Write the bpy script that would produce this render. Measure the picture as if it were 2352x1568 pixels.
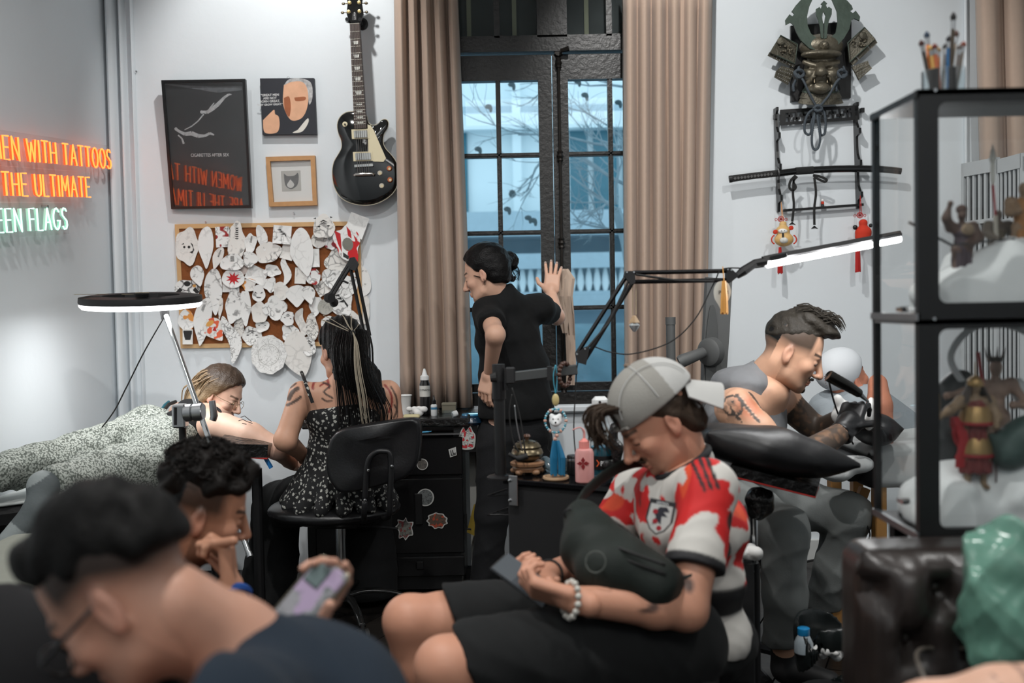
import bpy,math,random
import numpy as np
from mathutils import Vector,Matrix

for o in list(bpy.data.objects): bpy.data.objects.remove(o)
random.seed(7); rng = np.random.default_rng(7)
SC = bpy.context.scene
COL = SC.collection
PI = math.pi

# ---------------------------------------------------------------- camera
W_PX,H_PX,F_PX = 2352,1568,2290.0
CAM = Vector((0,0,1.30))
PITCH,ROLL = math.radians(-2.1),math.radians(1.1)
CAMROT = Matrix.Rotation(PI/2 + PITCH,3,'X') @ Matrix.Rotation(-ROLL,3,'Z')
cd = bpy.data.cameras.new('camera'); cam = bpy.data.objects.new('camera',cd); COL.objects.link(cam)
cam.location = CAM; cam.rotation_euler = CAMROT.to_euler()
cd.sensor_width = 36.0; cd.lens = 36.0*F_PX/W_PX; cd.clip_start = 0.05
cd.dof.use_dof = True; cd.dof.focus_distance = 4.0; cd.dof.aperture_fstop = 2.2
SC.camera = cam

def P(px,py,Y):
    """world point seen at photo pixel (px,py) standing at depth Y (metres in front of the camera)"""
    d = CAMROT @ Vector(((px-W_PX/2)/F_PX,(H_PX/2-py)/F_PX,-1.0))
    return CAM + d*(Y/d.y)
def M(Y): return Y/F_PX      # metres per pixel at depth Y

# ---------------------------------------------------------------- view, world, lights
vs = SC.view_settings
vs.view_transform = 'Standard'; vs.look = 'None'; vs.gamma = 1.0; vs.use_curve_mapping = False
vs.exposure = -0.22
wd = bpy.data.worlds.new('overcast_sky'); SC.world = wd; wd.use_nodes = True
bg = wd.node_tree.nodes['Background']
bg.inputs[0].default_value = (0.56,0.76,0.88,1); bg.inputs[1].default_value = 2.1
SC.cycles.max_bounces = 8; SC.cycles.transparent_max_bounces = 16
SC.cycles.caustics_reflective = False; SC.cycles.caustics_refractive = False
SC.cycles.sample_clamp_indirect = 3.0

def lamp(name,kind,loc,energy,color=(1,1,1),target=None,size=.3,spot=None,blend=.5,sizey=None):
    l = bpy.data.lights.new(name,kind); o = bpy.data.objects.new(name,l); COL.objects.link(o)
    o.location = loc; l.energy = energy; l.color = color
    if kind == 'AREA':
        l.shape = 'DISK' if sizey is None else 'RECTANGLE'; l.size = size
        if sizey: l.size_y = sizey
    if kind == 'SPOT':
        l.spot_size = math.radians(spot); l.spot_blend = blend; l.shadow_soft_size = size
    if kind == 'POINT': l.shadow_soft_size = size
    if target is not None:
        o.rotation_euler = (Vector(target)-Vector(loc)).to_track_quat('-Z','Y').to_euler()
    return o
CEIL = 3.45
# ceiling downlights of the studio (fixtures are built with the ceiling)
DOWNLIGHTS = [((-0.95,4.05),74,(-1.05,4.95,2.45),80),((0.5,3.35),125,(1.35,4.9,1.9),80),
              ((-0.3,1.55),150,(-0.2,2.2,0.5),130),((1.6,2.2),90,(1.9,3.2,0.9),120),((-1.3,2.3),80,(-1.3,3.2,.8),120)]
for i,((x,y),e,t,s) in enumerate(DOWNLIGHTS):
    lamp('ceiling_downlight','SPOT',(x,y,CEIL-.08),e,(1,.985,.96),t,.035,s,.6)

# soft fill light added overhead behind the viewer to brighten the foreground
FILL = ((.4,-.45),(3.6,1.7))
lamp('ceiling_fill_light','AREA',(FILL[0][0],FILL[0][1],CEIL-.04),84,(1,.985,.96),(FILL[0][0],FILL[0][1]+.35,0),FILL[1][0],sizey=FILL[1][1])
# ---------------------------------------------------------------- materials
MATS = {}
def nd(nt,t,**kw):
    n = nt.nodes.new(t)
    for k,v in kw.items():
        if k.startswith('i_'): n.inputs[k[2:].replace('_',' ')].default_value = v
        else: setattr(n,k,v)
    return n
def lk(nt,a,b): nt.links.new(a,b)
def c4(c): return (c[0],c[1],c[2],1)
def srgb(r,g,b):
    f = lambda v: ((v/255+.055)/1.055)**2.4 if v > 10.3 else v/255/12.92
    return (f(r),f(g),f(b))
def mat(name,col,rough=.5,metal=0.,var=.12,scale=18.,bump=0.,bscale=None,emit=None,estr=1.,coat=0.,trans=0.,alpha=1.,spec=.5,sheen=0.,attr=False):
    """procedural principled material: base colour broken up by noise, optional fine relief"""
    if name in MATS: return MATS[name]
    m = bpy.data.materials.new(name); m.use_nodes = True; nt = m.node_tree
    b = nt.nodes['Principled BSDF']
    tc = nd(nt,'ShaderNodeTexCoord')
    nz = nd(nt,'ShaderNodeTexNoise'); nz.inputs['Scale'].default_value = scale; nz.inputs['Detail'].default_value = 4
    lk(nt,tc.outputs['Object'],nz.inputs['Vector'])
    mx = nd(nt,'ShaderNodeMix',data_type='RGBA',blend_type='MULTIPLY')
    mx.inputs[0].default_value = 1.0
    rp = nd(nt,'ShaderNodeMapRange'); rp.inputs['To Min'].default_value = 1-var; rp.inputs['To Max'].default_value = 1+var*.6
    lk(nt,nz.outputs[0],rp.inputs[0])
    cb = nd(nt,'ShaderNodeCombineColor')
    for i in range(3): lk(nt,rp.outputs[0],cb.inputs[i])
    if attr:
        at = nd(nt,'ShaderNodeAttribute',attribute_name='Col'); lk(nt,at.outputs['Color'],mx.inputs[6])
    else: mx.inputs[6].default_value = c4(col)
    lk(nt,cb.outputs[0],mx.inputs[7]); lk(nt,mx.outputs[2],b.inputs['Base Color'])
    b.inputs['Roughness'].default_value = rough; b.inputs['Metallic'].default_value = metal
    b.inputs['Coat Weight'].default_value = coat; b.inputs['Specular IOR Level'].default_value = spec
    b.inputs['Transmission Weight'].default_value = trans; b.inputs['Alpha'].default_value = alpha
    b.inputs['Sheen Weight'].default_value = sheen
    if emit: b.inputs['Emission Color'].default_value = c4(emit); b.inputs['Emission Strength'].default_value = estr
    if bump:
        bn = nd(nt,'ShaderNodeTexNoise'); bn.inputs['Scale'].default_value = bscale or scale*4; bn.inputs['Detail'].default_value = 5
        lk(nt,tc.outputs['Object'],bn.inputs['Vector'])
        bp = nd(nt,'ShaderNodeBump'); bp.inputs['Strength'].default_value = bump; bp.inputs['Distance'].default_value = .01
        lk(nt,bn.outputs[0],bp.inputs['Height']); lk(nt,bp.outputs[0],b.inputs['Normal'])
    MATS[name] = m; return m
def glass(name,tint=(.97,.99,.99),rough=.02,ior=1.45,amount=1.0):
    """thin pane: clear with fresnel reflection"""
    if name in MATS: return MATS[name]
    m = bpy.data.materials.new(name); m.use_nodes = True; nt = m.node_tree
    for n in list(nt.nodes): nt.nodes.remove(n)
    out = nd(nt,'ShaderNodeOutputMaterial'); t = nd(nt,'ShaderNodeBsdfTransparent'); t.inputs[0].default_value = c4(tint)
    g = nd(nt,'ShaderNodeBsdfGlossy'); g.inputs['Roughness'].default_value = rough; g.inputs['Color'].default_value = (1,1,1,1)
    lw = nd(nt,'ShaderNodeLayerWeight'); lw.inputs['Blend'].default_value = .5
    pw_ = nd(nt,'ShaderNodeMath',operation='POWER'); pw_.inputs[1].default_value = 5; lk(nt,lw.outputs['Facing'],pw_.inputs[0])
    f0 = ((ior-1)/(ior+1))**2
    mu = nd(nt,'ShaderNodeMath',operation='MULTIPLY_ADD'); mu.inputs[1].default_value = (1-f0)*amount; mu.inputs[2].default_value = f0*amount; mu.use_clamp = True; lk(nt,pw_.outputs[0],mu.inputs[0])
    mx = nd(nt,'ShaderNodeMixShader'); lk(nt,mu.outputs[0],mx.inputs[0]); lk(nt,t.outputs[0],mx.inputs[1]); lk(nt,g.outputs[0],mx.inputs[2])
    lk(nt,mx.outputs[0],out.inputs[0]); MATS[name] = m; return m
def emitter(name,col,s):
    if name in MATS: return MATS[name]
    m = bpy.data.materials.new(name); m.use_nodes = True; nt = m.node_tree
    b = nt.nodes['Principled BSDF']; b.inputs['Base Color'].default_value = c4(col)
    b.inputs['Emission Color'].default_value = c4(col); b.inputs['Emission Strength'].default_value = s
    MATS[name] = m; return m
def lineart(name,base=(.86,.86,.84),ink=(.12,.12,.12),scale=30.,amount=.5,accent=None,seed=0.,rough=.6,dens=.5,dist=.9,alpha_hair=False):
    """printed line drawing: distorted voronoi edges in patches, optional second ink"""
    if name in MATS: return MATS[name]
    m = bpy.data.materials.new(name); m.use_nodes = True; nt = m.node_tree
    b = nt.nodes['Principled BSDF']; b.inputs['Roughness'].default_value = rough
    tc = nd(nt,'ShaderNodeTexCoord'); mp = nd(nt,'ShaderNodeMapping'); mp.inputs['Location'].default_value = (seed,seed*1.7,seed*.3)
    lk(nt,tc.outputs['Object'],mp.inputs[0])
    n1 = nd(nt,'ShaderNodeTexNoise'); n1.inputs['Scale'].default_value = scale*.6; n1.inputs['Detail'].default_value = 2
    lk(nt,mp.outputs[0],n1.inputs['Vector'])
    va = nd(nt,'ShaderNodeMix',data_type='VECTOR'); va.inputs[0].default_value = .08*dist
    lk(nt,mp.outputs[0],va.inputs[4]); lk(nt,n1.outputs['Color'],va.inputs[5])
    vo = nd(nt,'ShaderNodeTexVoronoi',feature='DISTANCE_TO_EDGE'); vo.inputs['Scale'].default_value = scale
    lk(nt,va.outputs[1],vo.inputs['Vector'])
    l1 = nd(nt,'ShaderNodeMapRange'); l1.inputs['From Min'].default_value = .02; l1.inputs['From Max'].default_value = .09
    l1.inputs['To Min'].default_value = 1; l1.inputs['To Max'].default_value = 0; lk(nt,vo.outputs['Distance'],l1.inputs[0])
    n2 = nd(nt,'ShaderNodeTexNoise'); n2.inputs['Scale'].default_value = scale*.45; n2.inputs['Detail'].default_value = 3
    lk(nt,mp.outputs[0],n2.inputs['Vector'])
    l2 = nd(nt,'ShaderNodeMapRange'); l2.inputs['From Min'].default_value = dens; l2.inputs['From Max'].default_value = dens+.1
    lk(nt,n2.outputs[0],l2.inputs[0])
    mu = nd(nt,'ShaderNodeMath',operation='MULTIPLY'); lk(nt,l1.outputs[0],mu.inputs[0]); lk(nt,l2.outputs[0],mu.inputs[1])
    n3 = nd(nt,'ShaderNodeTexNoise'); n3.inputs['Scale'].default_value = scale*1.3; n3.inputs['Detail'].default_value = 4; lk(nt,va.outputs[1],n3.inputs['Vector'])
    l3 = nd(nt,'ShaderNodeMapRange'); l3.inputs['From Min'].default_value = .60; l3.inputs['From Max'].default_value = .68; lk(nt,n3.outputs[0],l3.inputs[0])
    ad = nd(nt,'ShaderNodeMath',operation='MAXIMUM'); lk(nt,mu.outputs[0],ad.inputs[0]); lk(nt,l3.outputs[0],ad.inputs[1])
    am = nd(nt,'ShaderNodeMath',operation='MULTIPLY'); am.inputs[1].default_value = amount; lk(nt,ad.outputs[0],am.inputs[0])
    mx = nd(nt,'ShaderNodeMix',data_type='RGBA'); mx.inputs[6].default_value = c4(base); mx.inputs[7].default_value = c4(ink)
    lk(nt,am.outputs[0],mx.inputs[0]); last = mx.outputs[2]
    if accent:
        n4 = nd(nt,'ShaderNodeTexNoise'); n4.inputs['Scale'].default_value = scale*.7; n4.inputs['Detail'].default_value = 1
        mp2 = nd(nt,'ShaderNodeMapping'); mp2.inputs['Location'].default_value = (seed+4,2,9); lk(nt,tc.outputs['Object'],mp2.inputs[0]); lk(nt,mp2.outputs[0],n4.inputs['Vector'])
        l4 = nd(nt,'ShaderNodeMapRange'); l4.inputs['From Min'].default_value = .54; l4.inputs['From Max'].default_value = .57; lk(nt,n4.outputs[0],l4.inputs[0])
        m2 = nd(nt,'ShaderNodeMix',data_type='RGBA'); m2.inputs[7].default_value = c4(accent); lk(nt,last,m2.inputs[6]); lk(nt,l4.outputs[0],m2.inputs[0]); last = m2.outputs[2]
    lk(nt,last,b.inputs['Base Color']); MATS[name] = m; return m

# ---------------------------------------------------------------- mesh builder
def V(*a): return Vector(a if len(a) > 1 else a[0])
def frame(d,up=(0,0,1)):
    d = V(d).normalized(); u = V(up)
    if abs(d.dot(u)) > .98: u = V(1,0,0) if abs(d.x) < .9 else V(0,1,0)
    r = d.cross(u).normalized(); u = r.cross(d).normalized()
    return d,r,u
class MB:
    def __init__(s): s.v = []; s.f = []
    def add(s,vs,fs):
        n = len(s.v); s.v += [tuple(x) for x in vs]; s.f += [tuple(i+n for i in f) for f in fs]; return s
    def box(s,c,size,R=None,bev=0.):
        hx,hy,hz = [x/2 for x in size]; c = V(c)
        if bev <= 0:
            vs = [(x,y,z) for x in (-hx,hx) for y in (-hy,hy) for z in (-hz,hz)]
            fs = [(0,1,3,2),(4,6,7,5),(0,4,5,1),(2,3,7,6),(0,2,6,4),(1,5,7,3)]
        else:
            b = min(bev,hx*.95,hy*.95,hz*.95); vs = []; idx = {}
            for ix in (-1,1):
                for iy in (-1,1):
                    for iz in (-1,1):
                        for k in range(3):
                            h = [hx-b,hy-b,hz-b]; h[k] = (hx,hy,hz)[k]
                            idx[ix,iy,iz,k] = len(vs); vs.append((ix*h[0],iy*h[1],iz*h[2]))
            fs = []
            sg = (-1,1)
            for k in range(3):
                a,b2 = [(1,2),(2,0),(0,1)][k]
                for d in sg:
                    q = []
                    for (p,r) in ((-1,-1),(1,-1),(1,1),(-1,1)):
                        t = [0,0,0]; t[k] = d; t[a] = p; t[b2] = r; q.append(idx[t[0],t[1],t[2],k])
                    fs.append(q if d > 0 else q[::-1])
                for p in sg:
                    for r in sg:
                        q = []
                        for d,kk in ((-1,a),(-1,b2),(1,b2),(1,a)):
                            t = [0,0,0]; t[k] = d; t[a] = p; t[b2] = r; q.append(idx[t[0],t[1],t[2],kk])
                        fs.append(q if p*r < 0 else q[::-1])
            for ix in sg:
                for iy in sg:
                    for iz in sg:
                        q = [idx[ix,iy,iz,k] for k in range(3)]; fs.append(q if ix*iy*iz > 0 else q[::-1])
        vs = [V(v) for v in vs]
        if R is not None: vs = [R @ v for v in vs]
        return s.add([v+c for v in vs],fs)
    def tube(s,pts,r,n=8,cap=True,closed=False,flat=1.0,up=(0,0,1)):
        pts = [V(p) for p in pts]; m = len(pts)
        rs = r if hasattr(r,'__len__') else [r]*m
        rings = []; prev = None
        for i in range(m):
            a = pts[i-1] if (i > 0 or closed) else pts[i]; b = pts[(i+1) % m] if (i < m-1 or closed) else pts[i]
            t = (b-a); t = t.normalized() if t.length > 1e-9 else V(0,0,1)
            if prev is None: _,rr,uu = frame(t,up)
            else:
                rr = prev - t*prev.dot(t)
                rr = rr.normalized() if rr.length > 1e-6 else frame(t,up)[1]
                uu = rr.cross(t).normalized()
            prev = rr
            rings.append([pts[i] + rr*(math.cos(2*PI*k/n)*rs[i]) + uu*(math.sin(2*PI*k/n)*rs[i]*flat) for k in range(n)])
        vs = [v for g in rings for v in g]; fs = []
        for i in range(m if closed else m-1):
            j = (i+1) % m
            for k in range(n):
                k2 = (k+1) % n; fs.append((i*n+k,i*n+k2,j*n+k2,j*n+k))
        if cap and not closed: fs += [tuple(range(n))[::-1],tuple((m-1)*n+k for k in range(n))]
        return s.add(vs,fs)
    def cyl(s,a,b,r,r2=None,n=16): return s.tube([a,b],[r,r if r2 is None else r2],n)
    def lathe(s,c,prof,n=24,axis=(0,0,1),sx=1.,up=(0,1,0)):
        d,r,u = frame(axis,up); c = V(c); vs = []; fs = []; m = len(prof)
        for (rad,h) in prof:
            rad = max(rad,1e-5)
            for k in range(n):
                a = 2*PI*k/n; vs.append(c + d*h + r*(math.cos(a)*rad*sx) + u*(math.sin(a)*rad))
        for i in range(m-1):
            for k in range(n):
                k2 = (k+1) % n; fs.append((i*n+k,i*n+k2,(i+1)*n+k2,(i+1)*n+k))
        fs += [tuple(range(n))[::-1],tuple((m-1)*n+k for k in range(n))]
        return s.add(vs,fs)
    def prism(s,poly,o,ux,uy,th):
        """extrude a 2D outline: o + x*ux + y*uy, thickness th along ux x uy"""
        o,ux,uy = V(o),V(ux),V(uy); nz = ux.cross(uy).normalized()*th; n = len(poly)
        a = [o+ux*x+uy*y for x,y in poly]; b = [p+nz for p in a]
        fs = [tuple(range(n))[::-1],tuple(range(n,2*n))] + [(i,(i+1) % n,n+(i+1) % n,n+i) for i in range(n)]
        return s.add(a+b,fs)
    def grid(s,rows,th=0.,closed=False):
        """surface through rows of points, optional thickness along averaged normals"""
        nr,nc = len(rows),len(rows[0]); vs = [V(p) for r in rows for p in r]
        fs = [(i*nc+j,i*nc+j+1,(i+1)*nc+j+1,(i+1)*nc+j) for i in range(nr-1) for j in range(nc-1)]
        if closed: fs += [(i*nc+nc-1,i*nc,(i+1)*nc,(i+1)*nc+nc-1) for i in range(nr-1)]
        if th:
            nrm = [V(0,0,0) for _ in vs]
            for f in fs:
                k = (vs[f[2]]-vs[f[0]]).cross(vs[f[3]]-vs[f[1]])
                for i in f: nrm[i] += k
            n = len(vs); back = [v - (k.normalized() if k.length > 1e-12 else V(0,0,1))*th for v,k in zip(vs,nrm)]
            from collections import Counter
            ed = Counter()
            for f in fs:
                for q in range(4): ed[tuple(sorted((f[q],f[(q+1) % 4])))] += 1
            side = []
            for f in fs:
                for q in range(4):
                    a,b = f[q],f[(q+1) % 4]
                    if ed[tuple(sorted((a,b)))] == 1: side.append((b,a,a+n,b+n))
            fs = fs + [tuple(i+n for i in f[::-1]) for f in fs] + side; vs = vs+back
        return s.add(vs,fs)
    def ball(s,c,r,n=12,m=8,R=None):
        r = r if hasattr(r,'__len__') else (r,r,r); vs = []; fs = []; c = V(c)
        for i in range(1,m):
            for k in range(n):
                t = PI*i/m; a = 2*PI*k/n
                p = V(r[0]*math.sin(t)*math.cos(a),r[1]*math.sin(t)*math.sin(a),r[2]*math.cos(t))
                vs.append(c+(R @ p if R is not None else p))
        top = V(0,0,r[2]); bot = V(0,0,-r[2])
        vs += [c+(R @ top if R is not None else top),c+(R @ bot if R is not None else bot)]
        T = (m-1)*n; B = T+1
        for i in range(m-2):
            for k in range(n): fs.append((i*n+k,(i+1)*n+k,(i+1)*n+(k+1) % n,i*n+(k+1) % n))
        for k in range(n):
            fs.append((T,k,(k+1) % n)); fs.append((B,(m-2)*n+(k+1) % n,(m-2)*n+k))
        return s.add(vs,fs)

def root_loc(o):
    p = V(0,0,0)
    while o is not None: p += o.location; o = o.parent
    return p
def link_mesh(name,me,m,parent=None,smooth=True):
    o = bpy.data.objects.new(name,me); COL.objects.link(o)
    if m is not None: me.materials.append(m)
    if smooth:
        me.shade_smooth() if smooth is True else None
    if parent is not None: o.parent = parent
    return o
def obj(name,mb,m,parent=None,smooth=False,origin=None):
    """ONE mesh object from a builder holding world coordinates"""
    vs = mb.v; base = root_loc(parent) if parent is not None else V(0,0,0)
    loc = V(0,0,0)
    if parent is None:
        if origin is None:
            a = np.array(vs); origin = V((a[:,0].min()+a[:,0].max())/2,(a[:,1].min()+a[:,1].max())/2,a[:,2].min())
        loc = V(origin); base = loc
    me = bpy.data.meshes.new(name); me.from_pydata([(x-base.x,y-base.y,z-base.z) for x,y,z in vs],[],mb.f); me.update()
    o = link_mesh(name,me,m,parent,False); o.location = loc
    if smooth:
        me.shade_smooth()
        if smooth != 'all':
            try: me.set_sharp_from_angle(angle=math.radians(40))
            except Exception: pass
    return o
def tag(o,label,cat,group=None):
    o['label'] = label; o['category'] = cat
    if group: o['group'] = group
    return o
def thing(name,label,cat,loc=(0,0,0),group=None):
    o = bpy.data.objects.new(name,None); COL.objects.link(o); o.location = loc; o.empty_display_size = .05
    return tag(o,label,cat,group)
def struct(o,label=None):
    o['kind'] = 'structure'
    if label: o['label'] = label
    return o
def arc(c,r,a0,a1,n,ux=(1,0,0),uy=(0,0,1),ry=None):
    c,ux,uy = V(c),V(ux),V(uy); ry = r if ry is None else ry
    return [c + ux*(r*math.cos(a0+(a1-a0)*i/(n-1))) + uy*(ry*math.sin(a0+(a1-a0)*i/(n-1))) for i in range(n)]
def spline(pts,n=8):
    pts = [V(p) for p in pts]; out = []
    for i in range(len(pts)-1):
        p0 = pts[max(i-1,0)]; p1 = pts[i]; p2 = pts[i+1]; p3 = pts[min(i+2,len(pts)-1)]
        for k in range(n):
            t = k/n
            out.append(.5*((2*p1)+(p2-p0)*t+(2*p0-5*p1+4*p2-p3)*t*t+(3*p1-p0-3*p2+p3)*t**3))
    out.append(pts[-1]); return out
def text_mesh(body,size,o,ux,uy,th=.001,align='LEFT',sx=1.0,bold=0.):
    """lettering as real mesh: baseline origin o, reading direction ux, up uy"""
    cu = bpy.data.curves.new('lettering','FONT'); cu.body = body; cu.size = size; cu.align_x = align; cu.extrude = th; cu.resolution_u = 3; cu.offset = bold
    t = bpy.data.objects.new('lettering',cu); COL.objects.link(t)
    dg = bpy.context.evaluated_depsgraph_get(); me = t.evaluated_get(dg).to_mesh()
    o,ux,uy = V(o),V(ux).normalized(),V(uy).normalized(); uz = ux.cross(uy)
    mb = MB(); mb.add([o+ux*(v.co.x*sx)+uy*v.co.y+uz*v.co.z for v in me.vertices],[tuple(p.vertices) for p in me.polygons])
    t.evaluated_get(dg).to_mesh_clear(); bpy.data.objects.remove(t); bpy.data.curves.remove(cu)
    return mb

# ---------------------------------------------------------------- organic bodies: smooth-blended solids meshed on a grid
def na(p): return np.array(tuple(p),float)
class SDF:
    def __init__(s,k=.02): s.p = []; s.k = k
    def cap(s,a,b,ra,rb=None,k=None,col=None,sub=False):
        s.p.append(('c',na(a),na(b),ra,ra if rb is None else rb,s.k if k is None else k,col,sub)); return s
    def chain(s,pts,rs,k=None,col=None):
        for i in range(len(pts)-1): s.cap(pts[i],pts[i+1],rs[i],rs[i+1],k,col)
        return s
    def ell(s,c,r,R=None,k=None,col=None,sub=False):
        r = np.array(r if hasattr(r,'__len__') else (r,)*3,float)
        s.p.append(('e',na(c),r,None if R is None else np.array(R),None,s.k if k is None else k,col,sub)); return s
    def box(s,c,h,R=None,rad=.01,k=None,col=None,sub=False):
        s.p.append(('b',na(c),np.array(h,float),None if R is None else np.array(R),rad,s.k if k is None else k,col,sub)); return s
    def cut(s,p,n,k=.004):
        n = na(n); s.p.append(('h',na(p),n/np.linalg.norm(n),None,None,k,None,True)); return s
    def trim(s,p,n,r=.11,L=.10):
        """cut away only the local stub beyond p along n (sleeve ends, hems)"""
        n = V(n).normalized(); d,a,b = frame(n); R = Matrix(((a.x,b.x,d.x),(a.y,b.y,d.y),(a.z,b.z,d.z)))
        return s.box(V(p)+n*L,(r,r,L),R,.004,.004,None,True)
    @staticmethod
    def d(q,X):
        t = q[0]
        if t == 'c':
            a,b,ra,rb = q[1:5]; ba = b-a; l2 = max(ba @ ba,1e-12)
            w = X-a; h = np.clip((w @ ba)/l2,0,1)
            return np.linalg.norm(w-h[...,None]*ba,axis=-1)-(ra+(rb-ra)*h)
        if t == 'e':
            w = X-q[1]
            if q[3] is not None: w = w @ q[3]
            r = q[2]; k0 = np.linalg.norm(w/r,axis=-1); k1 = np.linalg.norm(w/(r*r),axis=-1)+1e-9
            return k0*(k0-1)/k1
        if t == 'b':
            w = X-q[1]
            if q[3] is not None: w = w @ q[3]
            e = np.abs(w)-(q[2]-q[4])
            return np.linalg.norm(np.maximum(e,0),axis=-1)+np.minimum(e.max(-1),0)-q[4]
        if t == 'h': return -((X-q[1]) @ q[2])
    def bbox(s,q):
        if q[0] == 'c': return np.minimum(q[1]-q[3],q[2]-q[4]),np.maximum(q[1]+q[3],q[2]+q[4])
        if q[0] == 'e':
            R = np.eye(3) if q[3] is None else q[3]; e = np.sqrt(((R*q[2])**2).sum(1)); return q[1]-e,q[1]+e
        if q[0] == 'b':
            R = np.eye(3) if q[3] is None else q[3]; e = (np.abs(R)*q[2]).sum(1); return q[1]-e,q[1]+e
    def mesh(s,h,noise=None,paint=None,base=(.5,.5,.5),bounds=None):
        bb = [s.bbox(q) for q in s.p if not q[7]]
        lo = np.min([b[0] for b in bb],0)-3*h; hi = np.max([b[1] for b in bb],0)+3*h
        if bounds is not None: lo = np.maximum(lo,bounds[0]); hi = np.minimum(hi,bounds[1])
        n = np.ceil((hi-lo)/h).astype(int)+1
        F = np.full(n,1.0,np.float32)
        ax = [lo[i]+h*np.arange(n[i]) for i in range(3)]
        for q in s.p:
            k = q[5]
            if q[0] == 'h': i0 = np.zeros(3,int); i1 = n
            else:
                b = s.bbox(q); mg = k+3*h
                i0 = np.clip(np.floor((b[0]-mg-lo)/h).astype(int),0,n); i1 = np.clip(np.ceil((b[1]+mg-lo)/h).astype(int)+1,0,n)
            if (i1-i0).min() <= 0: continue
            sl = tuple(slice(i0[i],i1[i]) for i in range(3))
            X = np.stack(np.meshgrid(*[ax[i][sl[i]] for i in range(3)],indexing='ij'),-1)
            D = s.d(q,X); G = F[sl]
            if q[7]:
                D = -D
                if k > 0: t = np.maximum(k-np.abs(G-D),0)/k; F[sl] = np.maximum(G,D)+t*t*k*.25
                else: F[sl] = np.maximum(G,D)
            else:
                if k > 0: t = np.maximum(k-np.abs(G-D),0)/k; F[sl] = np.minimum(G,D)-t*t*k*.25
                else: F[sl] = np.minimum(G,D)
        if noise is not None:
            X = np.stack(np.meshgrid(*ax,indexing='ij'),-1); msk = np.abs(F) < .05
            F[msk] += noise(X[msk]).astype(np.float32)
        v,f = surface_nets(F,lo,h)
        if len(v) == 0: return v,f,np.zeros((0,3))
        col = np.tile(np.array(base,float),(len(v),1))
        cps = [q for q in s.p if not q[7]]
        if any(q[6] is not None for q in cps):
            best = np.full(len(v),9.)
            for q in cps:
                D = s.d(q,v); mk = D < best; best[mk] = D[mk]
                col[mk] = np.array(q[6] if q[6] is not None else base,float)
        if paint is not None: col = paint(v,col)
        return v,f,col
def surface_nets(F,lo,h):
    ins = F < 0
    nx,ny,nz = [k-1 for k in F.shape]
    cnt = np.zeros((nx,ny,nz),np.int8)
    for a in (0,1):
        for b in (0,1):
            for c in (0,1): cnt += ins[a:a+nx,b:b+ny,c:c+nz]
    act = (cnt > 0) & (cnt < 8); idx = np.argwhere(act)
    if len(idx) == 0: return np.zeros((0,3)),[]
    cid = np.full(act.shape,-1,np.int64); cid[act] = np.arange(len(idx))
    cor = [(a,b,c) for a in (0,1) for b in (0,1) for c in (0,1)]
    val = {c: F[idx[:,0]+c[0],idx[:,1]+c[1],idx[:,2]+c[2]] for c in cor}
    acc = np.zeros((len(idx),3)); num = np.zeros(len(idx))
    for c in cor:
        for ax in range(3):
            if c[ax] == 0:
                e = list(c); e[ax] = 1; e = tuple(e); A,B = val[c],val[e]; m = (A < 0) != (B < 0)
                t = np.where(m,A/np.where(m,A-B,1),0)
                p = np.tile(np.array(c,float),(len(idx),1)); p[:,ax] = t
                acc[m] += p[m]; num[m] += 1
    v = lo+h*(idx+acc/num[:,None])
    fs = []
    for ax in range(3):
        o1,o2 = [(1,2),(2,0),(0,1)][ax]
        sl0 = [slice(None)]*3; sl1 = [slice(None)]*3; sl0[ax] = slice(0,-1); sl1[ax] = slice(1,None)
        A,B = ins[tuple(sl0)],ins[tuple(sl1)]
        for flip,m in ((False,A & ~B),(True,~A & B)):
            e = np.argwhere(m); e = e[(e[:,o1] > 0) & (e[:,o2] > 0) & (e[:,o1] < F.shape[o1]-1) & (e[:,o2] < F.shape[o2]-1)]
            if len(e) == 0: continue
            def cell(d1,d2):
                k = e.copy(); k[:,o1] -= d1; k[:,o2] -= d2; return cid[k[:,0],k[:,1],k[:,2]]
            q = np.stack([cell(1,1),cell(0,1),cell(0,0),cell(1,0)],1)
            fs.append(q[:,::-1] if flip else q)
    f = np.concatenate(fs); f = f[(f >= 0).all(1)]
    return v,f
def waves(seed,n=7,freq=(8,40),amp=.004,aniso=(1,1,1)):
    r = np.random.default_rng(seed); ks = r.normal(size=(n,3)); ks /= np.linalg.norm(ks,axis=1)[:,None]
    fr = np.exp(r.uniform(np.log(freq[0]),np.log(freq[1]),n)); ph = r.uniform(0,6.28,n); ks = ks*fr[:,None]*np.array(aniso)
    def f(X):
        s = 0
        for i in range(n): s = s+np.sin(X @ ks[i]+ph[i])*(freq[0]/fr[i])**.5
        return amp*s/n**.5
    return f
def folds(seed,freq=(8,30),amp=.008,n=5):
    """sharp cloth creases: ridged warped waves"""
    w1 = waves(seed,5,(freq[0]*.5,freq[1]*.5),1.3); r = np.random.default_rng(seed+1); ks = r.normal(size=(n,3)); ks /= np.linalg.norm(ks,axis=1)[:,None]; fr = r.uniform(freq[0],freq[1],n); ph = r.uniform(0,6,n)
    def f(X):
        w = w1(X); s_ = 0
        for i in range(n): s_ = s_+(1-np.abs(np.sin(X @ ks[i]*fr[i]+ph[i]+w)))**3*(freq[0]/fr[i])**.6
        return amp*(.35-s_/n**.5)
    return f
def PX(v):
    """photo pixels of world points (for placing prints when building)"""
    q = (np.asarray(v)-na(CAM)) @ np.array(CAMROT); return np.stack([W_PX/2-F_PX*q[:,0]/q[:,2],H_PX/2+F_PX*q[:,1]/q[:,2]],1)
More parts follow.
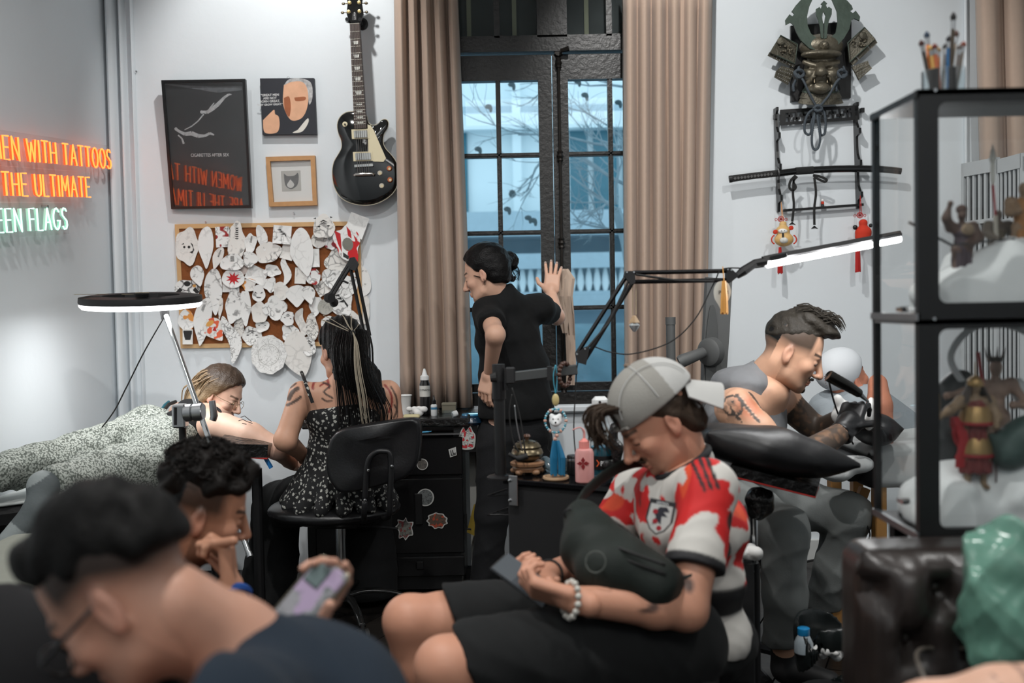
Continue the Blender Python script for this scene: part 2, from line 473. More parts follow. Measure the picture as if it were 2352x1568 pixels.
def org(name,parts,m,parent=None,origin=None):
    """one mesh object from [(verts, faces, colours)] blends"""
    vs = np.concatenate([p[0] for p in parts]); cs = np.concatenate([p[2] if p[2].shape[1] == 4 else np.concatenate([p[2],np.ones((len(p[2]),1))],1) for p in parts]); fs = []; n = 0
    for p in parts:
        fs.append(np.asarray(p[1])+n); n += len(p[0])
    fs = np.concatenate(fs)
    base = root_loc(parent) if parent is not None else (V(origin) if origin is not None else V((vs[:,0].min()+vs[:,0].max())/2,(vs[:,1].min()+vs[:,1].max())/2,vs[:,2].min()))
    vl = vs-np.array(tuple(base))
    me = bpy.data.meshes.new(name)
    me.vertices.add(len(vl)); me.vertices.foreach_set('co',vl.astype(np.float32).ravel())
    me.loops.add(len(fs)*4); me.loops.foreach_set('vertex_index',fs.astype(np.int32).ravel())
    me.polygons.add(len(fs)); me.polygons.foreach_set('loop_start',np.arange(0,len(fs)*4,4,dtype=np.int32))
    me.update(calc_edges=True); me.validate()
    at = me.color_attributes.new('Col','FLOAT_COLOR','POINT')
    at.data.foreach_set('color',cs.astype(np.float32).ravel())
    me.shade_smooth()
    o = link_mesh(name,me,m,parent,False)
    if parent is None: o.location = base
    return o
# ================================================================ ROOM SHELL
WY = 4.95; XL = -1.96; XR = 3.3; YF = -1.6
m_wall = mat('white_plaster',srgb(221,227,231),.85,var=.035,scale=3,bump=.08,bscale=30)
m_ceil = mat('ceiling_paint',srgb(225,226,224),.9,var=.03)
m_black = mat('black_lacquer',(.0075,.0075,.008),.32,var=.2)
m_blackmat = mat('black_matt',(.011,.011,.012),.6,var=.2)
m_blackmetal = mat('black_powdercoat',(.010,.010,.011),.4,metal=.2,var=.15)
m_chrome = mat('chrome',(.72,.73,.74),.12,metal=1,var=.04)
m_steel = mat('brushed_steel',(.42,.43,.44),.32,metal=1,var=.1)
m_white = mat('white_plastic',(.78,.8,.8),.35,var=.04)
m_paper = mat('white_paper',(.8,.8,.78),.8,var=.04)
# floor: dark boards, each its own piece
fl = MB().box(((XL+XR)/2,(WY+YF)/2,-.03),(XR-XL+.4,WY-YF+.4,.02))
floor = struct(obj('floor',fl,mat('floor_joint',(.004,.004,.004),.8)),'dark wooden board floor')
m_plank = [mat('dark_board_%d' % i,c,.42,var=.45,scale=5,bump=.15,bscale=40) for i,c in enumerate([(.017,.014,.012),(.022,.018,.015),(.013,.011,.010)])]
ang = math.radians(24)
ca,sa = math.cos(ang),math.sin(ang)
cx0,cy0 = .6,2.2
pw = .15
import itertools
k = 0
for i in range(-26,27):
    u = i*pw
    # board runs along direction (sa, ca); clip to the room by sampling
    pts = [t*.1 for t in range(-60,61) if XL < cx0+u*ca+t*.1*sa < XR and YF < cy0-u*sa+t*.1*ca < WY]
    if len(pts) < 6: continue
    seg = [pts[0]-.05];
    while seg[-1] < pts[-1]: seg.append(min(pts[-1]+.05,seg[-1]+1.1+((i*7+len(seg)*5) % 5)*.16))
    for a,b in zip(seg[:-1],seg[1:]):
        if b-a < .15: continue
        c = (cx0+u*ca+(a+b)/2*sa,cy0-u*sa+(a+b)/2*ca,-.01)
        if c[1] < 1.2: continue
        o = obj('floor_board',MB().box(c,(pw-.006,b-a-.006,.02),Matrix.Rotation(-ang,3,'Z')),m_plank[k % 3],floor); k += 1
struct(obj('ceiling',MB().box(((XL+XR)/2,(WY+YF)/2,CEIL+.06),(XR-XL+.4,WY-YF+.4,.12)),m_ceil),'white ceiling')
struct(obj('wall_left',MB().box((XL-.06,(WY+YF)/2,CEIL/2),(.12,WY-YF+.3,CEIL)),m_wall),'white plaster side wall carrying the neon sign')
struct(obj('wall_right',MB().box((XR+.06,(WY+YF)/2,CEIL/2),(.12,WY-YF+.3,CEIL)),m_wall),'white plaster wall on the far side')
struct(obj('wall_front',MB().box(((XL+XR)/2,YF-.06,CEIL/2),(XR-XL+.3,.12,CEIL)),m_wall),'white wall behind the viewer')
WX0,WX1,WZ0,WZ1 = -.37,.82,.80,3.15
wb = MB()
wb.box(((XL+WX0)/2,WY+.09,CEIL/2),(WX0-XL,.18,CEIL)); wb.box(((XR+WX1)/2,WY+.09,CEIL/2),(XR-WX1,.18,CEIL))
wb.box(((WX0+WX1)/2,WY+.09,WZ0/2),(WX1-WX0,.18,WZ0)); wb.box(((WX0+WX1)/2,WY+.09,(WZ1+CEIL)/2),(WX1-WX0,.18,CEIL-WZ1))
struct(obj('wall_back',wb,m_wall),'white plaster wall with pictures, window and samurai mask')
struct(obj('baseboard_back',MB().box(((XR+WX1)/2,WY-.012,.05),(XR-WX1,.024,.10)),mat('skirting_white',srgb(205,207,205),.6)),'white skirting board')
struct(obj('trim_5',MB().box((FILL[0][0],FILL[0][1],CEIL-.015),(FILL[1][0]+.06,FILL[1][1]+.06,.03)),emitter('fill_sheet_glow',(1,.985,.96),.6)),'flat glowing fill sheet added below the ceiling, out of view')  # glowing sheet added to go with the unseen fill light
# corner pilaster mouldings
for i,(xa,xb,d) in enumerate([(262,286,.075),(290,303,.045),(316,322,.03)]):
    A,B = P(xa,500,WY),P(xb,500,WY)
    tb = MB()
    n = 9
    prof = [(A.x+(B.x-A.x)*t/(n-1),WY-d*math.sin(PI*t/(n-1))**.5-.001) for t in range(n)]
    tb.add([(x,y,z) for z in (0,CEIL) for x,y in prof],[(j,j+1,n+j+1,n+j) for j in range(n-1)]+[(0,n,2*n-1,n-1)])
    struct(obj('trim_%d' % (i+1),tb,m_wall,smooth=True),'rounded white corner moulding')
struct(obj('trim_4',MB().cyl((P(2216,300,WY).x,WY-.012,1.95),(P(2216,300,WY).x,WY-.012,CEIL),.008,n=8),m_wall),'thin white conduit')
# ---------------------------------------------------------------- window
m_frame = mat('old_dark_paint',(.011,.010,.009),.38,var=.5,scale=25,bump=.25,bscale=60)
m_pane = glass('old_window_glass',(.93,.97,.98),.0,1.45,.45)
win = thing('window_1','tall dark french window with many small panes','window',((WX0+WX1)/2,WY+.06,WZ0)); del win['category']; struct(win)
GY = WY+.06
def zz(py,px=1250): return P(px,py,GY).z
def xx(px,py=500): return P(px,py,GY).x
of = MB()
of.box(((WX0+WX1)/2,GY,WZ0+.03),(WX1-WX0,.11,.06)); of.box(((WX0+WX1)/2,GY,zz(108)),(WX1-WX0,.10,zz(95)-zz(125)))
of.box((WX0+.02,GY,(WZ0+WZ1)/2),(.04,.11,WZ1-WZ0)); of.box((WX1-.02,GY,(WZ0+WZ1)/2),(.04,.11,WZ1-WZ0)); of.box(((WX0+WX1)/2,GY,WZ1-.02),(WX1-WX0,.11,.04))
obj('outer_frame',of,m_frame,win)
colsx = [(1060,1143),(1156,1241),(1309,1398),(1411,1496)]
rowsy = [(186,350),(362,527),(540,702),(714,878)]
for li,(ca_,cb_) in enumerate(((0,1),(2,3))):
    lf = MB(); x0 = WX0+.045 if li == 0 else xx(1272)+.004; x1 = xx(1272) if li == 0 else WX1-.045
    zt,zb = zz(128),WZ0+.065
    xa,xb = xx(colsx[ca_][0]),xx(colsx[cb_][1])
    lf.box(((x0+xa)/2,GY,(zt+zb)/2),(xa-x0,.05,zt-zb)); lf.box(((xb+x1)/2,GY,(zt+zb)/2),(x1-xb,.05,zt-zb))
    lf.box(((xa+xb)/2,GY,(zt+zz(rowsy[0][0]))/2),(xb-xa,.05,zt-zz(rowsy[0][0])))
    lf.box(((xa+xb)/2,GY,(zb+zz(rowsy[3][1]))/2),(xb-xa,.05,zz(rowsy[3][1])-zb))
    leaf = obj('leaf',lf,m_frame,win)
    mb = MB(); xm = (xx(colsx[ca_][1])+xx(colsx[cb_][0]))/2
    obj('muntin',MB().box((xm,GY,(zz(186)+zz(878))/2),(.024,.034,zz(186)-zz(878))).box((xm,GY-.018,(zz(186)+zz(878))/2),(.01,.012,zz(186)-zz(878))),m_frame,leaf)
    for r in range(3):
        zc = (zz(rowsy[r][1])+zz(rowsy[r+1][0]))/2
        obj('muntin',MB().box(((xa+xb)/2,GY,zc),(xb-xa,.034,.022)).box(((xa+xb)/2,GY-.018,zc),(xb-xa,.012,.009)),m_frame,leaf)
    for c in (ca_,cb_):
        for (ya,yb) in rowsy:
            p0,p1 = xx(colsx[c][0]),xx(colsx[c][1])
            obj('pane',MB().box(((p0+p1)/2,GY+.005,(zz(ya)+zz(yb))/2),(p1-p0+.01,.004,zz(ya)-zz(yb)+.01)),m_pane,win)
# transom lights
tl = MB(); zt0,zt1 = zz(88),WZ1-.04
tl.box(((WX0+WX1)/2,GY,(zt0+zz(95))/2+.005),(WX1-WX0-.08,.05,abs(zt0-zz(95))+.01))
for a,b in ((WX0+.04,xx(1060)),(xx(1143),xx(1156)),(xx(1241),xx(1309)),(xx(1398),xx(1411)),(xx(1496),WX1-.04)):
    tl.box(((a+b)/2,GY,(zt0+zt1)/2),(b-a,.05,zt1-zt0))
obj('transom',tl,m_frame,win)
for c in colsx:
    p0,p1 = xx(c[0]),xx(c[1]); obj('transom_pane',MB().box(((p0+p1)/2,GY+.005,(zt0+zt1)/2),(p1-p0+.01,.004,zt1-zt0+.01)),m_pane,win)
sb_ = obj('transom_shutter',MB().box(((WX0+WX1)/2,GY+.10,(zt0+zt1)/2+.01),(WX1-WX0,.02,zt1-zt0+.12)),mat('dusty_shutter',(.055,.055,.052),.8,var=.5,scale=8),win)
for px in (1085,1190,1357,1450): obj('shutter_slat',MB().box((xx(px),GY+.082,(zt0+zt1)/2),(.022,.012,zt1-zt0)),mat('pale_slat',(.26,.24,.16),.8),sb_)
# cremone bolt: rod, guides and knob
cr = MB(); bx = xx(1288); by = GY-.045
cr.tube([(bx,by,zz(150)),(bx,by,zz(905))],.007,8)
for y in (150,362,560,900): cr.lathe((bx,by+.005,zz(y)-.03),[(.008,0),(.016,.008),(.012,.018),(.018,.03),(.012,.042),(.016,.052),(.008,.06)],10)
cr.lathe((bx,by+.03,zz(125)),[(.02,0),(.024,.015),(.018,.03)],12,axis=(0,-1,0)); cr.tube([(bx+.01,by-.02,zz(125)),(bx+.05,by-.03,zz(121))],[.009,.014],8)
obj('cremone_bolt',cr,mat('dark_iron',(.02,.016,.013),.45,metal=.5,var=.5),win,smooth=True)
obj('sill',MB().box(((WX0+WX1)/2,WY-.015,WZ0-.02),(WX1-WX0+.1,.05,.035),bev=.008),m_wall,win)
# loose fabric tie hanging from the bolt
tb = MB(); rows = []
for (x,y,w,dy) in [(1296,618,18,0),(1302,640,36,.02),(1300,680,30,.03),(1304,720,30,.01),(1310,770,22,.0),(1312,830,22,0),(1310,884,20,0)]:
    rows.append([P(x-w/2+w*t/6,y,GY-.09-dy+.012*math.sin(t*2.1+y)) for t in range(7)])
tb.grid(rows,.004)
rows = [[P(x-w/2+w*t/5,y,GY-.11-.01*math.cos(t*2)) for t in range(6)] for (x,y,w) in [(1290,622,20),(1288,660,34),(1292,700,16),(1294,735,20),(1297,765,10)]]
tb.grid(rows,.004)
tag(obj('fabric_tie',tb,mat('beige_cloth',srgb(178,158,142),.9,var=.1,sheen=.2),smooth=True),'beige cloth strip hanging from the window bolt','cloth')

# ---------------------------------------------------------------- curtains
m_curt = mat('taupe_curtain',srgb(176,154,138),.85,var=.05,scale=40,bump=.06,bscale=300,sheen=.15)
def curtain(label,xt,xb,ytop,ybot,Y,folds,amp,seed):
    r = random.Random(seed); rows = []; nc = folds*18+1
    ph = [r.uniform(-.5,.5) for _ in range(folds+1)]; am = [r.uniform(.7,1.15) for _ in range(folds+1)]
    for i in range(13):
        t = i/12; row = []
        for j in range(nc):
            s = j/(nc-1); f = s*folds; k = int(min(f,folds-1e-6))
            x = xt[0]+(xt[1]-xt[0])*s; x2 = xb[0]+(xb[1]-xb[0])*s
            g = (f+.05*math.sin(3*t+k)) % 1.0; dv = min(g,1-g)
            d = amp*2.4*am[k]*math.exp(-(dv/.13)**2)-amp*.5*math.sin(PI*g)
            px = x+(x2-x)*t+4*math.sin(2*PI*f)
            row.append(P(px+3*math.sin(2.2*t+k*2)*t,ytop+(ybot-ytop)*t,Y+d))
        rows.append(row)
    c = obj('curtain',MB().grid(rows,.003),m_curt,smooth='all'); return tag(c,label,'curtain')
curtain('taupe pleated curtain between the black guitar and the window',(905,1048),(918,1088),-70,936,4.77,5,.028,3)
curtain('taupe pleated curtain at the window beside the samurai mask',(1430,1636),(1434,1622),-70,1080,4.76,6,.032,5)
curtain('taupe curtain hanging high behind the brush pot and glass cabinet',(2238,2560),(2262,2580),-120,900,4.72,5,.03,8)

# ---------------------------------------------------------------- outside: house across the street, tree
m_fac = mat('pale_facade',(.78,.84,.86),.9,var=.04,scale=.5)
m_shut = mat('teal_shutter',(.05,.17,.22),.7,var=.2)
m_led = mat('grey_ledge',(.42,.52,.58),.9)
m_hedge = mat('blue_green_hedge',(.12,.20,.24),.9,var=.6,scale=3)
FY = 12.0
hb = thing('house','pale house across the street seen through the window','house',(0.3,FY,-.6))
def rect(px0,px1,py0,py1,Y,d=.2):
    A,B = P(px0,py0,Y),P(px1,py1,Y); return MB().box(((A.x+B.x)/2,Y+d/2,(A.z+B.z)/2),(abs(B.x-A.x),d,abs(A.z-B.z)))
obj('wall',rect(700,1900,-500,610,FY,.3),m_fac,hb)
obj('wall',rect(700,1900,700,1100,FY-.3,.3),mat('blue_grey_wall',(.36,.48,.55),.9,var=.5,scale=1.2),hb)
obj('cornice',rect(700,1900,252,262,FY-.12,.2),m_led,hb); obj('cornice',rect(700,1900,268,282,FY-.25,.3),m_fac,hb)
obj('shutter',rect(1030,1076,292,500,FY-.05,.1),m_shut,hb)
obj('shutter',rect(1308,1352,286,480,FY-.05,.1),m_shut,hb); obj('shutter',rect(1362,1420,286,480,FY-.05,.1),m_shut,hb); obj('shutter',rect(1430,1520,286,480,FY-.05,.1),m_shut,hb)
obj('pilaster',rect(1165,1200,-300,490,FY-.15,.2),m_fac,hb)
obj('ledge',rect(700,1900,494,528,FY-.7,.8),m_led,hb)
obj('recess',rect(700,1900,528,700,FY-.05,.2),mat('recess_wall',(.25,.36,.42),.9,var=.3,scale=2),hb)
obj('rail',rect(700,1900,592,604,FY-.9,.3),m_led,hb); obj('rail',rect(700,1900,680,700,FY-.9,.3),m_led,hb)
bal = None
for i in range(26):
    c = P(1030+i*19,682,FY-.75)
    if bal is None:
        prof = [(.025,0),(.03,.03),(.02,.06),(.045,.16),(.035,.24),(.018,.32),(.03,.36),(.03,.41)]
        bal = obj('baluster',MB().lathe(c,prof,10),m_fac,hb,smooth=True); c0 = c
    else:
        o = bal.copy(); COL.objects.link(o); o.parent = hb; o.location = bal.location+(c-c0)
hd = SDF(.3)
for i in range(12): hd.ell(P(1000+i*50,860+15*math.sin(i*2.3),9.5),(.4,.35,.35+.1*math.sin(i*3)))
v,f,c = hd.mesh(.06,noise=waves(4,9,(6,30),.05))
hg_ = thing('hedge','blurred grey green hedge low outside the window','hedge',(0.6,9.5,-.6)); org('foliage',[(v,f,c)],m_hedge,hg_)
obj('planter',MB().box((.6,9.5,-.1),(3.4,.5,1.0)),m_led,hg_)
struct(obj('floor_street',MB().box((.5,12,-.7),(16,13.2,.2)),m_led),'grey street outside')
tr = thing('tree','bare branching tree with a few leaves outside the window','tree',P(1420,1100,7.6))
m_bark = mat('pale_bark',(.25,.31,.34),.9,var=.3)
rt = random.Random(11)
trunk = MB().tube([P(1500,1100,7.7),P(1480,800,7.7),P(1440,560,7.7),P(1415,480,7.6)],[.08,.065,.05,.035],7)
obj('trunk',trunk,m_bark,tr,smooth=True)
lv = MB()
def branch(mb,p,d,L,r,depth):
    pts = [p]; q = p.copy(); dd = d.copy()
    for i in range(5):
        dd = (dd+V(rt.uniform(-.25,.25),rt.uniform(-.2,.2),rt.uniform(-.2,.25))).normalized(); q = q+dd*(L/5); pts.append(q.copy())
    mb.tube(pts,[r*(1-.14*i) for i in range(6)],5)
    if depth > 0:
        for i in range(3):
            branch(mb,pts[rt.randint(1,4)],(dd+V(rt.uniform(-1,1),rt.uniform(-.4,.4),rt.uniform(-.6,.8))).normalized(),L*.65,r*.55,depth-1)
    elif rt.random() < .01:
        a = pts[-1]; lv.ball(a,(.03,.012,.035),6,4)
for i,(x,y,dx,dz,L) in enumerate([(1415,480,-.6,.3,.5),(1415,470,-.2,.8,.6),(1440,540,-.9,.1,.45),(1450,430,-.8,.7,.8),(1480,350,-1,.25,1.0),(1430,500,.4,.8,.5),(1250,130,-.9,-.35,.5),(1300,160,-.5,-.7,.4),(1440,200,-.9,.1,.5),(1240,375,-.7,-.8,.25),(1440,330,-.7,.5,.5),(1420,450,-.7,-.4,.4)]):
    mb = MB(); branch(mb,P(x,y,7.6+.05*i),V(dx,.05,dz).normalized(),L,.012 if i > 5 else .016,3); obj('branch',mb,m_bark,tr)
for (x,y) in [(1122,245),(1098,342),(1213,500),(1225,506),(1165,480),(1343,218),(1326,186),(1420,235),(1175,194)]:
    lv.ball(P(x,y,7.5),(.028,.012,.02),6,4); lv.ball(P(x+5,y+5,7.5),(.014,.01,.03),6,4)
lo = obj('leaves',lv,mat('dark_leaf',(.05,.08,.09),.8),tr); lo['kind'] = 'stuff'
# ================================================================ THINGS ON THE WALLS
def pxslab(pts,Y,th,mb=None):
    """slab with its front outline at photo pixels, standing at depth Y, th thick away from the viewer"""
    mb = mb or MB(); a = [P(x,y,Y(x,y) if callable(Y) else Y) for x,y in pts]; b = [p+V(0,th,0) for p in a]; n = len(a)
    A = sum(a[i].x*a[(i+1) % n].z-a[(i+1) % n].x*a[i].z for i in range(n))
    if A < 0: a = a[::-1]; b = b[::-1]
    return mb.add(a+b,[tuple(range(n)),tuple(range(n,2*n))[::-1]]+[(i,n+i,n+(i+1) % n,(i+1) % n) for i in range(n)])
def lerp2(a,b,t): return (a[0]+(b[0]-a[0])*t,a[1]+(b[1]-a[1])*t)
def inset(q,d):
    """shrink a pixel quad by d pixels"""
    cx = sum(p[0] for p in q)/4; cy = sum(p[1] for p in q)/4
    return [(x+(d if x < cx else -d),y+(d if y < cy else -d)) for x,y in q]
def frame_bars(q,d,Y,th,m,parent,name='frame'):
    i = inset(q,d); mb = MB()
    for k in range(4): pxslab([q[k],q[(k+1) % 4],i[(k+1) % 4],i[k]],Y,th,mb)
    return obj(name,mb,m,parent)
# ---- neon sign -------------------------------------------------
GL = {'A': (.8,[[(0,0),(.4,1),(.8,0)],[(.16,.36),(.64,.36)]]),'E': (.62,[[(.6,1),(0,1),(0,0),(.6,0)],[(0,.52),(.5,.52)]]),
 'F': (.62,[[(.6,1),(0,1),(0,0)],[(0,.52),(.5,.52)]]),'G': (.85,'G'),'H': (.72,[[(0,0),(0,1)],[(.72,0),(.72,1)],[(0,.5),(.72,.5)]]),
 'I': (.1,[[(.05,0),(.05,1)]]),'L': (.55,[[(0,1),(0,0),(.55,0)]]),'M': (.95,[[(0,0),(.08,1),(.47,.3),(.87,1),(.95,0)]]),
 'N': (.74,[[(0,0),(0,1),(.74,0),(.74,1)]]),'O': (.85,'O'),'R': (.66,[[(0,0),(0,1),(.4,1),(.62,.9),(.62,.64),(.4,.52),(0,.52)],[(.34,.52),(.66,0)]]),
 'S': (.62,[[(.6,.86),(.46,.98),(.2,1),(.03,.86),(.05,.66),(.3,.53),(.56,.4),(.6,.18),(.44,.02),(.16,0),(0,.14)]]),
 'T': (.72,[[(0,1),(.72,1)],[(.36,1),(.36,0)]]),'U': (.7,[[(0,1),(0,.3),(.1,.07),(.35,0),(.6,.07),(.7,.3),(.7,1)]]),'W': (1.05,[[(0,1),(.26,0),(.52,.85),(.79,0),(1.05,1)]])}
def strokes(ch):
    w,s = GL[ch]
    if s == 'O': s = [[(.42+.42*math.sin(2*PI*k/16),.5+.5*math.cos(2*PI*k/16)) for k in range(17)]]
    if s == 'G': s = [[(.42+.42*math.cos(a),.5+.5*math.sin(a)) for a in [math.radians(40+k*(280/12)) for k in range(13)]]+[(.84,.42),(.5,.42)]]
    return w,s
sign = thing('neon_sign','three-line orange and pale green neon lettering on clear acrylic','neon sign',(XL+.01,4.2,1.55))
m_or = emitter('orange_neon',(1.0,.19,.035),3.4); m_ors = emitter('orange_neon_side',(.95,.13,.03),.75)
m_gr = emitter('green_neon',(.50,1.0,.80),1.9); m_grs = emitter('green_neon_side',(.45,.75,.6),.35)
m_acr = glass('acrylic_sheet',(.95,.955,.955),.1,1.25,.45)
SL = .10; LH = .089
def neon_line(txt,yend,zend,mt,ms):
    up = V(0,-SL,1).normalized(); rd = V(0,1,SL).normalized(); pos = 0; items = []
    for ch in txt:
        if ch == ' ': pos += .5*LH; continue
        w,s = strokes(ch); items.append((pos,s)); pos += (w*.8+.265)*LH
    L = pos; o = V(XL+.045,yend,zend)-rd*L
    for p,s in items:
        mb = MB(); ms_ = MB()
        for st in s:
            pts = [o+rd*(p+x*LH*.8)+up*(y*LH) for x,y in st]
            mb.tube(pts,.0036,6)
            a = [q-V(.003,0,0) for q in pts]; b = [q-V(.013,0,0) for q in pts]
            for q0,q1,r1,r0 in zip(a[:-1],a[1:],b[1:],b[:-1]): ms_.add([q0,q1,r1,r0],[(0,1,2,3)])
        l = obj('letter',mb,mt,sign); obj('letter_side',ms_,ms,l)
    a = o-rd*.03-up*.022; e = o+rd*(L+.02)-up*.022; h = up*(LH+.044)
    obj('acrylic_backing',MB().add([p+V(-.0145,0,0) for p in (a,e,e+h,a+h)]+[p+V(-.0195,0,0) for p in (a,e,e+h,a+h)],[(0,1,2,3),(7,6,5,4),(0,4,5,1),(1,5,6,2),(2,6,7,3),(3,7,4,0)]),m_acr,sign)
neon_line('WOMEN WITH TATTOOS',4.86,1.995,m_or,m_ors)
neon_line('ARE THE ULTIMATE',4.61,1.832,m_or,m_ors)
neon_line('GREEN FLAGS',4.36,1.668,m_gr,m_grs)
sp = MB()
for y,z in ((3.7,1.96),(4.55,2.04),(3.7,1.7),(4.2,1.75)): sp.cyl((XL,y,z),(XL+.026,y,z),.006,n=8)
obj('standoff',sp,m_chrome,sign)
# ---- black framed poster ---------------------------------------
pq = [(370,184),(563,181),(578,477),(393,480)]
po = thing('framed_poster','tall black framed poster with two pale swimmers and glass reflecting neon','poster',P(480,480,WY))
def PT(d):  # poster hangs a little forward at the top and on its right edge
    return lambda x,y: WY-.003-d-.036*(x-370)/200-.044*(480-y)/300
frame_bars(pq,6,PT(.028),.026,m_black,po)
obj('print',pxslab(inset(pq,4),PT(.010),.006),mat('poster_charcoal',(.014,.015,.017),.6,var=.5,scale=6),po)
m_fig = mat('poster_pale',(.45,.47,.48),.7,var=.6,scale=60)
def ribbon(mb,pts,rs,Y):
    P = lambda x,y,q: globals()['P'](x,y,PT(.0108)(x,y))
    for k in range(len(pts)-1):
        (x0,y0),(x1,y1) = pts[k],pts[k+1]; L = math.hypot(x1-x0,y1-y0) or 1; nx,ny = -(y1-y0)/L,(x1-x0)/L
        mb.add([P(x0+nx*rs[k],y0+ny*rs[k],Y),P(x0-nx*rs[k],y0-ny*rs[k],Y),P(x1-nx*rs[k+1],y1-ny*rs[k+1],Y),P(x1+nx*rs[k+1],y1+ny*rs[k+1],Y)],[(0,1,2,3)])
sw = MB(); PYY = WY-.0225
ribbon(sw,[(462,256),(475,258),(488,250),(500,240),(515,224),(525,217),(532,217)],[2,4,4.5,4.5,3,2.5,1],PYY)
ribbon(sw,[(478,256),(484,246),(492,236)],[2,1.6,1],PYY)
ribbon(sw,[(468,262),(455,278),(440,290),(424,298)],[1.6,1.4,1.4,1],PYY)
ribbon(sw,[(405,297),(412,302),(425,308),(440,306),(455,312),(470,312),(482,306),(492,310)],[3,3,4,5,4.5,3,3,1.5],PYY)
ribbon(sw,[(409,310),(418,318),(422,330)],[1.5,1.8,2.5],PYY)
for (x,y) in ((464,257),(405,296)): sw.add([P(x+4.5*math.cos(a*PI/5),y+4*math.sin(a*PI/5),PT(.0108)(x,y)) for a in range(10)],[tuple(range(10))[::-1]])
obj('printed_swimmers',sw,m_fig,po)
wv = MB(); ribbon(wv,[(378,193),(440,200),(500,206),(556,202)],[1.5,3,7,5],PYY); ribbon(wv,[(470,190),(555,189)],[1,2.5],PYY)
obj('printed_water',wv,mat('poster_water',(.12,.13,.14),.7,var=.9,scale=40),po)
a,b = P(438,360,PT(.0112)(438,360)),P(513,359,PT(.0112)(513,359))
obj('lettering',text_mesh('CIGARETTES AFTER SEX',.0225,a,b-a,V(0,0,1),.0004,sx=.80),mat('print_white',(.6,.6,.6),.7),po)
obj('glass',pxslab(inset(pq,4),PT(.024),.002),glass('picture_glass',(.98,.98,.98),0.0,1.5),po)
# ---- portrait canvas (generic stand-in) -------------------------
cq = [(597,180),(721,179),(727,308),(603,309)]
cv = thing('portrait_canvas','small square canvas print of a painted face beside white lettering','picture',P(660,309,WY))
obj('canvas',pxslab(cq,WY-.03,.03),mat('canvas_dark',(.012,.014,.022),.6,var=.3),cv)
CY = WY-.0306
m_skin1 = mat('print_peach',(.75,.42,.26),.7,var=.25,scale=25); m_skin2 = mat('print_rust',(.36,.11,.04),.7,var=.3,scale=25)
def blobpx(pts,Y,n=5):
    q = spline([V(x,y,0) for x,y in pts+[pts[0]]],n)[:-1]; return MB().add([P(p.x,p.y,Y) for p in q],[tuple(range(len(q)))])
obj('painted_face',blobpx([(652,195),(672,182),(698,186),(708,210),(706,245),(694,270),(672,277),(658,262),(650,235)],CY),m_skin1,cv)
obj('painted_shade',blobpx([(652,225),(664,222),(668,245),(664,268),(654,252)],CY-.0004),m_skin2,cv)
obj('painted_shade',blobpx([(676,224),(700,222),(700,230),(680,232)],CY-.0004),m_skin2,cv)
obj('painted_hair',blobpx([(652,196),(664,182),(690,180),(714,190),(718,222),(710,240),(706,205),(694,188),(670,188)],CY-.0003),mat('print_grey_hair',(.5,.5,.5),.7,var=.8,scale=80),cv)
obj('painted_hand',blobpx([(604,276),(622,258),(630,252),(632,262),(640,268),(642,290),(634,305),(608,304)],CY),m_skin1,cv)
obj('painted_collar',blobpx([(684,298),(706,272),(708,282),(694,302),(672,305)],CY),mat('print_cream',(.7,.68,.62),.7),cv)
for i,(t,s) in enumerate((('"GREAT MEN',.0155),('ARE NOT',.0155),('BORN GREAT,',.0155),('THEY GROW GREAT."',.0125))):
    obj('lettering',text_mesh(t,s,P(620,220.5+i*7.2,CY),V(1,0,.015),V(0,0,1),.0002,'CENTER',bold=.0004),mat('print_white',(.6,.6,.6),.7),cv)
obj('hook',MB().tube(arc(P(662,179,WY-.02),.006,0,PI,7),.0012,5),m_steel,cv)
# ---- oak frame with cat drawing --------------------------------
oq = [(610,360),(723,357),(728,471),(618,474)]
oc = thing('framed_cat_picture','small light oak frame around a grey cat drawing in white mat','picture',P(668,474,WY))
frame_bars(oq,10,WY-.03,.03,mat('light_oak',srgb(190,142,92),.5,var=.25,scale=30),oc)
obj('mat_board',pxslab(inset(oq,8),WY-.012,.008),mat('mat_board_white',(.78,.78,.76),.9,var=.02),oc)
cqi = [(645,393),(690,391),(692,438),(648,440)]
obj('drawing',pxslab(cqi,WY-.0126,.0006),mat('drawing_paper',(.50,.49,.46),.9,var=.15),oc)
obj('drawn_cat',blobpx([(652,398),(660,404),(676,403),(684,397),(686,410),(682,426),(668,434),(655,424)],WY-.0132),mat('drawn_grey',(.17,.17,.17),.9,var=.5,scale=50),oc)
obj('drawn_muzzle',blobpx([(667,412),(676,424),(668,432),(659,425)],WY-.0136,4),mat('drawing_paper2',(.6,.6,.58),.9),oc)
obj('glass',pxslab(inset(oq,8),WY-.02,.002),MATS['picture_glass'],oc)
# ---- guitar ------------------------------------------------------
g = thing('electric_guitar','glossy black single-cut electric guitar hanging on the wall','guitar',P(838,470,WY-.06))
Z = lambda pts: [(350+x/3.015,y/3.015) for x,y in pts]
GYB = WY-.10
outl = Z([(1395,768),(1340,775),(1297,808),(1278,860),(1286,920),(1305,970),(1308,1020),(1288,1062),(1255,1120),(1243,1190),(1252,1272),(1282,1340),(1330,1385),(1400,1412),(1480,1420),(1560,1405),(1640,1360),(1688,1300),(1702,1220),(1692,1130),(1655,1072),(1617,1030),(1597,985),(1602,930),(1628,885),(1634,845),(1616,824),(1590,828),(1560,855),(1525,866),(1495,845),(1476,790)])
sm = [(p.x,p.y) for p in spline([V(x,y,0) for x,y in outl+[outl[0]]],3)[:-1]]
cxg = sum(p[0] for p in sm)/len(sm); cyg = sum(p[1] for p in sm)/len(sm)
bd = MB(); rings = []
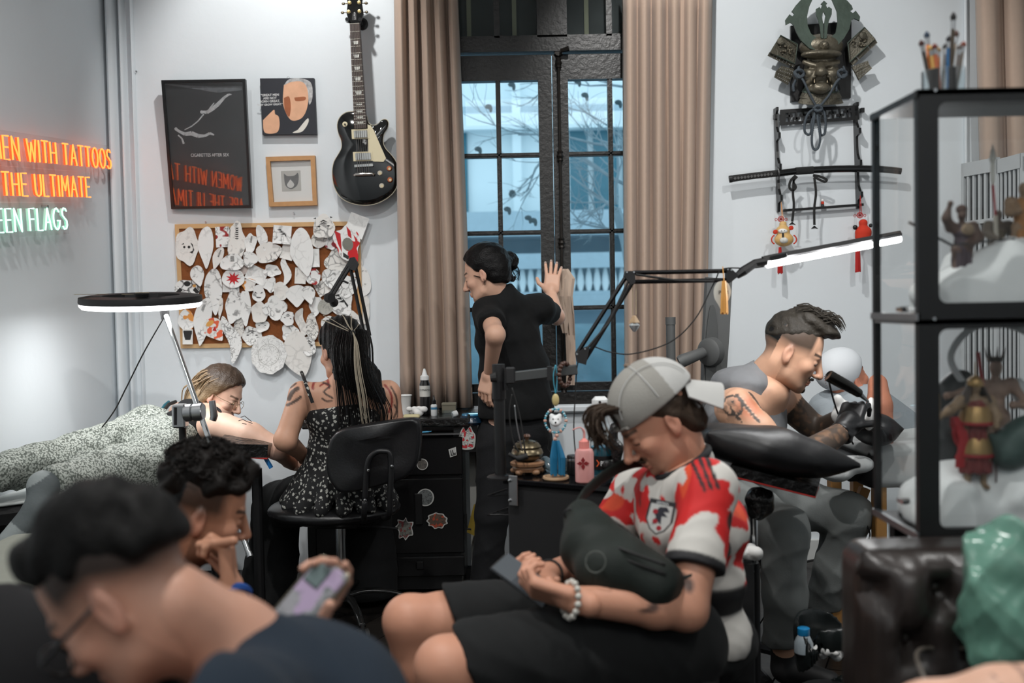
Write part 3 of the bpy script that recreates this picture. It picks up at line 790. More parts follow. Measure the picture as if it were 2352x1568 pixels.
for (sc_,dy) in ((1,.048),(1,.006),(.975,0),(.9,-.004),(.6,-.011),(.25,-.014)):
    rings.append([P(cxg+(x-cxg)*sc_,cyg+(y-cyg)*sc_,GYB)+V(0,dy,0) for x,y in sm])
n = len(sm)
bd.add([v for r in rings for v in r],[(i*n+k,(i+1)*n+k,(i+1)*n+(k+1) % n,i*n+(k+1) % n) for i in range(5) for k in range(n)]+[tuple(range(n)),tuple(5*n+k for k in range(n))[::-1]])
m_gloss = mat('guitar_black_gloss',(.004,.004,.004),.06,coat=1.,var=.1)
body = obj('body',bd,m_gloss,g,smooth='all')
obj('binding',MB().tube([P(cxg+(x-cxg)*1.0,cyg+(y-cyg)*1.0,GYB)+V(0,.006,0) for x,y in sm],.002,5,closed=True),mat('cream_binding',(.62,.56,.42),.4),body)
def slabz(name,pts,dy,th,m,par=g): return obj(name,pxslab(Z(pts),GYB+dy,th),m,par)
neck = slabz('neck',[(1366,165),(1434,160),(1484,885),(1398,890)],-.022,.030,mat('neck_wood',(.05,.02,.012),.5,var=.3))
slabz('fretboard',[(1368,165),(1432,160),(1482,885),(1400,890)],-.027,.005,mat('rosewood',(.055,.032,.024),.5,var=.4,scale=60),neck)
m_fret = mat('fret_wire',(.55,.52,.45),.3,metal=1)
for i in range(22):
    t = (1-2**(-i/12.0))/(1-2**(-22/12.0)); y = 163+t*(875-163); xa = 1368+(1400-1368)*(y-165)/725; xb = 1432+(1482-1432)*(y-160)/725
    obj('fret',pxslab(Z([(xa,y),(xb,y-4),(xb,y-1.5),(xa,y+2.5)]),GYB-.0285,.002),m_fret,neck)
    if i in (3,5,7,9,12,15,17,19,21):
        t2 = (1-2**(-(i-.5)/12.0))/(1-2**(-22/12.0)); yy = 163+t2*712; xm = (xa+xb)/2-1; w = (xb-xa)*.27; hh = 11 if i < 13 else 5
        obj('inlay',pxslab(Z([(xm-w*1.1,yy-hh),(xm+w*1.1,yy-hh-2),(xm+w*.8,yy+hh-2),(xm-w*.8,yy+hh)]),GYB-.0278,.001),mat('pearl_inlay',(.65,.65,.6),.25),neck)
hs = slabz('headstock',[(1366,165),(1345,95),(1352,20),(1340,-40),(1362,-60),(1395,-45),(1430,-62),(1462,-40),(1452,20),(1462,92),(1436,160)],-.018,.018,m_gloss)
slabz('truss_cover',[(1382,140),(1386,95),(1400,82),(1412,95),(1414,138)],-.020,.002,m_black,hs)
obj('lettering',text_mesh('Les Paul',.011,P(*Z([(1408,135)])[0],GYB-.0205),V(-.05,0,1),V(-1,0,-.05),.0002),mat('print_white',(.6,.6,.6),.7),hs)
for (x,y,s) in [(1366,20,-1),(1360,82,-1),(1432,18,1),(1434,80,1),(1368,-34,-1),(1438,-36,1)]:
    p = P(*Z([(x,y)])[0],GYB-.018)
    tu = obj('tuner',MB().lathe(p,[(.009,0),(.009,.003),(.005,.004),(.005,.012),(.002,.012)],12,axis=(0,-1,0)).tube([p+V(0,.012,0),p+V(s*.027,.012,0)],.002,6),mat('gold_tuner',(.55,.42,.2),.3,metal=1),hs,smooth=True)
    obj('button',MB().ball(p+V(s*.032,.012,0),(.009,.006,.007),10,6),mat('tuner_button',(.2,.17,.12),.3,metal=.7),tu,smooth='all')
m_nick = mat('nickel',(.66,.65,.62),.15,metal=1); m_cream = mat('cream_plastic',srgb(214,203,170),.35,var=.05)
slabz('pickguard',[(1490,862),(1512,868),(1535,905),(1580,1010),(1618,1095),(1600,1120),(1530,1118),(1495,1060)],-.022,.003,m_cream)
for (xa,ya,xb,yb) in [(1378,896,1500,958),(1388,1052,1524,1112)]:
    pk = slabz('pickup',[(xa,ya),(xb,ya-5),(xb+3,yb),(xa+4,yb+4)],-.024,.010,m_cream)
    slabz('pickup_cover',[(xa+16,ya+9),(xb-14,ya+5),(xb-11,yb-8),(xa+19,yb-5)],-.030,.008,m_nick,pk)
    pp = MB()
    for i in range(6): pp.lathe(P(*Z([(xa+28+i*(xb-xa-52)/5,(ya+20) if ya < 1000 else (yb-18))])[0],GYB-.030),[(.0022,0),(.002,.002)],8,axis=(0,-1,0))
    obj('pole_pieces',pp,m_chrome,pk)
br = slabz('bridge',[(1398,1140),(1526,1132),(1528,1150),(1400,1158)],-.032,.010,m_nick)
obj('saddle',MB().box(P(*Z([(1463,1146)])[0],GYB-.034),(.05,.004,.004)),m_chrome,br)
for x,y in ((1405,1150),(1522,1142)): obj('bridge_post',MB().cyl(P(*Z([(x,y)])[0],GYB-.030),P(*Z([(x,y)])[0],GYB-.012),.005,n=10),m_chrome,br)
obj('tailpiece',MB().tube([P(*Z([(1393,1213)])[0],GYB-.032),P(*Z([(1410,1208)])[0],GYB-.034),P(*Z([(1520,1203)])[0],GYB-.034),P(*Z([(1536,1210)])[0],GYB-.032)],[.006,.0085,.0085,.006],10),m_nick,g,smooth='all')
st = MB()
for i in range(6):
    st.tube([P(*Z([(1376+i*10,163)])[0],GYB-.031),P(*Z([(1420+i*15.4,1142-i*1.2)])[0],GYB-.037),P(*Z([(1422+i*15.4,1205-i)])[0],GYB-.035)],.0006 if i > 2 else .0009,4)
obj('strings',st,m_steel,g)
m_amb = mat('amber_knob',(.45,.10,.015),.25,coat=.6); m_ck = mat('clear_knob',(.5,.46,.38),.25,coat=.6)
for (x,y,mm) in [(1642,1168,m_amb),(1647,1246,m_amb),(1578,1200,m_ck),(1590,1288,m_ck)]:
    kn = obj('knob',MB().lathe(P(*Z([(x,y)])[0],GYB-.004),[(.0135,0),(.0135,.006),(.0115,.016),(.011,.018)],18,axis=(0,-1,0)),mm,g,smooth=True)
    obj('knob_cap',MB().lathe(P(*Z([(x,y)])[0],GYB-.0225),[(.006,0),(.006,.0008)],14,axis=(0,-1,0)),mat('knob_top',(.6,.5,.3),.3,metal=.6),kn)
tg = P(*Z([(1334,860)])[0],GYB-.006)
sw_ = obj('toggle_switch',MB().lathe(tg,[(.0125,0),(.0125,.002),(.008,.003)],18,axis=(0,-1,0)),m_cream,g)
obj('toggle_lever',MB().tube([tg,tg+V(.002,-.016,-.003)],[.003,.004],8),m_black,sw_)
hg = thing('guitar_hanger','small black yoke hanger holding the guitar headstock','hanger',P(820,50,WY-.03))
obj('wall_plate',MB().lathe(P(832,56,WY),[(.03,0),(.03,.01),(.02,.014)],18,axis=(0,-1,0)),m_black,hg); obj('arm',MB().tube([P(832,56,WY),P(824,50,WY-.07)],.009,8),m_black,hg)
for x in (797,827):
    obj('prong',MB().tube([P(820,52,WY-.075),P(x,48,WY-.085),P(x,44,WY-.145)],.009,8),m_black,hg,smooth=True)
# ---- cork board and drawings -----------------------------------
bq = [(401,515),(826,508),(834,793),(415,800)]
cb = thing('cork_board','large cork pin board in a pine frame covered with drawings','pin board',P(615,800,WY))
obj('cork',pxslab(inset(bq,4),WY-.012,.012),mat('cork',srgb(140,82,42),.95,var=.35,scale=90,bump=.3,bscale=250),cb)
frame_bars(bq,10,WY-.018,.018,mat('pine_frame',srgb(205,165,115),.5,var=.15,scale=30),cb)
K3 = lambda x,y: (380+x/3.92,480+y/3.92)
DR = [  # zoomed x, y, w, h, rotation, outline kind, style, label
 (195,335,210,330,0,'b',0,'bear-faced doll drawing with bold black eyes, top left of cork board'),(365,340,140,380,0,'p',1,'tall pale pencil sketch of coiled serpent beside bear-faced drawing'),
 (515,250,125,185,-3,'r',5,'rectangular card sketch of standing figure with red base'),(640,290,160,340,0,'b',2,'drawing of a tall pagoda tower at top of cork board'),
 (765,310,105,185,8,'b',1,'egg shaped pale sketch right of the pagoda drawing'),(870,260,95,240,-14,'p',1,'horn shaped pale paper cutout near board top'),
 (925,390,235,185,-18,'b',2,'shaded bushy dragon tail drawing above the small devil mask'),(1050,230,165,165,4,'r',2,'paper with bold black brush strokes under the frame top'),
 (1235,390,210,440,-10,'p',1,'largest pointed pale tracing paper hanging at upper right'),(1380,280,140,140,0,'c',2,'round mask drawing half under the white tiger head'),
 (1500,290,120,160,10,'b',6,'blue and red scrap behind the red dragon mask'),(1350,440,72,165,-2,'r',1,'narrow pale strip of paper under the round mask'),
 (1425,160,195,215,-4,'b',2,'white tiger head cutout above the frame of cork board'),(1640,310,225,340,-12,'b',7,'large red and white dragon mask cutout at top right'),
 (1720,150,175,200,20,'r',1,'pale paper with a sun burst, outside the board corner'),(470,440,90,210,20,'p',1,'slanted narrow strip behind the pagoda drawing'),
 (600,480,215,150,-6,'b',2,'sketch of pine branches below the pagoda drawing'),(760,450,135,140,0,'b',2,'shaded round pot drawing right of pine branches'),
 (690,525,130,140,15,'c',8,'plain blush pink petal paper'),(820,590,180,140,25,'r',1,'tilted blank grey sheet in the board centre'),
 (960,555,150,110,5,'b',2,'small goggle face drawing right of board centre'),(1100,385,115,140,15,'r',1,'folded grey card left of the large pointed tracing'),
 (1080,560,115,250,0,'s',1,'wavy pale snake body strip in the board middle'),(610,625,205,170,0,'c',9,'white medallion with a bright red burst'),
 (1215,600,100,145,3,'r',2,'small upright rectangular card with grey scribble'),(1330,610,135,145,0,'b',5,'small white devil mask drawing with dark red brow'),
 (290,600,125,190,-12,'p',2,'squid shaped drawing with one black eye'),(1560,470,250,210,10,'b',2,'grey shaded skull and wave drawing below red dragon'),
 (590,690,150,115,0,'r',1,'blank sheet tucked below the red burst medallion'),(435,740,165,420,-3,'p',2,'long drooping drawing of thin flower stems'),
 (750,680,130,120,0,'b',10,'painted monkey mask with orange and red touches'),(840,760,115,160,0,'b',2,'grinning devil face drawing near board centre'),
 (940,680,120,130,0,'b',2,'line drawing of a small robed figure'),(1040,740,140,170,-10,'b',1,'pale cloud shaped paper right of robed figure'),
 (1180,780,185,200,0,'p',1,'tooth shaped pale sketch right of the board centre'),(1290,770,120,170,-16,'p',2,'fox skull drawing right of the tooth sketch'),
 (1430,700,160,125,-30,'r',2,'tilted square paper left of the black lamp joint'),(1640,690,180,200,0,'b',2,'small blossom drawing between the lamp arms'),
 (200,725,230,190,0,'b',11,'dark panda-like mask with an orange spot at left frame'),(495,890,42,200,6,'p',2,'thin dagger shaped cutout'),
 (620,870,160,310,4,'b',2,'robed warrior drawing left of board centre'),(720,880,95,320,0,'b',2,'standing swordsman strip drawing'),
 (850,930,160,190,0,'b',1,'pale bonsai tree sketch'),(985,890,230,230,0,'x',2,'crane with spread wings drawing'),
 (1100,985,120,130,10,'b',1,'pale cap shaped scrap above the tiger stripes'),(1225,1020,135,260,0,'s',1,'wavy upright pale scroll near the woman hair'),
 (1350,870,110,180,5,'b',2,'portrait sketch of dark haired face'),(1580,840,220,250,0,'b',2,'bold octopus drawing between the lamp arms'),
 (1440,880,140,140,0,'c',12,'grey layered chrysanthemum cutout above the woman head'),(190,1010,155,210,-8,'p',10,'orange and white koi cutout under the ring lamp'),
 (335,1010,160,430,8,'p',2,'long blue grey koi cutout hanging on the lower left'),(440,1085,180,230,-35,'p',13,'koi cutout with yellow head and red scales'),
 (200,1150,92,135,0,'r',14,'small black and white instant photo at lower left'),(590,1170,185,420,-12,'s',3,'long striped tiger body cutout past the frame bottom'),
 (660,1070,95,190,5,'b',3,'striped cat paw scrap'),(780,1140,180,165,0,'b',3,'small tiger face drawing at the board bottom'),(870,1050,125,115,0,'b',1,'pale fish head scrap above the small tiger'),
 (1320,1060,110,240,-6,'b',3,'striped zebra skin scrap left of the woman hair'),(1120,1110,150,160,0,'b',2,'small pine tuft drawing above the folded sheet'),
 (1290,1235,130,180,0,'b',3,'striped tiger face half behind the woman head'),(1190,1310,270,420,-12,'p',1,'big curled tracing sheet hanging below the board'),
 (930,1310,320,350,0,'m',4,'large round mandala cutout hanging below the board'),(1745,650,200,330,-6,'b',2,'loose flower drawing outside the board beside the lamp'),
 (1745,920,190,330,4,'b',1,'curling blank scrap right of the lamp arm'),(1500,620,190,170,10,'b',2,'grey feathered wing scrap left of the lamp arm'),(1690,500,170,230,-15,'p',1,'pale wing shaped sketch behind the lamp elbow'),
 (1670,1040,230,240,0,'b',2,'dark line drawing half hidden right of the woman head'),(1480,1060,160,200,0,'b',1,'pale scrap behind the crown of the woman head')]
STY = {1: dict(amount=.22,dens=.46,scale=22),2: dict(amount=.75,dens=.46,scale=26),3: dict(amount=.85,dens=.36,scale=40),4: dict(amount=.38,dens=.36,scale=48),0: dict(amount=.2,dens=.46,scale=30),
 5: dict(amount=.8,dens=.44,accent=(.30,.02,.02),scale=30),6: dict(amount=.6,dens=.5,accent=(.3,.03,.04),scale=30),7: dict(amount=.6,dens=.5,accent=(.55,.008,.012),scale=26),8: dict(base=(.68,.58,.54),amount=.05),
 9: dict(amount=.3,dens=.5,scale=34),10: dict(amount=.5,accent=(.72,.30,.07),scale=34),11: dict(amount=1,dens=.36,scale=22),12: dict(base=(.42,.42,.38),amount=.4,scale=45,dens=.35),
 13: dict(amount=.5,accent=(.7,.12,.05),scale=40),14: dict(base=(.75,.75,.72),amount=.1)}
def outline(kind,w,h,r):
    n = 28; pts = []; a1,a2,p1,p2 = r.uniform(.04,.13),r.uniform(.03,.09),r.uniform(0,6),r.uniform(0,6)
    if kind == 'r': return [(-w/2,-h/2),(w/2,-h/2),(w/2,h/2),(-w/2,h/2)]
    for k in range(n):
        t = 2*PI*k/n; c,s = math.cos(t),math.sin(t)
        if kind == 'c': q = 1+.02*math.sin(5*t); x,y = w/2*c*q,h/2*s*q
        elif kind == 'm': q = 1+.035*math.cos(9*t); x,y = w/2*c*q,h/2*s*q
        elif kind == 'p': q = 1+.06*math.sin(3*t+p1); x = w/2*c*q*(1-.55*max(0,s)**1.3); y = h/2*s*q
        elif kind == 's': q = 1+.05*math.sin(4*t+p1); y = h/2*s*q; x = w/2*.62*c*q+w*.18*math.sin(5.5*y/h+p1)
        elif kind == 'x': q = .72+.28*abs(math.cos(2*t+.3)); x,y = w/2*c*q,h/2*s*q
        else: q = 1+a1*math.sin(3*t+p1)+a2*math.sin(5*t+p2); x,y = w/2*c*q,h/2*s*q
        pts.append((x,y))
    return pts
m_red = mat('ink_red',(.5,.006,.010),.6,var=.2); m_ink = mat('ink_black',(.012,.012,.012),.6); m_ochre = mat('ink_ochre',(.72,.36,.08),.6,var=.2); m_inkgrey = mat('ink_grey',(.2,.2,.17),.6,var=.4)
for i,(x,y,w,h,rot,kd,sty,lab) in enumerate(DR):
    r = random.Random(i*13+1); cx,cy = K3(x,y); w /= 3.92; h /= 3.92; cr_,sr_ = math.cos(math.radians(rot)),math.sin(math.radians(rot))
    pts = outline(kd,w,h,r); Y = WY-.021-.0026*(i % 9) if x < 1690 else WY-.008
    if i in (12,13,14): Y = WY-.05+.004*(i-12)
    curl = r.uniform(.002,.010)
    def pt(a,b,dy=0):
        X = a*cr_-b*sr_; Yp = a*sr_+b*cr_; q = abs(2*b/h)
        return P(cx+X,cy+Yp,Y-dy-curl*q*q*(1 if b > 0 else .25))
    ctr = (0,0); rings = [[(a*s_,b*s_) for a,b in pts] for s_ in (1,.66,.33)]
    n = len(pts); vs = [pt(a,b) for rg in rings for a,b in rg]+[pt(0,0)]
    fs = [(i0*n+k,i0*n+(k+1) % n,(i0+1)*n+(k+1) % n,(i0+1)*n+k) for i0 in range(2) for k in range(n)]+[(2*n+k,2*n+(k+1) % n,3*n) for k in range(n)]
    nb = len(vs); vs = vs+[v+V(0,.0006,0) for v in vs]
    fs = fs+[tuple(q+nb for q in f[::-1]) for f in fs]+[(k,k+nb,(k+1) % n+nb,(k+1) % n) for k in range(n)]
    mt = lineart('drawing_ink_%d' % i,seed=i*3.7,rough=.75,**{**dict(base=(.80,.81,.80) if i % 3 else (.76,.75,.72)),**STY[sty]})
    d = tag(obj('tattoo_drawing',MB().add(vs,fs),mt),lab,'drawing','drawings pinned on and around the cork board')
    def mark(poly,m,nm='printed_mark'):
        vv = [pt(a*w,b*h,.0006) for a,b in poly]; obj(nm,MB().add(vv,[tuple(range(len(vv)))]),m,d)
    def disc(a,b,rx,ry,m): mark([(a+rx*math.cos(q*PI/6),b+ry*math.sin(q*PI/6)) for q in range(12)],m)
    if sty == 0: disc(-.12,.02,.05,.035,m_ink); disc(.08,.02,.06,.04,m_ink); mark([(.14,-.1),(.24,-.06),(.28,.05),(.22,0)],m_ink); mark([(-.25,-.04),(-.16,-.09),(-.12,-.06)],m_ink); mark([(.1,.16),(.24,.12),(.26,.02),(.31,.1),(.22,.2)],m_ink)
    if sty == 9: mark([((.16 if q % 2 else .34)*math.cos(q*PI/9),(.16 if q % 2 else .36)*math.sin(q*PI/9)) for q in range(18)],m_red); disc(0,0,.09,.1,m_paper)
    if sty == 7: mark([(-.42,-.42),(-.2,-.3),(-.24,-.05),(-.3,.2),(-.38,-.05)],m_red); mark([(.1,-.46),(.22,-.3),(.2,-.1),(.08,-.2)],m_red); mark([(.3,-.2),(.42,-.05),(.34,.1)],m_red); disc(0,.02,.22,.18,m_inkgrey); disc(-.03,.1,.12,.1,m_red); mark([(-.25,.2),(-.05,.34),(-.1,.42),(-.28,.32)],m_ink)
    if sty == 4:
        for rr_ in (.30,.25):
            for q in range(36): mark([(rr_*math.cos(a_),rr_*.92*math.sin(a_)) for a_ in (q*PI/18,(q+1)*PI/18)]+[((rr_-.008)*math.cos(a_),(rr_-.008)*.92*math.sin(a_)) for a_ in ((q+1)*PI/18,q*PI/18)],m_inkgrey) if q % 2 == 0 or rr_ == .3 else None
    if sty == 11: disc(-.02,-.28,.13,.13,m_ink); disc(.26,-.18,.07,.07,m_ochre); mark([(-.46,.1),(-.3,-.1),(-.2,.02),(-.32,.2)],m_ink); mark([(.46,.1),(.3,-.12),(.2,.02),(.34,.2)],m_ink); disc(-.28,.22,.13,.16,m_paper); disc(.26,.24,.12,.16,m_paper)
    if sty == 14: mark([(-.42,-.42),(.42,-.42),(.42,.2),(-.42,.2)],m_ink); mark([(-.1,-.2),(.25,-.25),(.3,.1),(0,.15)],m_paper)
    if sty == 13: disc(0,-.3,.22,.1,m_ochre); mark([(-.1,-.02),(.12,-.1),(.05,.12)],m_red)
    if kd == 'b' and 'tiger' in lab: mark([(-.2,-.2),(0,-.3),(.2,-.2),(0,-.24)],m_ink); mark([(-.14,-.12),(0,-.2),(.14,-.12),(0,-.15)],m_ink); disc(-.22,-.03,.07,.03,m_ink); disc(.22,-.03,.07,.03,m_ink); mark([(-.45,-.38),(-.32,-.42),(-.34,-.34)],m_ink); mark([(.45,-.38),(.32,-.42),(.34,-.34)],m_ink)
    if 'devil face' in lab: mark([(-.3,-.1),(-.08,0),(-.28,-.02)],m_ink); mark([(.3,-.1),(.08,0),(.28,-.02)],m_ink); mark([(-.22,.2),(.22,.2),(.12,.26),(-.12,.26)],m_ink)
    if 'pagoda' in lab:
        for q in range(6): mark([(-.06-.01*q,-.36+q*.055),(.12,-.36+q*.055),(.08,-.33+q*.055),(-.03,-.33+q*.055)],m_ink)
    if 'octopus' in lab or 'brush strokes' in lab:
        for q in range(5): mark([(-.3+.1*q,-.25+.12*(q % 3)),(-.1+.1*q,-.3+.1*q),(-.02+.07*q,-.2+.1*q)],m_ink)
for (x,y) in [(474,510),(731,317),(676,489),(225,125),(315,165)]:
    p = P(x,y,WY if x > 300 else WY-.07); tag(obj('nail',MB().lathe(p,[(.0015,0),(.0015,.012),(.004,.012),(.004,.014)],8,axis=(0,-1,0)),m_steel),{474: 'small nail in the wall above the cork board',731: 'tiny nail beside the portrait canvas',676: 'nail below the oak frame',225: 'nail high on the white corner',315: 'nail on the wall left of the poster'}[x],'nail') if x in (474,676,315) else None
# ---- samurai mask -----------------------------------------------
K5 = lambda pts: [(1640+x/3.92,y/3.92) for x,y in pts]
sm_ = thing('samurai_mask','weathered bronze samurai helmet mask with green horns on a black board','mask',P(1886,232,WY-.02))
m_bz = mat('weathered_bronze',(.17,.15,.11),.38,metal=.55,var=.5,scale=30,bump=.3,bscale=90)
m_ver = mat('verdigris',(.070,.098,.078),.5,metal=.3,var=.45,scale=18,bump=.15)
m_cop = mat('bronze_plate',(.115,.105,.078),.45,metal=.45,var=.7,scale=24,bump=.5,bscale=120)
obj('board',pxslab(K5([(692,230),(1238,192),(1232,880),(694,912)]),WY-.02,.02),m_black,sm_)
hl = [(980,470),(860,435),(785,365),(745,290),(722,228),(690,202),(648,224),(643,180),(680,128),(706,146),(724,124),(700,102),(740,45),(800,-20),(860,-60),(900,-30),(858,60),(838,150),(845,235),(872,300),(925,342),(985,350)]
hr = [(1045,340),(1098,295),(1116,200),(1108,100),(1065,0),(1020,-60),(1060,-80),(1130,-40),(1200,5),(1240,50),(1252,82),(1228,100),(1250,118),(1276,95),(1316,150),(1310,187),(1266,166),(1236,182),(1220,260),(1170,345),(1085,440)]
obj('horns',pxslab(K5(hl+hr),WY-.125,.010),m_ver,sm_)
obj('centre_crest',pxslab(K5([(965,340),(955,240),(940,180),(920,130),(920,80),(950,62),(962,80),(975,45),(962,35),(990,5),(1020,32),(1008,45),(1020,72),(1035,60),(1062,80),(1060,130),(1035,190),(1022,250),(1015,340),(992,350),(996,200),(1005,140),(985,100),(972,150),(985,220),(984,345)]),WY-.140,.008),m_ver,sm_)
S = SDF(.012); q5 = lambda x,y,Y: P(1640+x/3.92,y/3.92,Y)
MY = WY-.10
S.ell(q5(965,420,MY+.03),(.105,.07,.06)); S.ell(q5(965,640,MY+.03),(.082,.06,.105))       # bowl and face
S.ell(q5(965,490,MY-.03),(.098,.05,.020),k=.006)                                                # visor
S.cap(q5(965,590,MY-.035),q5(962,645,MY-.075),.018,.024,k=.012)                               # nose
for s_ in (-1,1):
    S.cap(q5(965+s_*35,600,MY-.035),q5(965+s_*150,560,MY-.010),.013,.012,k=.008)              # angry brow
    S.ell(q5(965+s_*95,660,MY-.025),(.030,.025,.026),k=.012); S.ell(q5(965+s_*30,655,MY-.06),(.016,.014,.012),k=.006)
    S.ell(q5(965+s_*80,608,MY-.045),(.020,.022,.009),k=.004,sub=True)
    S.cap(q5(965+s_*60,690,MY-.045),q5(965+s_*120,745,MY-.02),.010,.012,k=.006); S.cap(q5(965+s_*140,640,MY),q5(965+s_*90,800,MY-.01),.012,.016,k=.01)
S.ell(q5(965,725,MY-.05),(.045,.035,.017),k=.004,sub=True)
S.ell(q5(960,795,MY-.03),(.045,.034,.028),k=.010); S.cap(q5(915,765,MY-.045),q5(1010,765,MY-.045),.009,k=.004)
v,f,c = S.mesh(.0045); org('face',[(v,f,c)],m_bz,sm_)
fg = MB()
for (x,y,s_) in [(905,745,1),(1020,745,1),(880,700,-1),(1045,700,-1)]: fg.lathe(q5(x,y,MY-.055),[(.004,0),(.003,.008),(.0005,.018)],8,axis=(0,0,s_))
for i in range(7): fg.box(q5(925+i*13,762,MY-.055),(.003,.004,.007))
obj('teeth',fg,mat('gold_tooth',(.16,.13,.085),.4,metal=.6),sm_)
obj('crest_head',MB().lathe(q5(985,420,MY-.03),[(.022,-.012),(.03,0),(.022,.02),(.012,.034),(.002,.04)],9,axis=(0,-1,.2)),m_bz,sm_)
def plate(pts,Y,dY,th,m):
    """side plate that swings forward: outer edge nearer by dY"""
    w = K5(pts); xs = [p[0] for p in w]; x0,x1 = min(xs),max(xs); inner = x1 if x1 < 1886 else x0
    a = [P(x,y,Y-dY*abs(x-inner)/(x1-x0)) for x,y in w]; b = [p+V(0,th,0) for p in a]; n = len(a)
    return MB().add(a+b,[tuple(range(n)),tuple(range(n,2*n))[::-1]]+[(i,n+i,n+(i+1) % n,(i+1) % n) for i in range(n)])
for pts,stud in (([(600,318),(752,398),(728,575),(505,470)],[(540,395),(600,372)]),([(1355,245),(1450,350),(1222,560),(1205,385)],[(1340,320),(1340,320)])):
    pl = obj('side_plate',plate(pts,WY-.075,.03,.012,m_cop),m_cop,sm_)
    obj('plate_rim',MB().tube([p for p in [P(x,y,WY-.095) for x,y in K5(pts)]],.003,6,closed=True),m_ver,pl)
    p = q5(*stud[1],WY-.108); obj('crest_boss',MB().lathe(p,[(.018,0),(.017,.005),(.012,.007),(.002,.008)],16,axis=(0,-1,0)),m_cop,pl,smooth=True)
    cx_ = sum(x for x,y in pts)/4; cy_ = sum(y for x,y in pts)/4; rl = MB(); rr = random.Random(len(pts)+int(cx_))
    for i in range(14): rl.ball(q5(cx_+rr.uniform(-55,55),cy_+rr.uniform(-40,45),WY-.098),(rr.uniform(.004,.009),.006,rr.uniform(.004,.009)),7,5)
    obj('relief',rl,m_bz,pl,smooth='all')
for tiers in ([[(500,470),(728,580),(720,612),(485,498)],[(605,592),(722,622),(700,690),(560,640)],[(560,640),(700,690),(668,762),(545,692)]],[[(1452,352),(1472,385),(1250,590),(1225,562)],[(1385,545),(1240,600),(1270,650),(1400,585)],[(1400,585),(1270,650),(1305,718),(1424,615)]]):
    for t in tiers:
        lam = obj('lamellar_plate',plate(t,WY-.065,.02,.010,m_cop),m_cop,sm_); st_ = MB()
        (x0,y0),(x1,y1),(x2,y2),(x3,y3) = t
        for i in range(8):
            for s_ in (.3,.75):
                a_ = (x0+(x1-x0)*(i+.5)/8,y0+(y1-y0)*(i+.5)/8); b_ = (x3+(x2-x3)*(i+.5)/8,y3+(y2-y3)*(i+.5)/8)
                st_.ball(q5(a_[0]+(b_[0]-a_[0])*s_,a_[1]+(b_[1]-a_[1])*s_,WY-.080),.0022,5,4)
        obj('studs',st_,m_steel,lam)
for k,(ya,wa,yb,wb_) in enumerate([(790,130,840,165),(830,150,890,185),(875,165,940,200)]):
    rows = [[q5(960+(w+8)*math.sin(a),y+20*math.cos(a)-15,WY-.06-.05*math.cos(a)) for a in [(-1+2*t/12)*1.3 for t in range(13)]] for y,w in ((ya,wa),((ya+yb)/2,(wa+wb_)/2),(yb,wb_))]
    obj('throat_guard',MB().grid(rows,.004),m_cop if k else m_ver,sm_,smooth=True)
# ropes
def rope(pts,r,turns,mb):
    sp = spline([V(p) for p in pts],8); L = 0; n = len(sp)
    for ph in (0,2*PI/3,4*PI/3):
        out = []
        for i,p in enumerate(sp):
            t = (sp[min(i+1,n-1)]-sp[max(i-1,0)]); d,rr_,uu = frame(t,(0,1,0)); a = ph+turns*2*PI*i/(n-1)
            out.append(p+rr_*math.cos(a)*r*.55+uu*math.sin(a)*r*.55)
        mb.tube(out,r*.62,6)
m_rope = mat('slate_rope',(.06,.075,.09),.8,var=.3,scale=60)
rc = thing('cord_tassel','looped slate blue rope hanging from the samurai mask','rope',q5(915,1350,WY-.13))
def qr(*a): return [q5(x,y,WY-d) for x,y,d in a]
for pts,tn in [(qr((765,600,.11),(750,660,.13),(800,720,.15),(840,800,.15),(890,900,.14),(930,975,.13)),14),(qr((1165,600,.11),(1175,660,.13),(1100,740,.15),(1040,850,.15),(985,920,.14),(935,975,.13)),14),
                (qr((925,970,.13),(850,1020,.14),(815,1120,.135),(825,1200,.13),(870,1200,.13),(880,1100,.135),(920,985,.14)),14),(qr((935,975,.13),(990,1010,.14),(1005,1110,.135),(995,1200,.13),(960,1210,.13),(950,1100,.135),(930,985,.14)),14),
                (qr((915,980,.14),(895,1100,.145),(880,1250,.14),(895,1340,.135),(935,1335,.135),(955,1240,.14),(935,1090,.145),(928,985,.14)),20)]:
    mb = MB(); rope(pts,.0062,tn,mb); obj('cord',mb,m_rope,rc,smooth='all')
for (x,y) in ((765,660),(1150,660)):
    kn = MB()
    rope(qr((x-45,y,.13),(x,y-35,.15),(x+45,y,.14),(x,y+40,.15),(x-40,y-10,.14)),.008,10,kn); rope(qr((x-30,y+60,.12),(x-50,y+110,.11),(x-45,y+160,.11)),.007,5,kn); obj('side_knot',kn,m_rope,rc,smooth='all')
kn = MB()
rope(qr((900,975,.15),(935,950,.16),(970,980,.15),(935,1000,.16),(905,985,.15)),.008,8,kn)
obj('knot',kn,m_rope,rc,smooth='all')
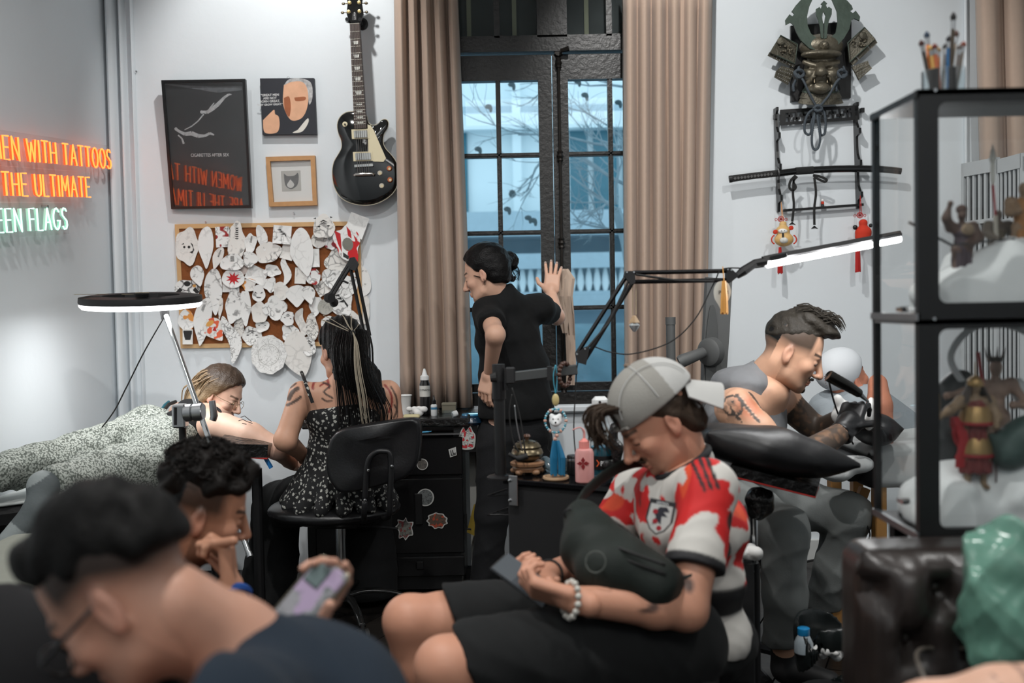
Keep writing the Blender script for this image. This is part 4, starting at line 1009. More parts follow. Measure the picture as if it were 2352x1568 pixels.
# ---- sword rack ---------------------------------------------------
K6 = lambda pts: [(1640+x/3.409,220+y/3.409) for x,y in pts]
q6 = lambda x,y,Y: P(1640+x/3.409,220+y/3.409,Y)
rk = thing('sword_rack','black wooden wall rack with fretwork panel and curved hooks','sword rack',q6(830,885,WY-.03))
tp = thing  # alias kept short
pan = MB()
oq_ = [(510,100),(655,92),(662,103),(765,95),(980,85),(985,70),(1125,62),(1140,185),(520,230)]
fr_o = [(520,108),(1130,72),(1140,185),(520,230)]; fr_i = [(560,135),(1070,95),(1080,165),(562,205)]
for k_ in range(4): pxslab(K6([fr_o[k_],fr_o[(k_+1) % 4],fr_i[(k_+1) % 4],fr_i[k_]]),WY-.03,.012,pan)
for t in range(9):
    a_ = lerp2(fr_i[0],fr_i[1],(t+.5)/9); b_ = lerp2(fr_i[3],fr_i[2],(t+.5)/9)
    pxslab(K6([(a_[0]-6,a_[1]),(a_[0]+6,a_[1]),(b_[0]+6,b_[1]),(b_[0]-6,b_[1])]),WY-.03,.012,pan)
    if t % 2 == 0:
        m1 = lerp2(a_,b_,.35); pxslab(K6([(m1[0]-28,m1[1]-8),(m1[0]+28,m1[1]-10),(m1[0]+28,m1[1]+8),(m1[0]-28,m1[1]+10)]),WY-.03,.012,pan)
    else:
        m1 = lerp2(a_,b_,.68); pxslab(K6([(m1[0]-28,m1[1]-8),(m1[0]+28,m1[1]-10),(m1[0]+28,m1[1]+8),(m1[0]-28,m1[1]+10)]),WY-.03,.012,pan)
obj('fretwork_panel',pan,m_black,rk)
for (xt,yt,xb_,yb_) in [(505,95,532,905),(1130,55,1155,880)]:
    A,B = q6(xt,yt,WY-.03),q6(xb_,yb_,WY-.03); L = (A-B).length; ax_ = (A-B).normalized()
    prof = [(0,0),(.02,0)]
    for k_ in range(3):
        z0 = L*(.08+.30*k_)
        prof += [(.03,z0),(.075,z0+.01),(.078,z0+.035),(.055,z0+.04),(.035,z0+.07),(.03,z0+L*.2)]
    prof += [(.03,L*.93),(.055,L*.97),(.055,L),(0,L)]
    up_ = MB().prism(prof,B+V(-.006,.03,0),V(0,-1,0),ax_,.012)
    obj('upright',up_,m_black,rk)
obj('lower_bar',MB().box((q6(530,898,WY)+q6(1150,862,WY))/2+V(0,-.03,0),((q6(1150,862,WY)-q6(530,898,WY)).length,.022,.012),Matrix.Rotation(-.055,3,'Y')),m_black,rk)
for x,y in ((480,165),(1158,115)): obj('peg',MB().box(q6(x,y,WY-.03),(.016,.03,.022)),m_black,rk)
# ---- katana ---------------------------------------------------------
kt = thing('katana','black sheathed katana resting across the wall rack','sword',q6(800,620,WY-.07))
KY = WY-.075
obj('scabbard',MB().tube([q6(x,y,KY) for x,y in ((505,607),(640,590),(780,580),(950,572),(1130,570),(1280,572),(1400,582),(1465,590))],[.0165,.0168,.017,.017,.017,.0168,.0165,.016],14,flat=.62,up=(0,1,0)),m_gloss,kt,smooth=True)
obj('cord_wrap',MB().tube([q6(x,y,KY) for x,y in ((640,590),(710,585),(778,580))],.0185,14,flat=.64,up=(0,1,0)),mat('black_cord_wrap',(.012,.013,.013),.8,var=.6,scale=220,bump=.6,bscale=400),kt,smooth=True)
hd_ = obj('hilt',MB().tube([q6(x,y,KY) for x,y in ((122,652),(200,640),(320,625),(490,607))],[.0165,.016,.0158,.0165],14,flat=.6,up=(0,1,0)),mat('hilt_wrap',(.02,.02,.02),.75,var=.9,scale=120,bump=.7,bscale=200),kt,smooth=True)
dm = MB()
for i in range(12): dm.box(q6(165+i*26,646-i*3.1,KY-.0098),(.011,.002,.011),Matrix.Rotation(PI/4,3,'Y'))
obj('diamond_wrap',dm,mat('grey_ray_skin',(.10,.10,.10),.8),hd_)
obj('guard',MB().lathe(q6(497,606,KY),[(.032,-.003),(.033,0),(.032,.003)],20,axis=(1,0,.08)),mat('dark_guard',(.1,.1,.1),.35,metal=.8),kt)
obj('end_cap',MB().tube([q6(118,653,KY),q6(140,650,KY)],.0175,14,flat=.6,up=(0,1,0)),m_blackmetal,kt)
cd_ = MB()
def flatcord(pts,w=.0062):
    cd_.tube(spline([q6(x,y,WY-.095) for x,y in pts],6),w,6,flat=.3,up=(0,1,0))
flatcord([(640,622),(600,665),(590,715),(615,740),(640,715),(622,670),(650,630)]); flatcord([(775,620),(830,632),(880,655),(865,672),(810,648),(780,625)])
flatcord([(625,650),(618,760),(625,860),(612,985)]); flatcord([(785,640),(798,760),(785,880),(786,1010)])
for x,y in ((612,1000),(786,1030)):
    for k_ in range(7): cd_.tube([q6(x,y-10,WY-.095),q6(x-26+k_*9,y+12,WY-.092)],[.003,.001],4)
obj('sash_cord',cd_,mat('black_sash',(.012,.012,.012),.85),kt,smooth=True)
# ---- charms on the rack ---------------------------------------------
m_redc = mat('red_cord',(.45,.012,.010),.7,var=.2); m_redf = mat('red_felt',(.56,.035,.012),.85,var=.12); m_gold = mat('charm_gold',(.66,.42,.16),.5,var=.2)
def tassel(mb,p,L,r,n=16):
    for i in range(n):
        a = 2*PI*i/n; q = p+V(math.cos(a)*r*.4,math.sin(a)*r*.4,0); mb.tube([q,p+V(math.cos(a)*r*.9,math.sin(a)*r*.9,-L*.5),p+V(math.cos(a)*r+random.uniform(-.002,.002),math.sin(a)*r,-L*random.uniform(.93,1))],.0025,4)
def knotdisc(p,mb):
    for i in range(8):
        a = i*PI/4; c_ = p+V(math.cos(a)*.009,0,math.sin(a)*.008); mb.tube(arc(c_,.0065,0,2*PI,9),.0016,5)
    for s_ in (-1,1): mb.tube(arc(p+V(s_*.024,0,-.002),.006,0,2*PI,10),.0014,5)
CHY = WY-.085
ch = thing('tiger_charm','yellow round animal charm with red knot and tassel on the rack','charm',q6(540,1400,CHY))
mb = MB();
for dx in (-6,6): mb.tube([q6(525,830,CHY),q6(540+dx,985,CHY)],.0012,5)
obj('string',mb,mat('orange_string',(.75,.3,.06),.7),ch)
mb = MB(); knotdisc(q6(525,965,CHY),mb); obj('knot',mb,m_redc,ch)
S = SDF(.012); S.ell(q6(548,1125,CHY),(.046,.035,.034)); S.ell(q6(540,1055,CHY),(.034,.03,.026)); S.ell(q6(540,1000,CHY),(.018,.015,.012))
v,f,c = S.mesh(.004); org('body',[(v,f,c)],m_gold,ch)
mb = MB()
for dx in (-62,62): mb.lathe(q6(540+dx,1050-dx*.25,CHY-.01),[(.011,0),(.011,.008),(.005,.011)],12,axis=(0,-1,0))
for dx in (-62,62): mb.tube(arc(q6(548+dx,1125,CHY-.012),.022,-1.2,1.2,8,ux=(1 if dx > 0 else -1,0,0)),.0035,5)
obj('red_trim',mb,m_redf,ch,smooth=True)
obj('face',MB().ball(q6(540,1058,CHY-.018),(.024,.016,.014),12,8),m_paper,ch,smooth='all')
mb = MB().box(q6(540,1090,CHY-.034),(.008,.006,.02)); mb.ball(q6(528,1056,CHY-.034),.002,6,4); mb.ball(q6(552,1054,CHY-.034),.002,6,4); obj('black_detail',mb,m_blackmat,ch)
obj('belly',MB().ball(q6(548,1130,CHY-.026),(.022,.014,.016),12,8),mat('charm_white',(.7,.7,.66),.6,var=.5,scale=80),ch,smooth='all')
mb = MB(); tassel(mb,q6(517,1185,CHY),.132,.010); obj('tassel',mb,m_redc,ch)
ch = thing('red_gourd_charm','red felt gourd pouch charm with long red tassel on the rack','charm',q6(1120,1390,CHY))
mb = MB()
for dx in (-10,8): mb.tube([q6(1145,780,CHY),q6(1150+dx,930,CHY)],.0016,5)
obj('string',mb,m_redc,ch)
mb = MB(); knotdisc(q6(1142,935,CHY),mb); obj('knot',mb,m_redc,ch)
S = SDF(.014); S.ell(q6(1170,1070,CHY),(.040,.034,.034)); S.ell(q6(1168,995,CHY),(.021,.019,.019)); S.ell(q6(1165,1110,CHY),(.036,.03,.02))
v,f,c = S.mesh(.004); org('pouch',[(v,f,c)],m_redf,ch)
obj('bead',MB().ball(q6(1228,1015,CHY),.010,10,8).ball(q6(1105,1030,CHY),.012,10,8),m_black,ch,smooth='all')
mb = MB(); tassel(mb,q6(1125,1120,CHY),.165,.011); obj('tassel',mb,m_redc,ch)
mf = thing('tiny_figurine','tiny red and white figurine standing on the rack lower bar','figurine',q6(850,870,WY-.03))
p = q6(850,868,WY-.03)
obj('legs',MB().box(p+V(-.004,0,.006),(.005,.008,.012)).box(p+V(.004,0,.006),(.005,.008,.012)),m_blackmat,mf); obj('body',MB().box(p+V(0,0,.019),(.014,.009,.014),bev=.002),m_redf,mf); obj('head',MB().ball(p+V(0,0,.031),.007,8,6),m_paper,mf)
# ================================================================ FURNITURE AND THINGS IN THE MIDDLE OF THE ROOM
m_leather = mat('black_vinyl',(.008,.008,.009),.33,var=.2,scale=12,bump=.06,bscale=120)
m_wrap = mat('cling_wrapped_black',(.012,.012,.012),.14,var=.5,scale=40,bump=.9,bscale=38)
m_clear = glass('clear_plastic',(.9,.93,.94),.05,1.45,1.6)
m_rub = mat('black_rubber',(.012,.012,.012),.7)
def quadpx(pts3): return [P(*p) for p in pts3]
def roundrect(w,h,r,n=5):
    out = []
    for cx,cy,a in ((w/2-r,h/2-r,0),(-w/2+r,h/2-r,PI/2),(-w/2+r,-h/2+r,PI),(w/2-r,-h/2+r,1.5*PI)):
        out += [(cx+r*math.cos(a+PI/2*k/n),cy+r*math.sin(a+PI/2*k/n)) for k in range(n+1)]
    return out
def cable(name,label,pts,r=.003,m=None):
    return tag(obj(name,MB().tube(spline(pts,8),r,6),m or m_rub,smooth='all'),label,'cable')
# ---- ring lamp on boom stand -------------------------------------
LC = P(325,697,4.05)
rl = thing('ring_lamp','large round lit ring lamp with taped top on a chrome boom','lamp',V(P(425,1000,3.85).x,3.85,0))
ax = V(.012,-.07,1).normalized()
obj('housing',MB().lathe(LC,[(.150,.004),(.236,.004),(.238,.012),(.236,.030),(.20,.036),(.150,.034),(.150,.004)],48,axis=ax),m_blackmat,rl,smooth=True)
obj('diffuser',MB().lathe(LC,[(.150,-.014),(.19,-.020),(.226,-.016),(.236,-.004),(.236,.004),(.150,.004)],48,axis=ax),emitter('lamp_white',(1,1,1),4.5),rl,smooth=True)
lamp('ring_lamp_glow','AREA',LC+V(0,0,-.03),3.5,(1,1,1),LC+V(0,0,-1),.40)
tp_ = MB()
for a,s_ in ((-2.6,.06),(-1.2,.05),(2.3,.05)): tp_.box(LC+V(math.cos(a)*.19,math.sin(a)*.19-.0,.040),(s_*2,.05,.001),Matrix.Rotation(a,3,'Z'))
obj('paper_tape',tp_,mat('masking_tape',(.45,.38,.26),.7,var=.3),rl)
T0 = P(378,716,3.98); T1 = P(571,1268,3.55)
obj('mount',MB().tube([LC+V(.09,-.06,.01),T0+V(0,0,.02),T0+V(.002,0,-.03)],[.02,.022,.016],10).box(LC+V(.06,-.12,.02),(.13,.08,.03)),m_blackmat,rl)
obj('boom',MB().cyl(T0,T1,.0105,n=14),m_chrome,rl,smooth=True); obj('boom_tip',MB().cyl(T1,T1+(T1-T0).normalized()*.018,.012,n=12),m_steel,rl)
GH = P(441,948,3.78)
gp = obj('grip_head',MB().lathe(GH+V(-.03,0,0),[(.03,0),(.034,.004),(.034,.03),(.028,.034),(.034,.038),(.034,.07),(.03,.074)],18,axis=(1,0,.05)).box(GH+V(-.045,0,-.01),(.05,.05,.09),bev=.006),m_steel,rl,smooth=True)
obj('handle',MB().tube([P(487,920,3.75),P(492,955,3.75),P(489,965,3.75)],[.012,.014,.013],10),m_steel,gp,smooth=True)
obj('wing_nut',MB().tube([P(404,935,3.76),P(404,975,3.76)],.008,8).tube([P(404,948,3.76),GH+V(-.06,0,0)],.008,8),m_blackmetal,gp)
GB = V(GH.x-.045,3.8,0)
obj('column',MB().cyl(GB+V(0,0,.05),GB+V(0,0,GH.z-.05),.014,n=12).cyl(GB+V(0,0,.05),GB+V(0,0,.62),.019,n=12),m_blackmetal,rl,smooth=True); obj('collar',MB().cyl(GB+V(0,0,.66),GB+V(0,0,.74),.024,n=12),m_blackmat,rl)
for k in range(3):
    a = .5+k*2*PI/3; obj('leg',MB().tube([GB+V(0,0,.20),GB+V(math.cos(a)*.38,math.sin(a)*.38,.012)],.010,8),m_blackmetal,rl)
cable('lamp_cable','thin black cable hanging from the ring lamp to the bed',[T0+V(-.005,-.01,-.03),P(330,810,3.98),P(290,890,4.0),P(258,950,4.0),P(215,1000,4.0),P(165,1030,4.0),P(150,1060,4.0)],.0028)
# ---- treatment bed under the lying woman ---------------------------
bd_ = thing('treatment_bed','black treatment bed with grey sheet under the lying woman','bed',V(-1.4,3.85,0))
BH,BF = P(500,1075,4.42),P(-110,1150,3.78)
bdir = V(BH.x-BF.x,BH.y-BF.y,0).normalized(); bz = .60; bL = V(BH.x-BF.x,BH.y-BF.y,0).length
bR = Matrix(((bdir.x,-bdir.y,0),(bdir.y,bdir.x,0),(0,0,1))); bc = V((BH.x+BF.x)/2,(BH.y+BF.y)/2,0)
obj('mattress',MB().box(bc+V(0,0,bz-.05),(bL,.58,.09),bR,.025),m_leather,bd_); obj('sheet',MB().box(bc+V(0,0,bz+.002),(bL*.97,.56,.012),bR,.004),mat('grey_sheet',(.55,.58,.57),.8,var=.15,bump=.3,bscale=14),bd_)
obj('frame',MB().box(bc+V(0,0,bz-.13),(bL*.9,.5,.05),bR),m_blackmetal,bd_)
for sx in (-1,1):
    for sy in (-1,1): obj('leg',MB().cyl(bc+bR @ V(sx*bL*.4,sy*.22,0)+V(0,0,0),bc+bR @ V(sx*bL*.4,sy*.22,0)+V(0,0,bz-.12),.02,n=10),m_blackmetal,bd_)
# ---- wrapped arm rest ------------------------------------------------
ar = thing('arm_rest','cling wrapped black arm rest with red piping beside the lying woman','arm rest',V(P(590,1200,4.0).x,4.05,0))
A4 = [P(501,1048,3.9),P(613,1053,3.9),P(625,1040,4.12),P(528,1016,4.12)]
def cushion(name,q,th,m,par,bul=.012):
    rows = []
    for i in range(9):
        t = i/8; a,b = q[0].lerp(q[3],t),q[1].lerp(q[2],t); rows.append([a.lerp(b,s/8)+V(0,0,bul*math.sin(PI*s/8)*math.sin(PI*t)) for s in range(9)])
    return obj(name,MB().grid(rows[::-1],th),m,par,smooth=True)
cushion('pad',A4,.055,m_wrap,ar)
obj('piping',MB().tube(A4,.0035,6,closed=True),mat('red_piping',(.4,.015,.01),.4),ar)
obj('post',MB().cyl(V(P(590,1100,4.03).x,4.03,.02),V(P(590,1100,4.03).x,4.03,P(590,1075,4.03).z),.022,n=12),m_blackmetal,ar); obj('base',MB().box(V(P(590,1100,4.03).x,4.03,.012),(.30,.24,.024),bev=.006),m_blackmetal,ar)
obj('blue_clip',MB().box(P(616,1062,3.95),(.012,.02,.05),Matrix.Rotation(-.5,3,'Y')),mat('blue_plastic',(.02,.22,.6),.4),ar)
# ---- office chair -------------------------------------------------------
K2 = lambda x,y: (560+x/2.118,680+y/2.118)
oc_ = thing('office_chair','black vinyl swivel chair with chrome column under the tattooing woman','chair',V(P(783,1300,4.1).x,4.1,0))
bo = [(p.x,p.y) for p in spline([V(*K2(x,y),0) for x,y in [(440,668),(500,642),(640,616),(760,601),(835,602),(857,640),(855,740),(838,825),(780,890),(640,932),(480,965),(425,935),(392,870),(390,790),(408,710),(440,668)]],4)[:-1]]
cxb = sum(p[0] for p in bo)/len(bo); cyb = sum(p[1] for p in bo)/len(bo); rings = []
for sc_,dy in ((.90,.075),(.97,.068),(1,.045),(1,.022),(.97,.004),(.9,-.002),(.5,-.006)):
    rings.append([P(cxb+(x-cxb)*sc_,cyb+(y-cyb)*sc_,3.72)+V(0,dy+.9*((x-cxb)*.0018)**2,0) for x,y in bo])
n = len(bo); bk = MB().add([v for r in rings for v in r],[(i*n+k,(i+1)*n+k,(i+1)*n+(k+1) % n,i*n+(k+1) % n) for i in range(6) for k in range(n)]+[tuple(range(n)),tuple(6*n+k for k in range(n))[::-1]])
obj('backrest',bk,m_leather,oc_,smooth='all')
S = SDF(.02); sc = P(768,1160,4.08)
S.ell(sc+V(0,0,-.012),(.272,.255,.055)); S.ell(sc+V(0,.05,-.02),(.255,.24,.05))
v,f,c = S.mesh(.012); org('seat',[(v,f,c)],m_leather,oc_)
br_ = MB()
br_.tube(spline([P(838,1150,3.69),P(843,1070,3.69),P(858,1042,3.69),P(880,1036,3.69),P(897,1050,3.69),P(896,1150,3.69),P(893,1185,3.72),P(880,1190,3.9)],5),.011,8)
br_.tube(spline([P(838,1150,3.69),P(836,1185,3.71),P(836,1195,3.9)],4),.011,8)
obj('back_bracket',br_,m_blackmetal,oc_,smooth='all')
bl_ = MB()
for x,y in ((846,1080),(900,1070),(838,1148)): bl_.ball(P(x,y,3.675),.006,8,5)
obj('bolts',bl_,m_chrome,oc_)
cc = V(sc.x+.02,4.1,0)
obj('column',MB().cyl(cc+V(0,0,.24),cc+V(0,0,sc.z-.05),.021,n=14),m_chrome,oc_,smooth=True); obj('column_sleeve',MB().cyl(cc+V(0,0,.09),cc+V(0,0,.25),.034,.03,n=14),m_blackmat,oc_,smooth=True)
obj('mechanism',MB().box(cc+V(0,0,sc.z-.065),(.18,.22,.03),bev=.008).tube([cc+V(.02,-.05,sc.z-.07),cc+V(.25,-.12,sc.z-.08)],.006,6),m_blackmat,oc_)
for k in range(5):
    a = -1.15+k*2*PI/5; d = V(math.cos(a),math.sin(a),0)
    lg = obj('base_leg',MB().tube(spline([cc+V(0,0,.10),cc+d*.10+V(0,0,.125),cc+d*.22+V(0,0,.11),cc+d*.30+V(0,0,.065)],5),[.020]*8+[.016]*8,8,flat=.6),mat('black_chrome',(.05,.05,.05),.12,metal=.8),oc_,smooth='all')
    e = cc+d*.305
    obj('caster',MB().cyl(e+V(-d.y*.022,d.x*.022,.028),e+V(-d.y*.006,d.x*.006,.028),.028,n=16).cyl(e+V(d.y*.022,-d.x*.022,.028),e+V(d.y*.006,-d.x*.006,.028),.028,n=16).cyl(e+V(0,0,.03),e+V(0,0,.075),.008,n=8),m_rub,lg,smooth=True)
# ---- black drawer desk with stickers --------------------------------------
DYF = 4.38
x0,x1 = P(700,1100,DYF).x,P(1056,1100,DYF).x; zt = P(980,962,DYF).z
dk = thing('drawer_desk','black drawer desk covered in stickers with wrapped glossy top','desk',V((x0+x1)/2,4.6,0))
obj('body',MB().box(((x0+x1)/2,(DYF+WY)/2,(zt-.12)/2+.02),(x1-x0,WY-DYF-.06,zt-.16)),m_black,dk)
obj('side_panel',MB().box((x1-.012,(DYF+WY)/2,zt/2-.02),(.024,WY-DYF-.05,zt-.045)),m_black,dk)
obj('top',MB().box(((x0+x1)/2+.02,(DYF+WY)/2-.01,zt-.018),(x1-x0+.06,WY-DYF-.02,.036),bev=.006),m_wrap,dk)
obj('side_shelf',MB().box(((x1+P(1096,980,DYF).x)/2,DYF+.2,P(1075,1008,DYF).z),(P(1096,980,DYF).x-x1,.36,P(1,975,DYF).z-P(1,1038,DYF).z)),m_black,dk)
xd0,xd1 = P(905,1,DYF).x,P(1040,1,DYF).x
for (ya,yb) in ((1005,1092),(1100,1272),(1280,1325)):
    za,zb_ = P(970,ya,DYF).z,P(970,yb,DYF).z
    dr = obj('drawer',MB().box(((x0+xd1)/2+.02,DYF+.018,(za+zb_)/2),(xd1-x0-.04,.024,za-zb_),bev=.004),mat('black_gloss_drawer',(.006,.006,.0065),.18,var=.1),dk)
    obj('handle',MB().box((P(935,1,DYF).x,DYF,zb_+(za-zb_)*.6),(.035,.012,(za-zb_)*.42),bev=.004),m_black,dr)
obj('pen_tray',MB().box((P(960,1,DYF).x,DYF+.0,P(960,997,DYF).z),(xd1-xd0+.03,.03,.006)),m_steel,dk)
def sticker(label,pts,m,Y=DYF-.002,extra=()):
    q = [(p.x,p.y) for p in spline([V(x,y,0) for x,y in pts+[pts[0]]],4)[:-1]] if len(pts) > 4 else pts
    s = tag(obj('sticker',pxslab(q,Y,.0008),mat('sticker_edge',(.46,.46,.44),.5)),label,'sticker','stickers on the black desk')
    cx = sum(p[0] for p in q)/len(q); cy = sum(p[1] for p in q)/len(q)
    obj('printed_face',pxslab([(cx+(x-cx)*.86,cy+(y-cy)*.88) for x,y in q],Y-.0003,.0003),m,s)
    for pts2,m2 in extra: obj('printed_mark',pxslab(pts2,Y-.0006,.0003),m2,s)
ci = lambda cx,cy,r,n=14: [(cx+r*math.cos(2*PI*k/n),cy+r*math.sin(2*PI*k/n)) for k in range(n)]
sd = dict(ink=(.02,.02,.02),scale=60,dens=.4)
sticker('round grey sticker with dragon line art on the black drawer',ci(977,1142,20),lineart('stk1',base=(.13,.14,.14),amount=.9,**sd))
sticker('faded round sticker half hidden by the chair back',ci(970,1066,13),lineart('stk2',base=(.10,.09,.08),amount=.8,**sd))
def st_pts(cx,cy,rx,ry,k,d=.18):
    r = random.Random(int(cx)); out = []
    for i in range(k): q = 1+(d if i % 2 else -d)*r.uniform(.3,1.3); a = 2*PI*(i+r.uniform(-.25,.25))/k; out.append((cx+rx*q*math.cos(a),cy+ry*q*math.sin(a)))
    return out
sticker('spiky dark red beast head sticker on the black drawer',st_pts(1004,1195,24,18,18,.10),lineart('stk3',base=(.10,.06,.04),accent=(.33,.05,.02),amount=.9,**sd))
sticker('jagged grey horned monster sticker on the lower drawer',st_pts(929,1213,19,24,14,.2),lineart('stk4',base=(.16,.16,.14),accent=(.16,.03,.03),amount=.95,**sd))
sticker('white eared mask sticker on the desk side shelf',[(1052,1012),(1055,998),(1064,980),(1070,990),(1080,978),(1086,990),(1092,1000),(1091,1022),(1085,1031),(1064,1032),(1054,1024)],lineart('stk5',base=(.5,.5,.48),accent=(.4,.02,.03),amount=.9,**sd),DYF+.017)
sticker('small white sticker of nested black chevrons',[(1030,1032),(1047,1026),(1049,1045),(1034,1050)],mat('stk6',(.42,.42,.41),.5),extra=[([(1034,1034),(1036,1034),(1038,1044),(1047,1042),(1047,1044),(1036,1047)],m_ink),([(1038,1033),(1040,1033),(1042,1040),(1047,1039),(1047,1041),(1040,1043)],m_ink)])
# things on the desk (base heights follow the desk top)
def on(px,Y,z=zt): return V(P(px,950,Y).x,Y,z)
c = on(930,4.6); cp = thing('paper_cup','white paper cup on the black desk','cup',c)
obj('cup_wall',MB().lathe(c,[(.024,0),(.033,.085),(.035,.087),(.031,.085),(.023,.004),(.001,.003)],24),m_paper,cp,smooth=True); obj('rim',MB().tube(arc(c+V(0,0,.087),.034,0,2*PI,25,uy=(0,1,0)),.002,6),m_white,cp)
def crumple(name,label,c,r,m,seed,cat='tissue',group=None):
    S = SDF(.006); r_ = random.Random(seed)
    for i in range(9): S.ell(V(c)+V(r_.uniform(-r,r)*.8,r_.uniform(-r,r)*.5,r*.3+r_.uniform(0,r)*.45),(r*.35,r*.3,r*.3))
    v,f,cl = S.mesh(r*.10,noise=waves(seed,9,(60/r*.03,300/r*.03),r*.10)); v[:,2] = np.maximum(v[:,2],c[2])
    return tag(org(name,[(v,f,cl)],m),label,cat,group)
crumple('crumpled_tissue','crumpled white tissue beside the paper cup',on(958,4.5),.045,m_paper,5)
def bottle(name,label,c,prof,m,parts,n=20,cat='bottle'):
    t = thing(name,label,cat,c); obj('body',MB().lathe(c,prof,n),m,t,smooth=True)
    for nm,pr,mm in parts: obj(nm,MB().lathe(c,pr,n),mm,t,smooth=True)
    return t
c = on(977,4.55); t = bottle('ink_bottle','tall black ink bottle with a white label band',c,[(.02,0),(.024,.004),(.024,.14),(.019,.155),(.019,.16)],m_black,[('cap',[(.020,.16),(.020,.178),(.013,.182),(.008,.20),(.004,.212)],m_white),('label',[(.0246,.085),(.0246,.135)],mat('label_paper',(.6,.6,.57),.7))])
obj('lettering',text_mesh('DYNAMIC',.013,c+V(-.021,-.0255,.112),V(1,0,0),V(0,0,1),.0003,sx=.85),m_ink,t)
c = on(997,4.5); bottle('dropper_bottle','small white dropper bottle with black nozzle',c,[(.013,0),(.0145,.003),(.0145,.048),(.009,.054)],m_white,[('nozzle',[(.010,.054),(.010,.07),(.005,.075),(.003,.092),(.001,.093)],m_black),('blue_mark',[(.0149,.03),(.0149,.04)],mat('blue_print',(.05,.2,.35),.5))])
tag(obj('sponge',MB().box(on(945,4.43)+V(0,0,.008),(.075,.05,.016),bev=.006),mat('pale_yellow_foam',(.62,.56,.33),.9,var=.1),smooth=True),'flat pale yellow sponge at the desk edge','sponge')
c = on(1032,4.62); bx_ = thing('small_box','small grey khaki box against the curtain','box',c); obj('box_body',MB().box(c+V(0,0,.018),(.065,.04,.036),bev=.002),mat('khaki_card',(.22,.2,.15),.8),bx_); obj('box_lid',MB().box(c+V(0,0,.041),(.068,.043,.012),bev=.002),mat('khaki_card2',(.26,.24,.18),.8),bx_)
c = on(1024,4.44); cb_ = thing('clear_box','small clear plastic box with white roll on the desk','box',c);
for s_,sz in (((0,-.025,.015),(.07,.001,.03)),((0,.025,.015),(.07,.001,.03)),((-.035,0,.015),(.001,.05,.03)),((.035,0,.015),(.001,.05,.03))): obj('clear_wall',MB().box(c+V(s_),sz),m_clear,cb_)
obj('paper_roll',MB().lathe(c+V(.04,0,.014),[(.013,-.012),(.014,0),(.013,.012),(.008,.012),(.008,-.012)],14,axis=(1,.4,.3)),m_white,cb_,smooth=True)
c = V(P(1083,955,4.44).x,4.44,P(1083,974,4.44).z); pu = thing('power_unit','round blue lit power unit wrapped in film at the desk end','power unit',c)
obj('housing',MB().lathe(c,[(.05,0),(.062,.012),(.058,.03),(.044,.042)],24),mat('dark_blue_plastic',(.008,.03,.06),.2,var=.3,bump=.6,bscale=30),pu,smooth=True); obj('dial',MB().lathe(c,[(.044,.042),(.042,.048),(.001,.048)],24),mat('blue_dial',(.04,.25,.45),.2),pu,smooth=True)
obj('display',MB().box(c+V(.008,-.012,.049),(.04,.012,.001)),emitter('display_glow',(.5,.9,1),1.5),pu); obj('knob',MB().lathe(c+V(-.01,-.055,.02),[(.007,0),(.006,.03),(.002,.032)],10),m_rub,pu)
tag(obj('blue_pen',MB().cyl(P(962,993,DYF-.006),P(985,991,DYF-.006),.0035,n=8).cyl(P(985,991,DYF-.006),P(991,990,DYF-.006),.002,n=8),mat('blue_pen',(.03,.28,.5),.4),smooth=True),'blue pen lying on the desk pen ledge','pen')
# white pedestal and brass dustpan behind the standing woman's leg
Y = 4.6; wp = thing('white_pedestal','narrow white cabinet with black band between desk and standing woman','cabinet',V(P(1080,1,Y).x,Y,0))
xa,xb = P(1056,1,Y).x,P(1110,1,Y).x; z1 = P(1,1040,Y).z
obj('body',MB().box(((xa+xb)/2,Y+.1,z1/2),(xb-xa,.2,z1)),mat('offwhite_board',(.5,.5,.47),.6),wp); obj('black_band',MB().box(((xa+xb)/2,Y-.004,P(1,1047,Y).z),(xb-xa,.01,.022)),m_black,wp); obj('pipe',MB().cyl((P(1082,1,Y).x,Y-.03,.30),(P(1082,1,Y).x,Y-.03,z1-.03),.022,n=14),mat('beige_pipe',(.32,.27,.21),.6),wp,smooth=True)
Y = 4.45; bpn = thing('brass_dustpan','yellow brass coloured cone shaped scoop behind the standing woman','dustpan',P(1090,1232,Y))
obj('scoop',pxslab([(1088,1160),(1100,1160),(1112,1222),(1098,1234),(1072,1222)],Y,.03),mat('translucent_amber',(.30,.21,.03),.35,var=.4),bpn); obj('handle',MB().cyl(P(1070,1180,Y),P(1071,1215,Y),.005,n=8).tube([P(1071,1213,Y),P(1082,1215,Y)],.004,6),m_rub,bpn)
# dark wheeled thing under the desk edge
Y = 4.1; fp = thing('foot_pedal','black and chrome foot pedal on the floor by the desk','foot pedal',V(P(1040,1330,Y).x,Y,0)); c = V(P(1042,1330,Y).x,Y,0)
obj('base',MB().lathe(c,[(.07,0),(.075,.01),(.06,.03),(.02,.04)],20),m_black,fp,smooth=True); obj('bail',MB().tube(spline([c+V(-.07,-.03,.03),c+V(-.02,-.05,.09),c+V(.05,-.03,.10),c+V(.07,.02,.04)],5),.005,7),m_chrome,fp,smooth=True)
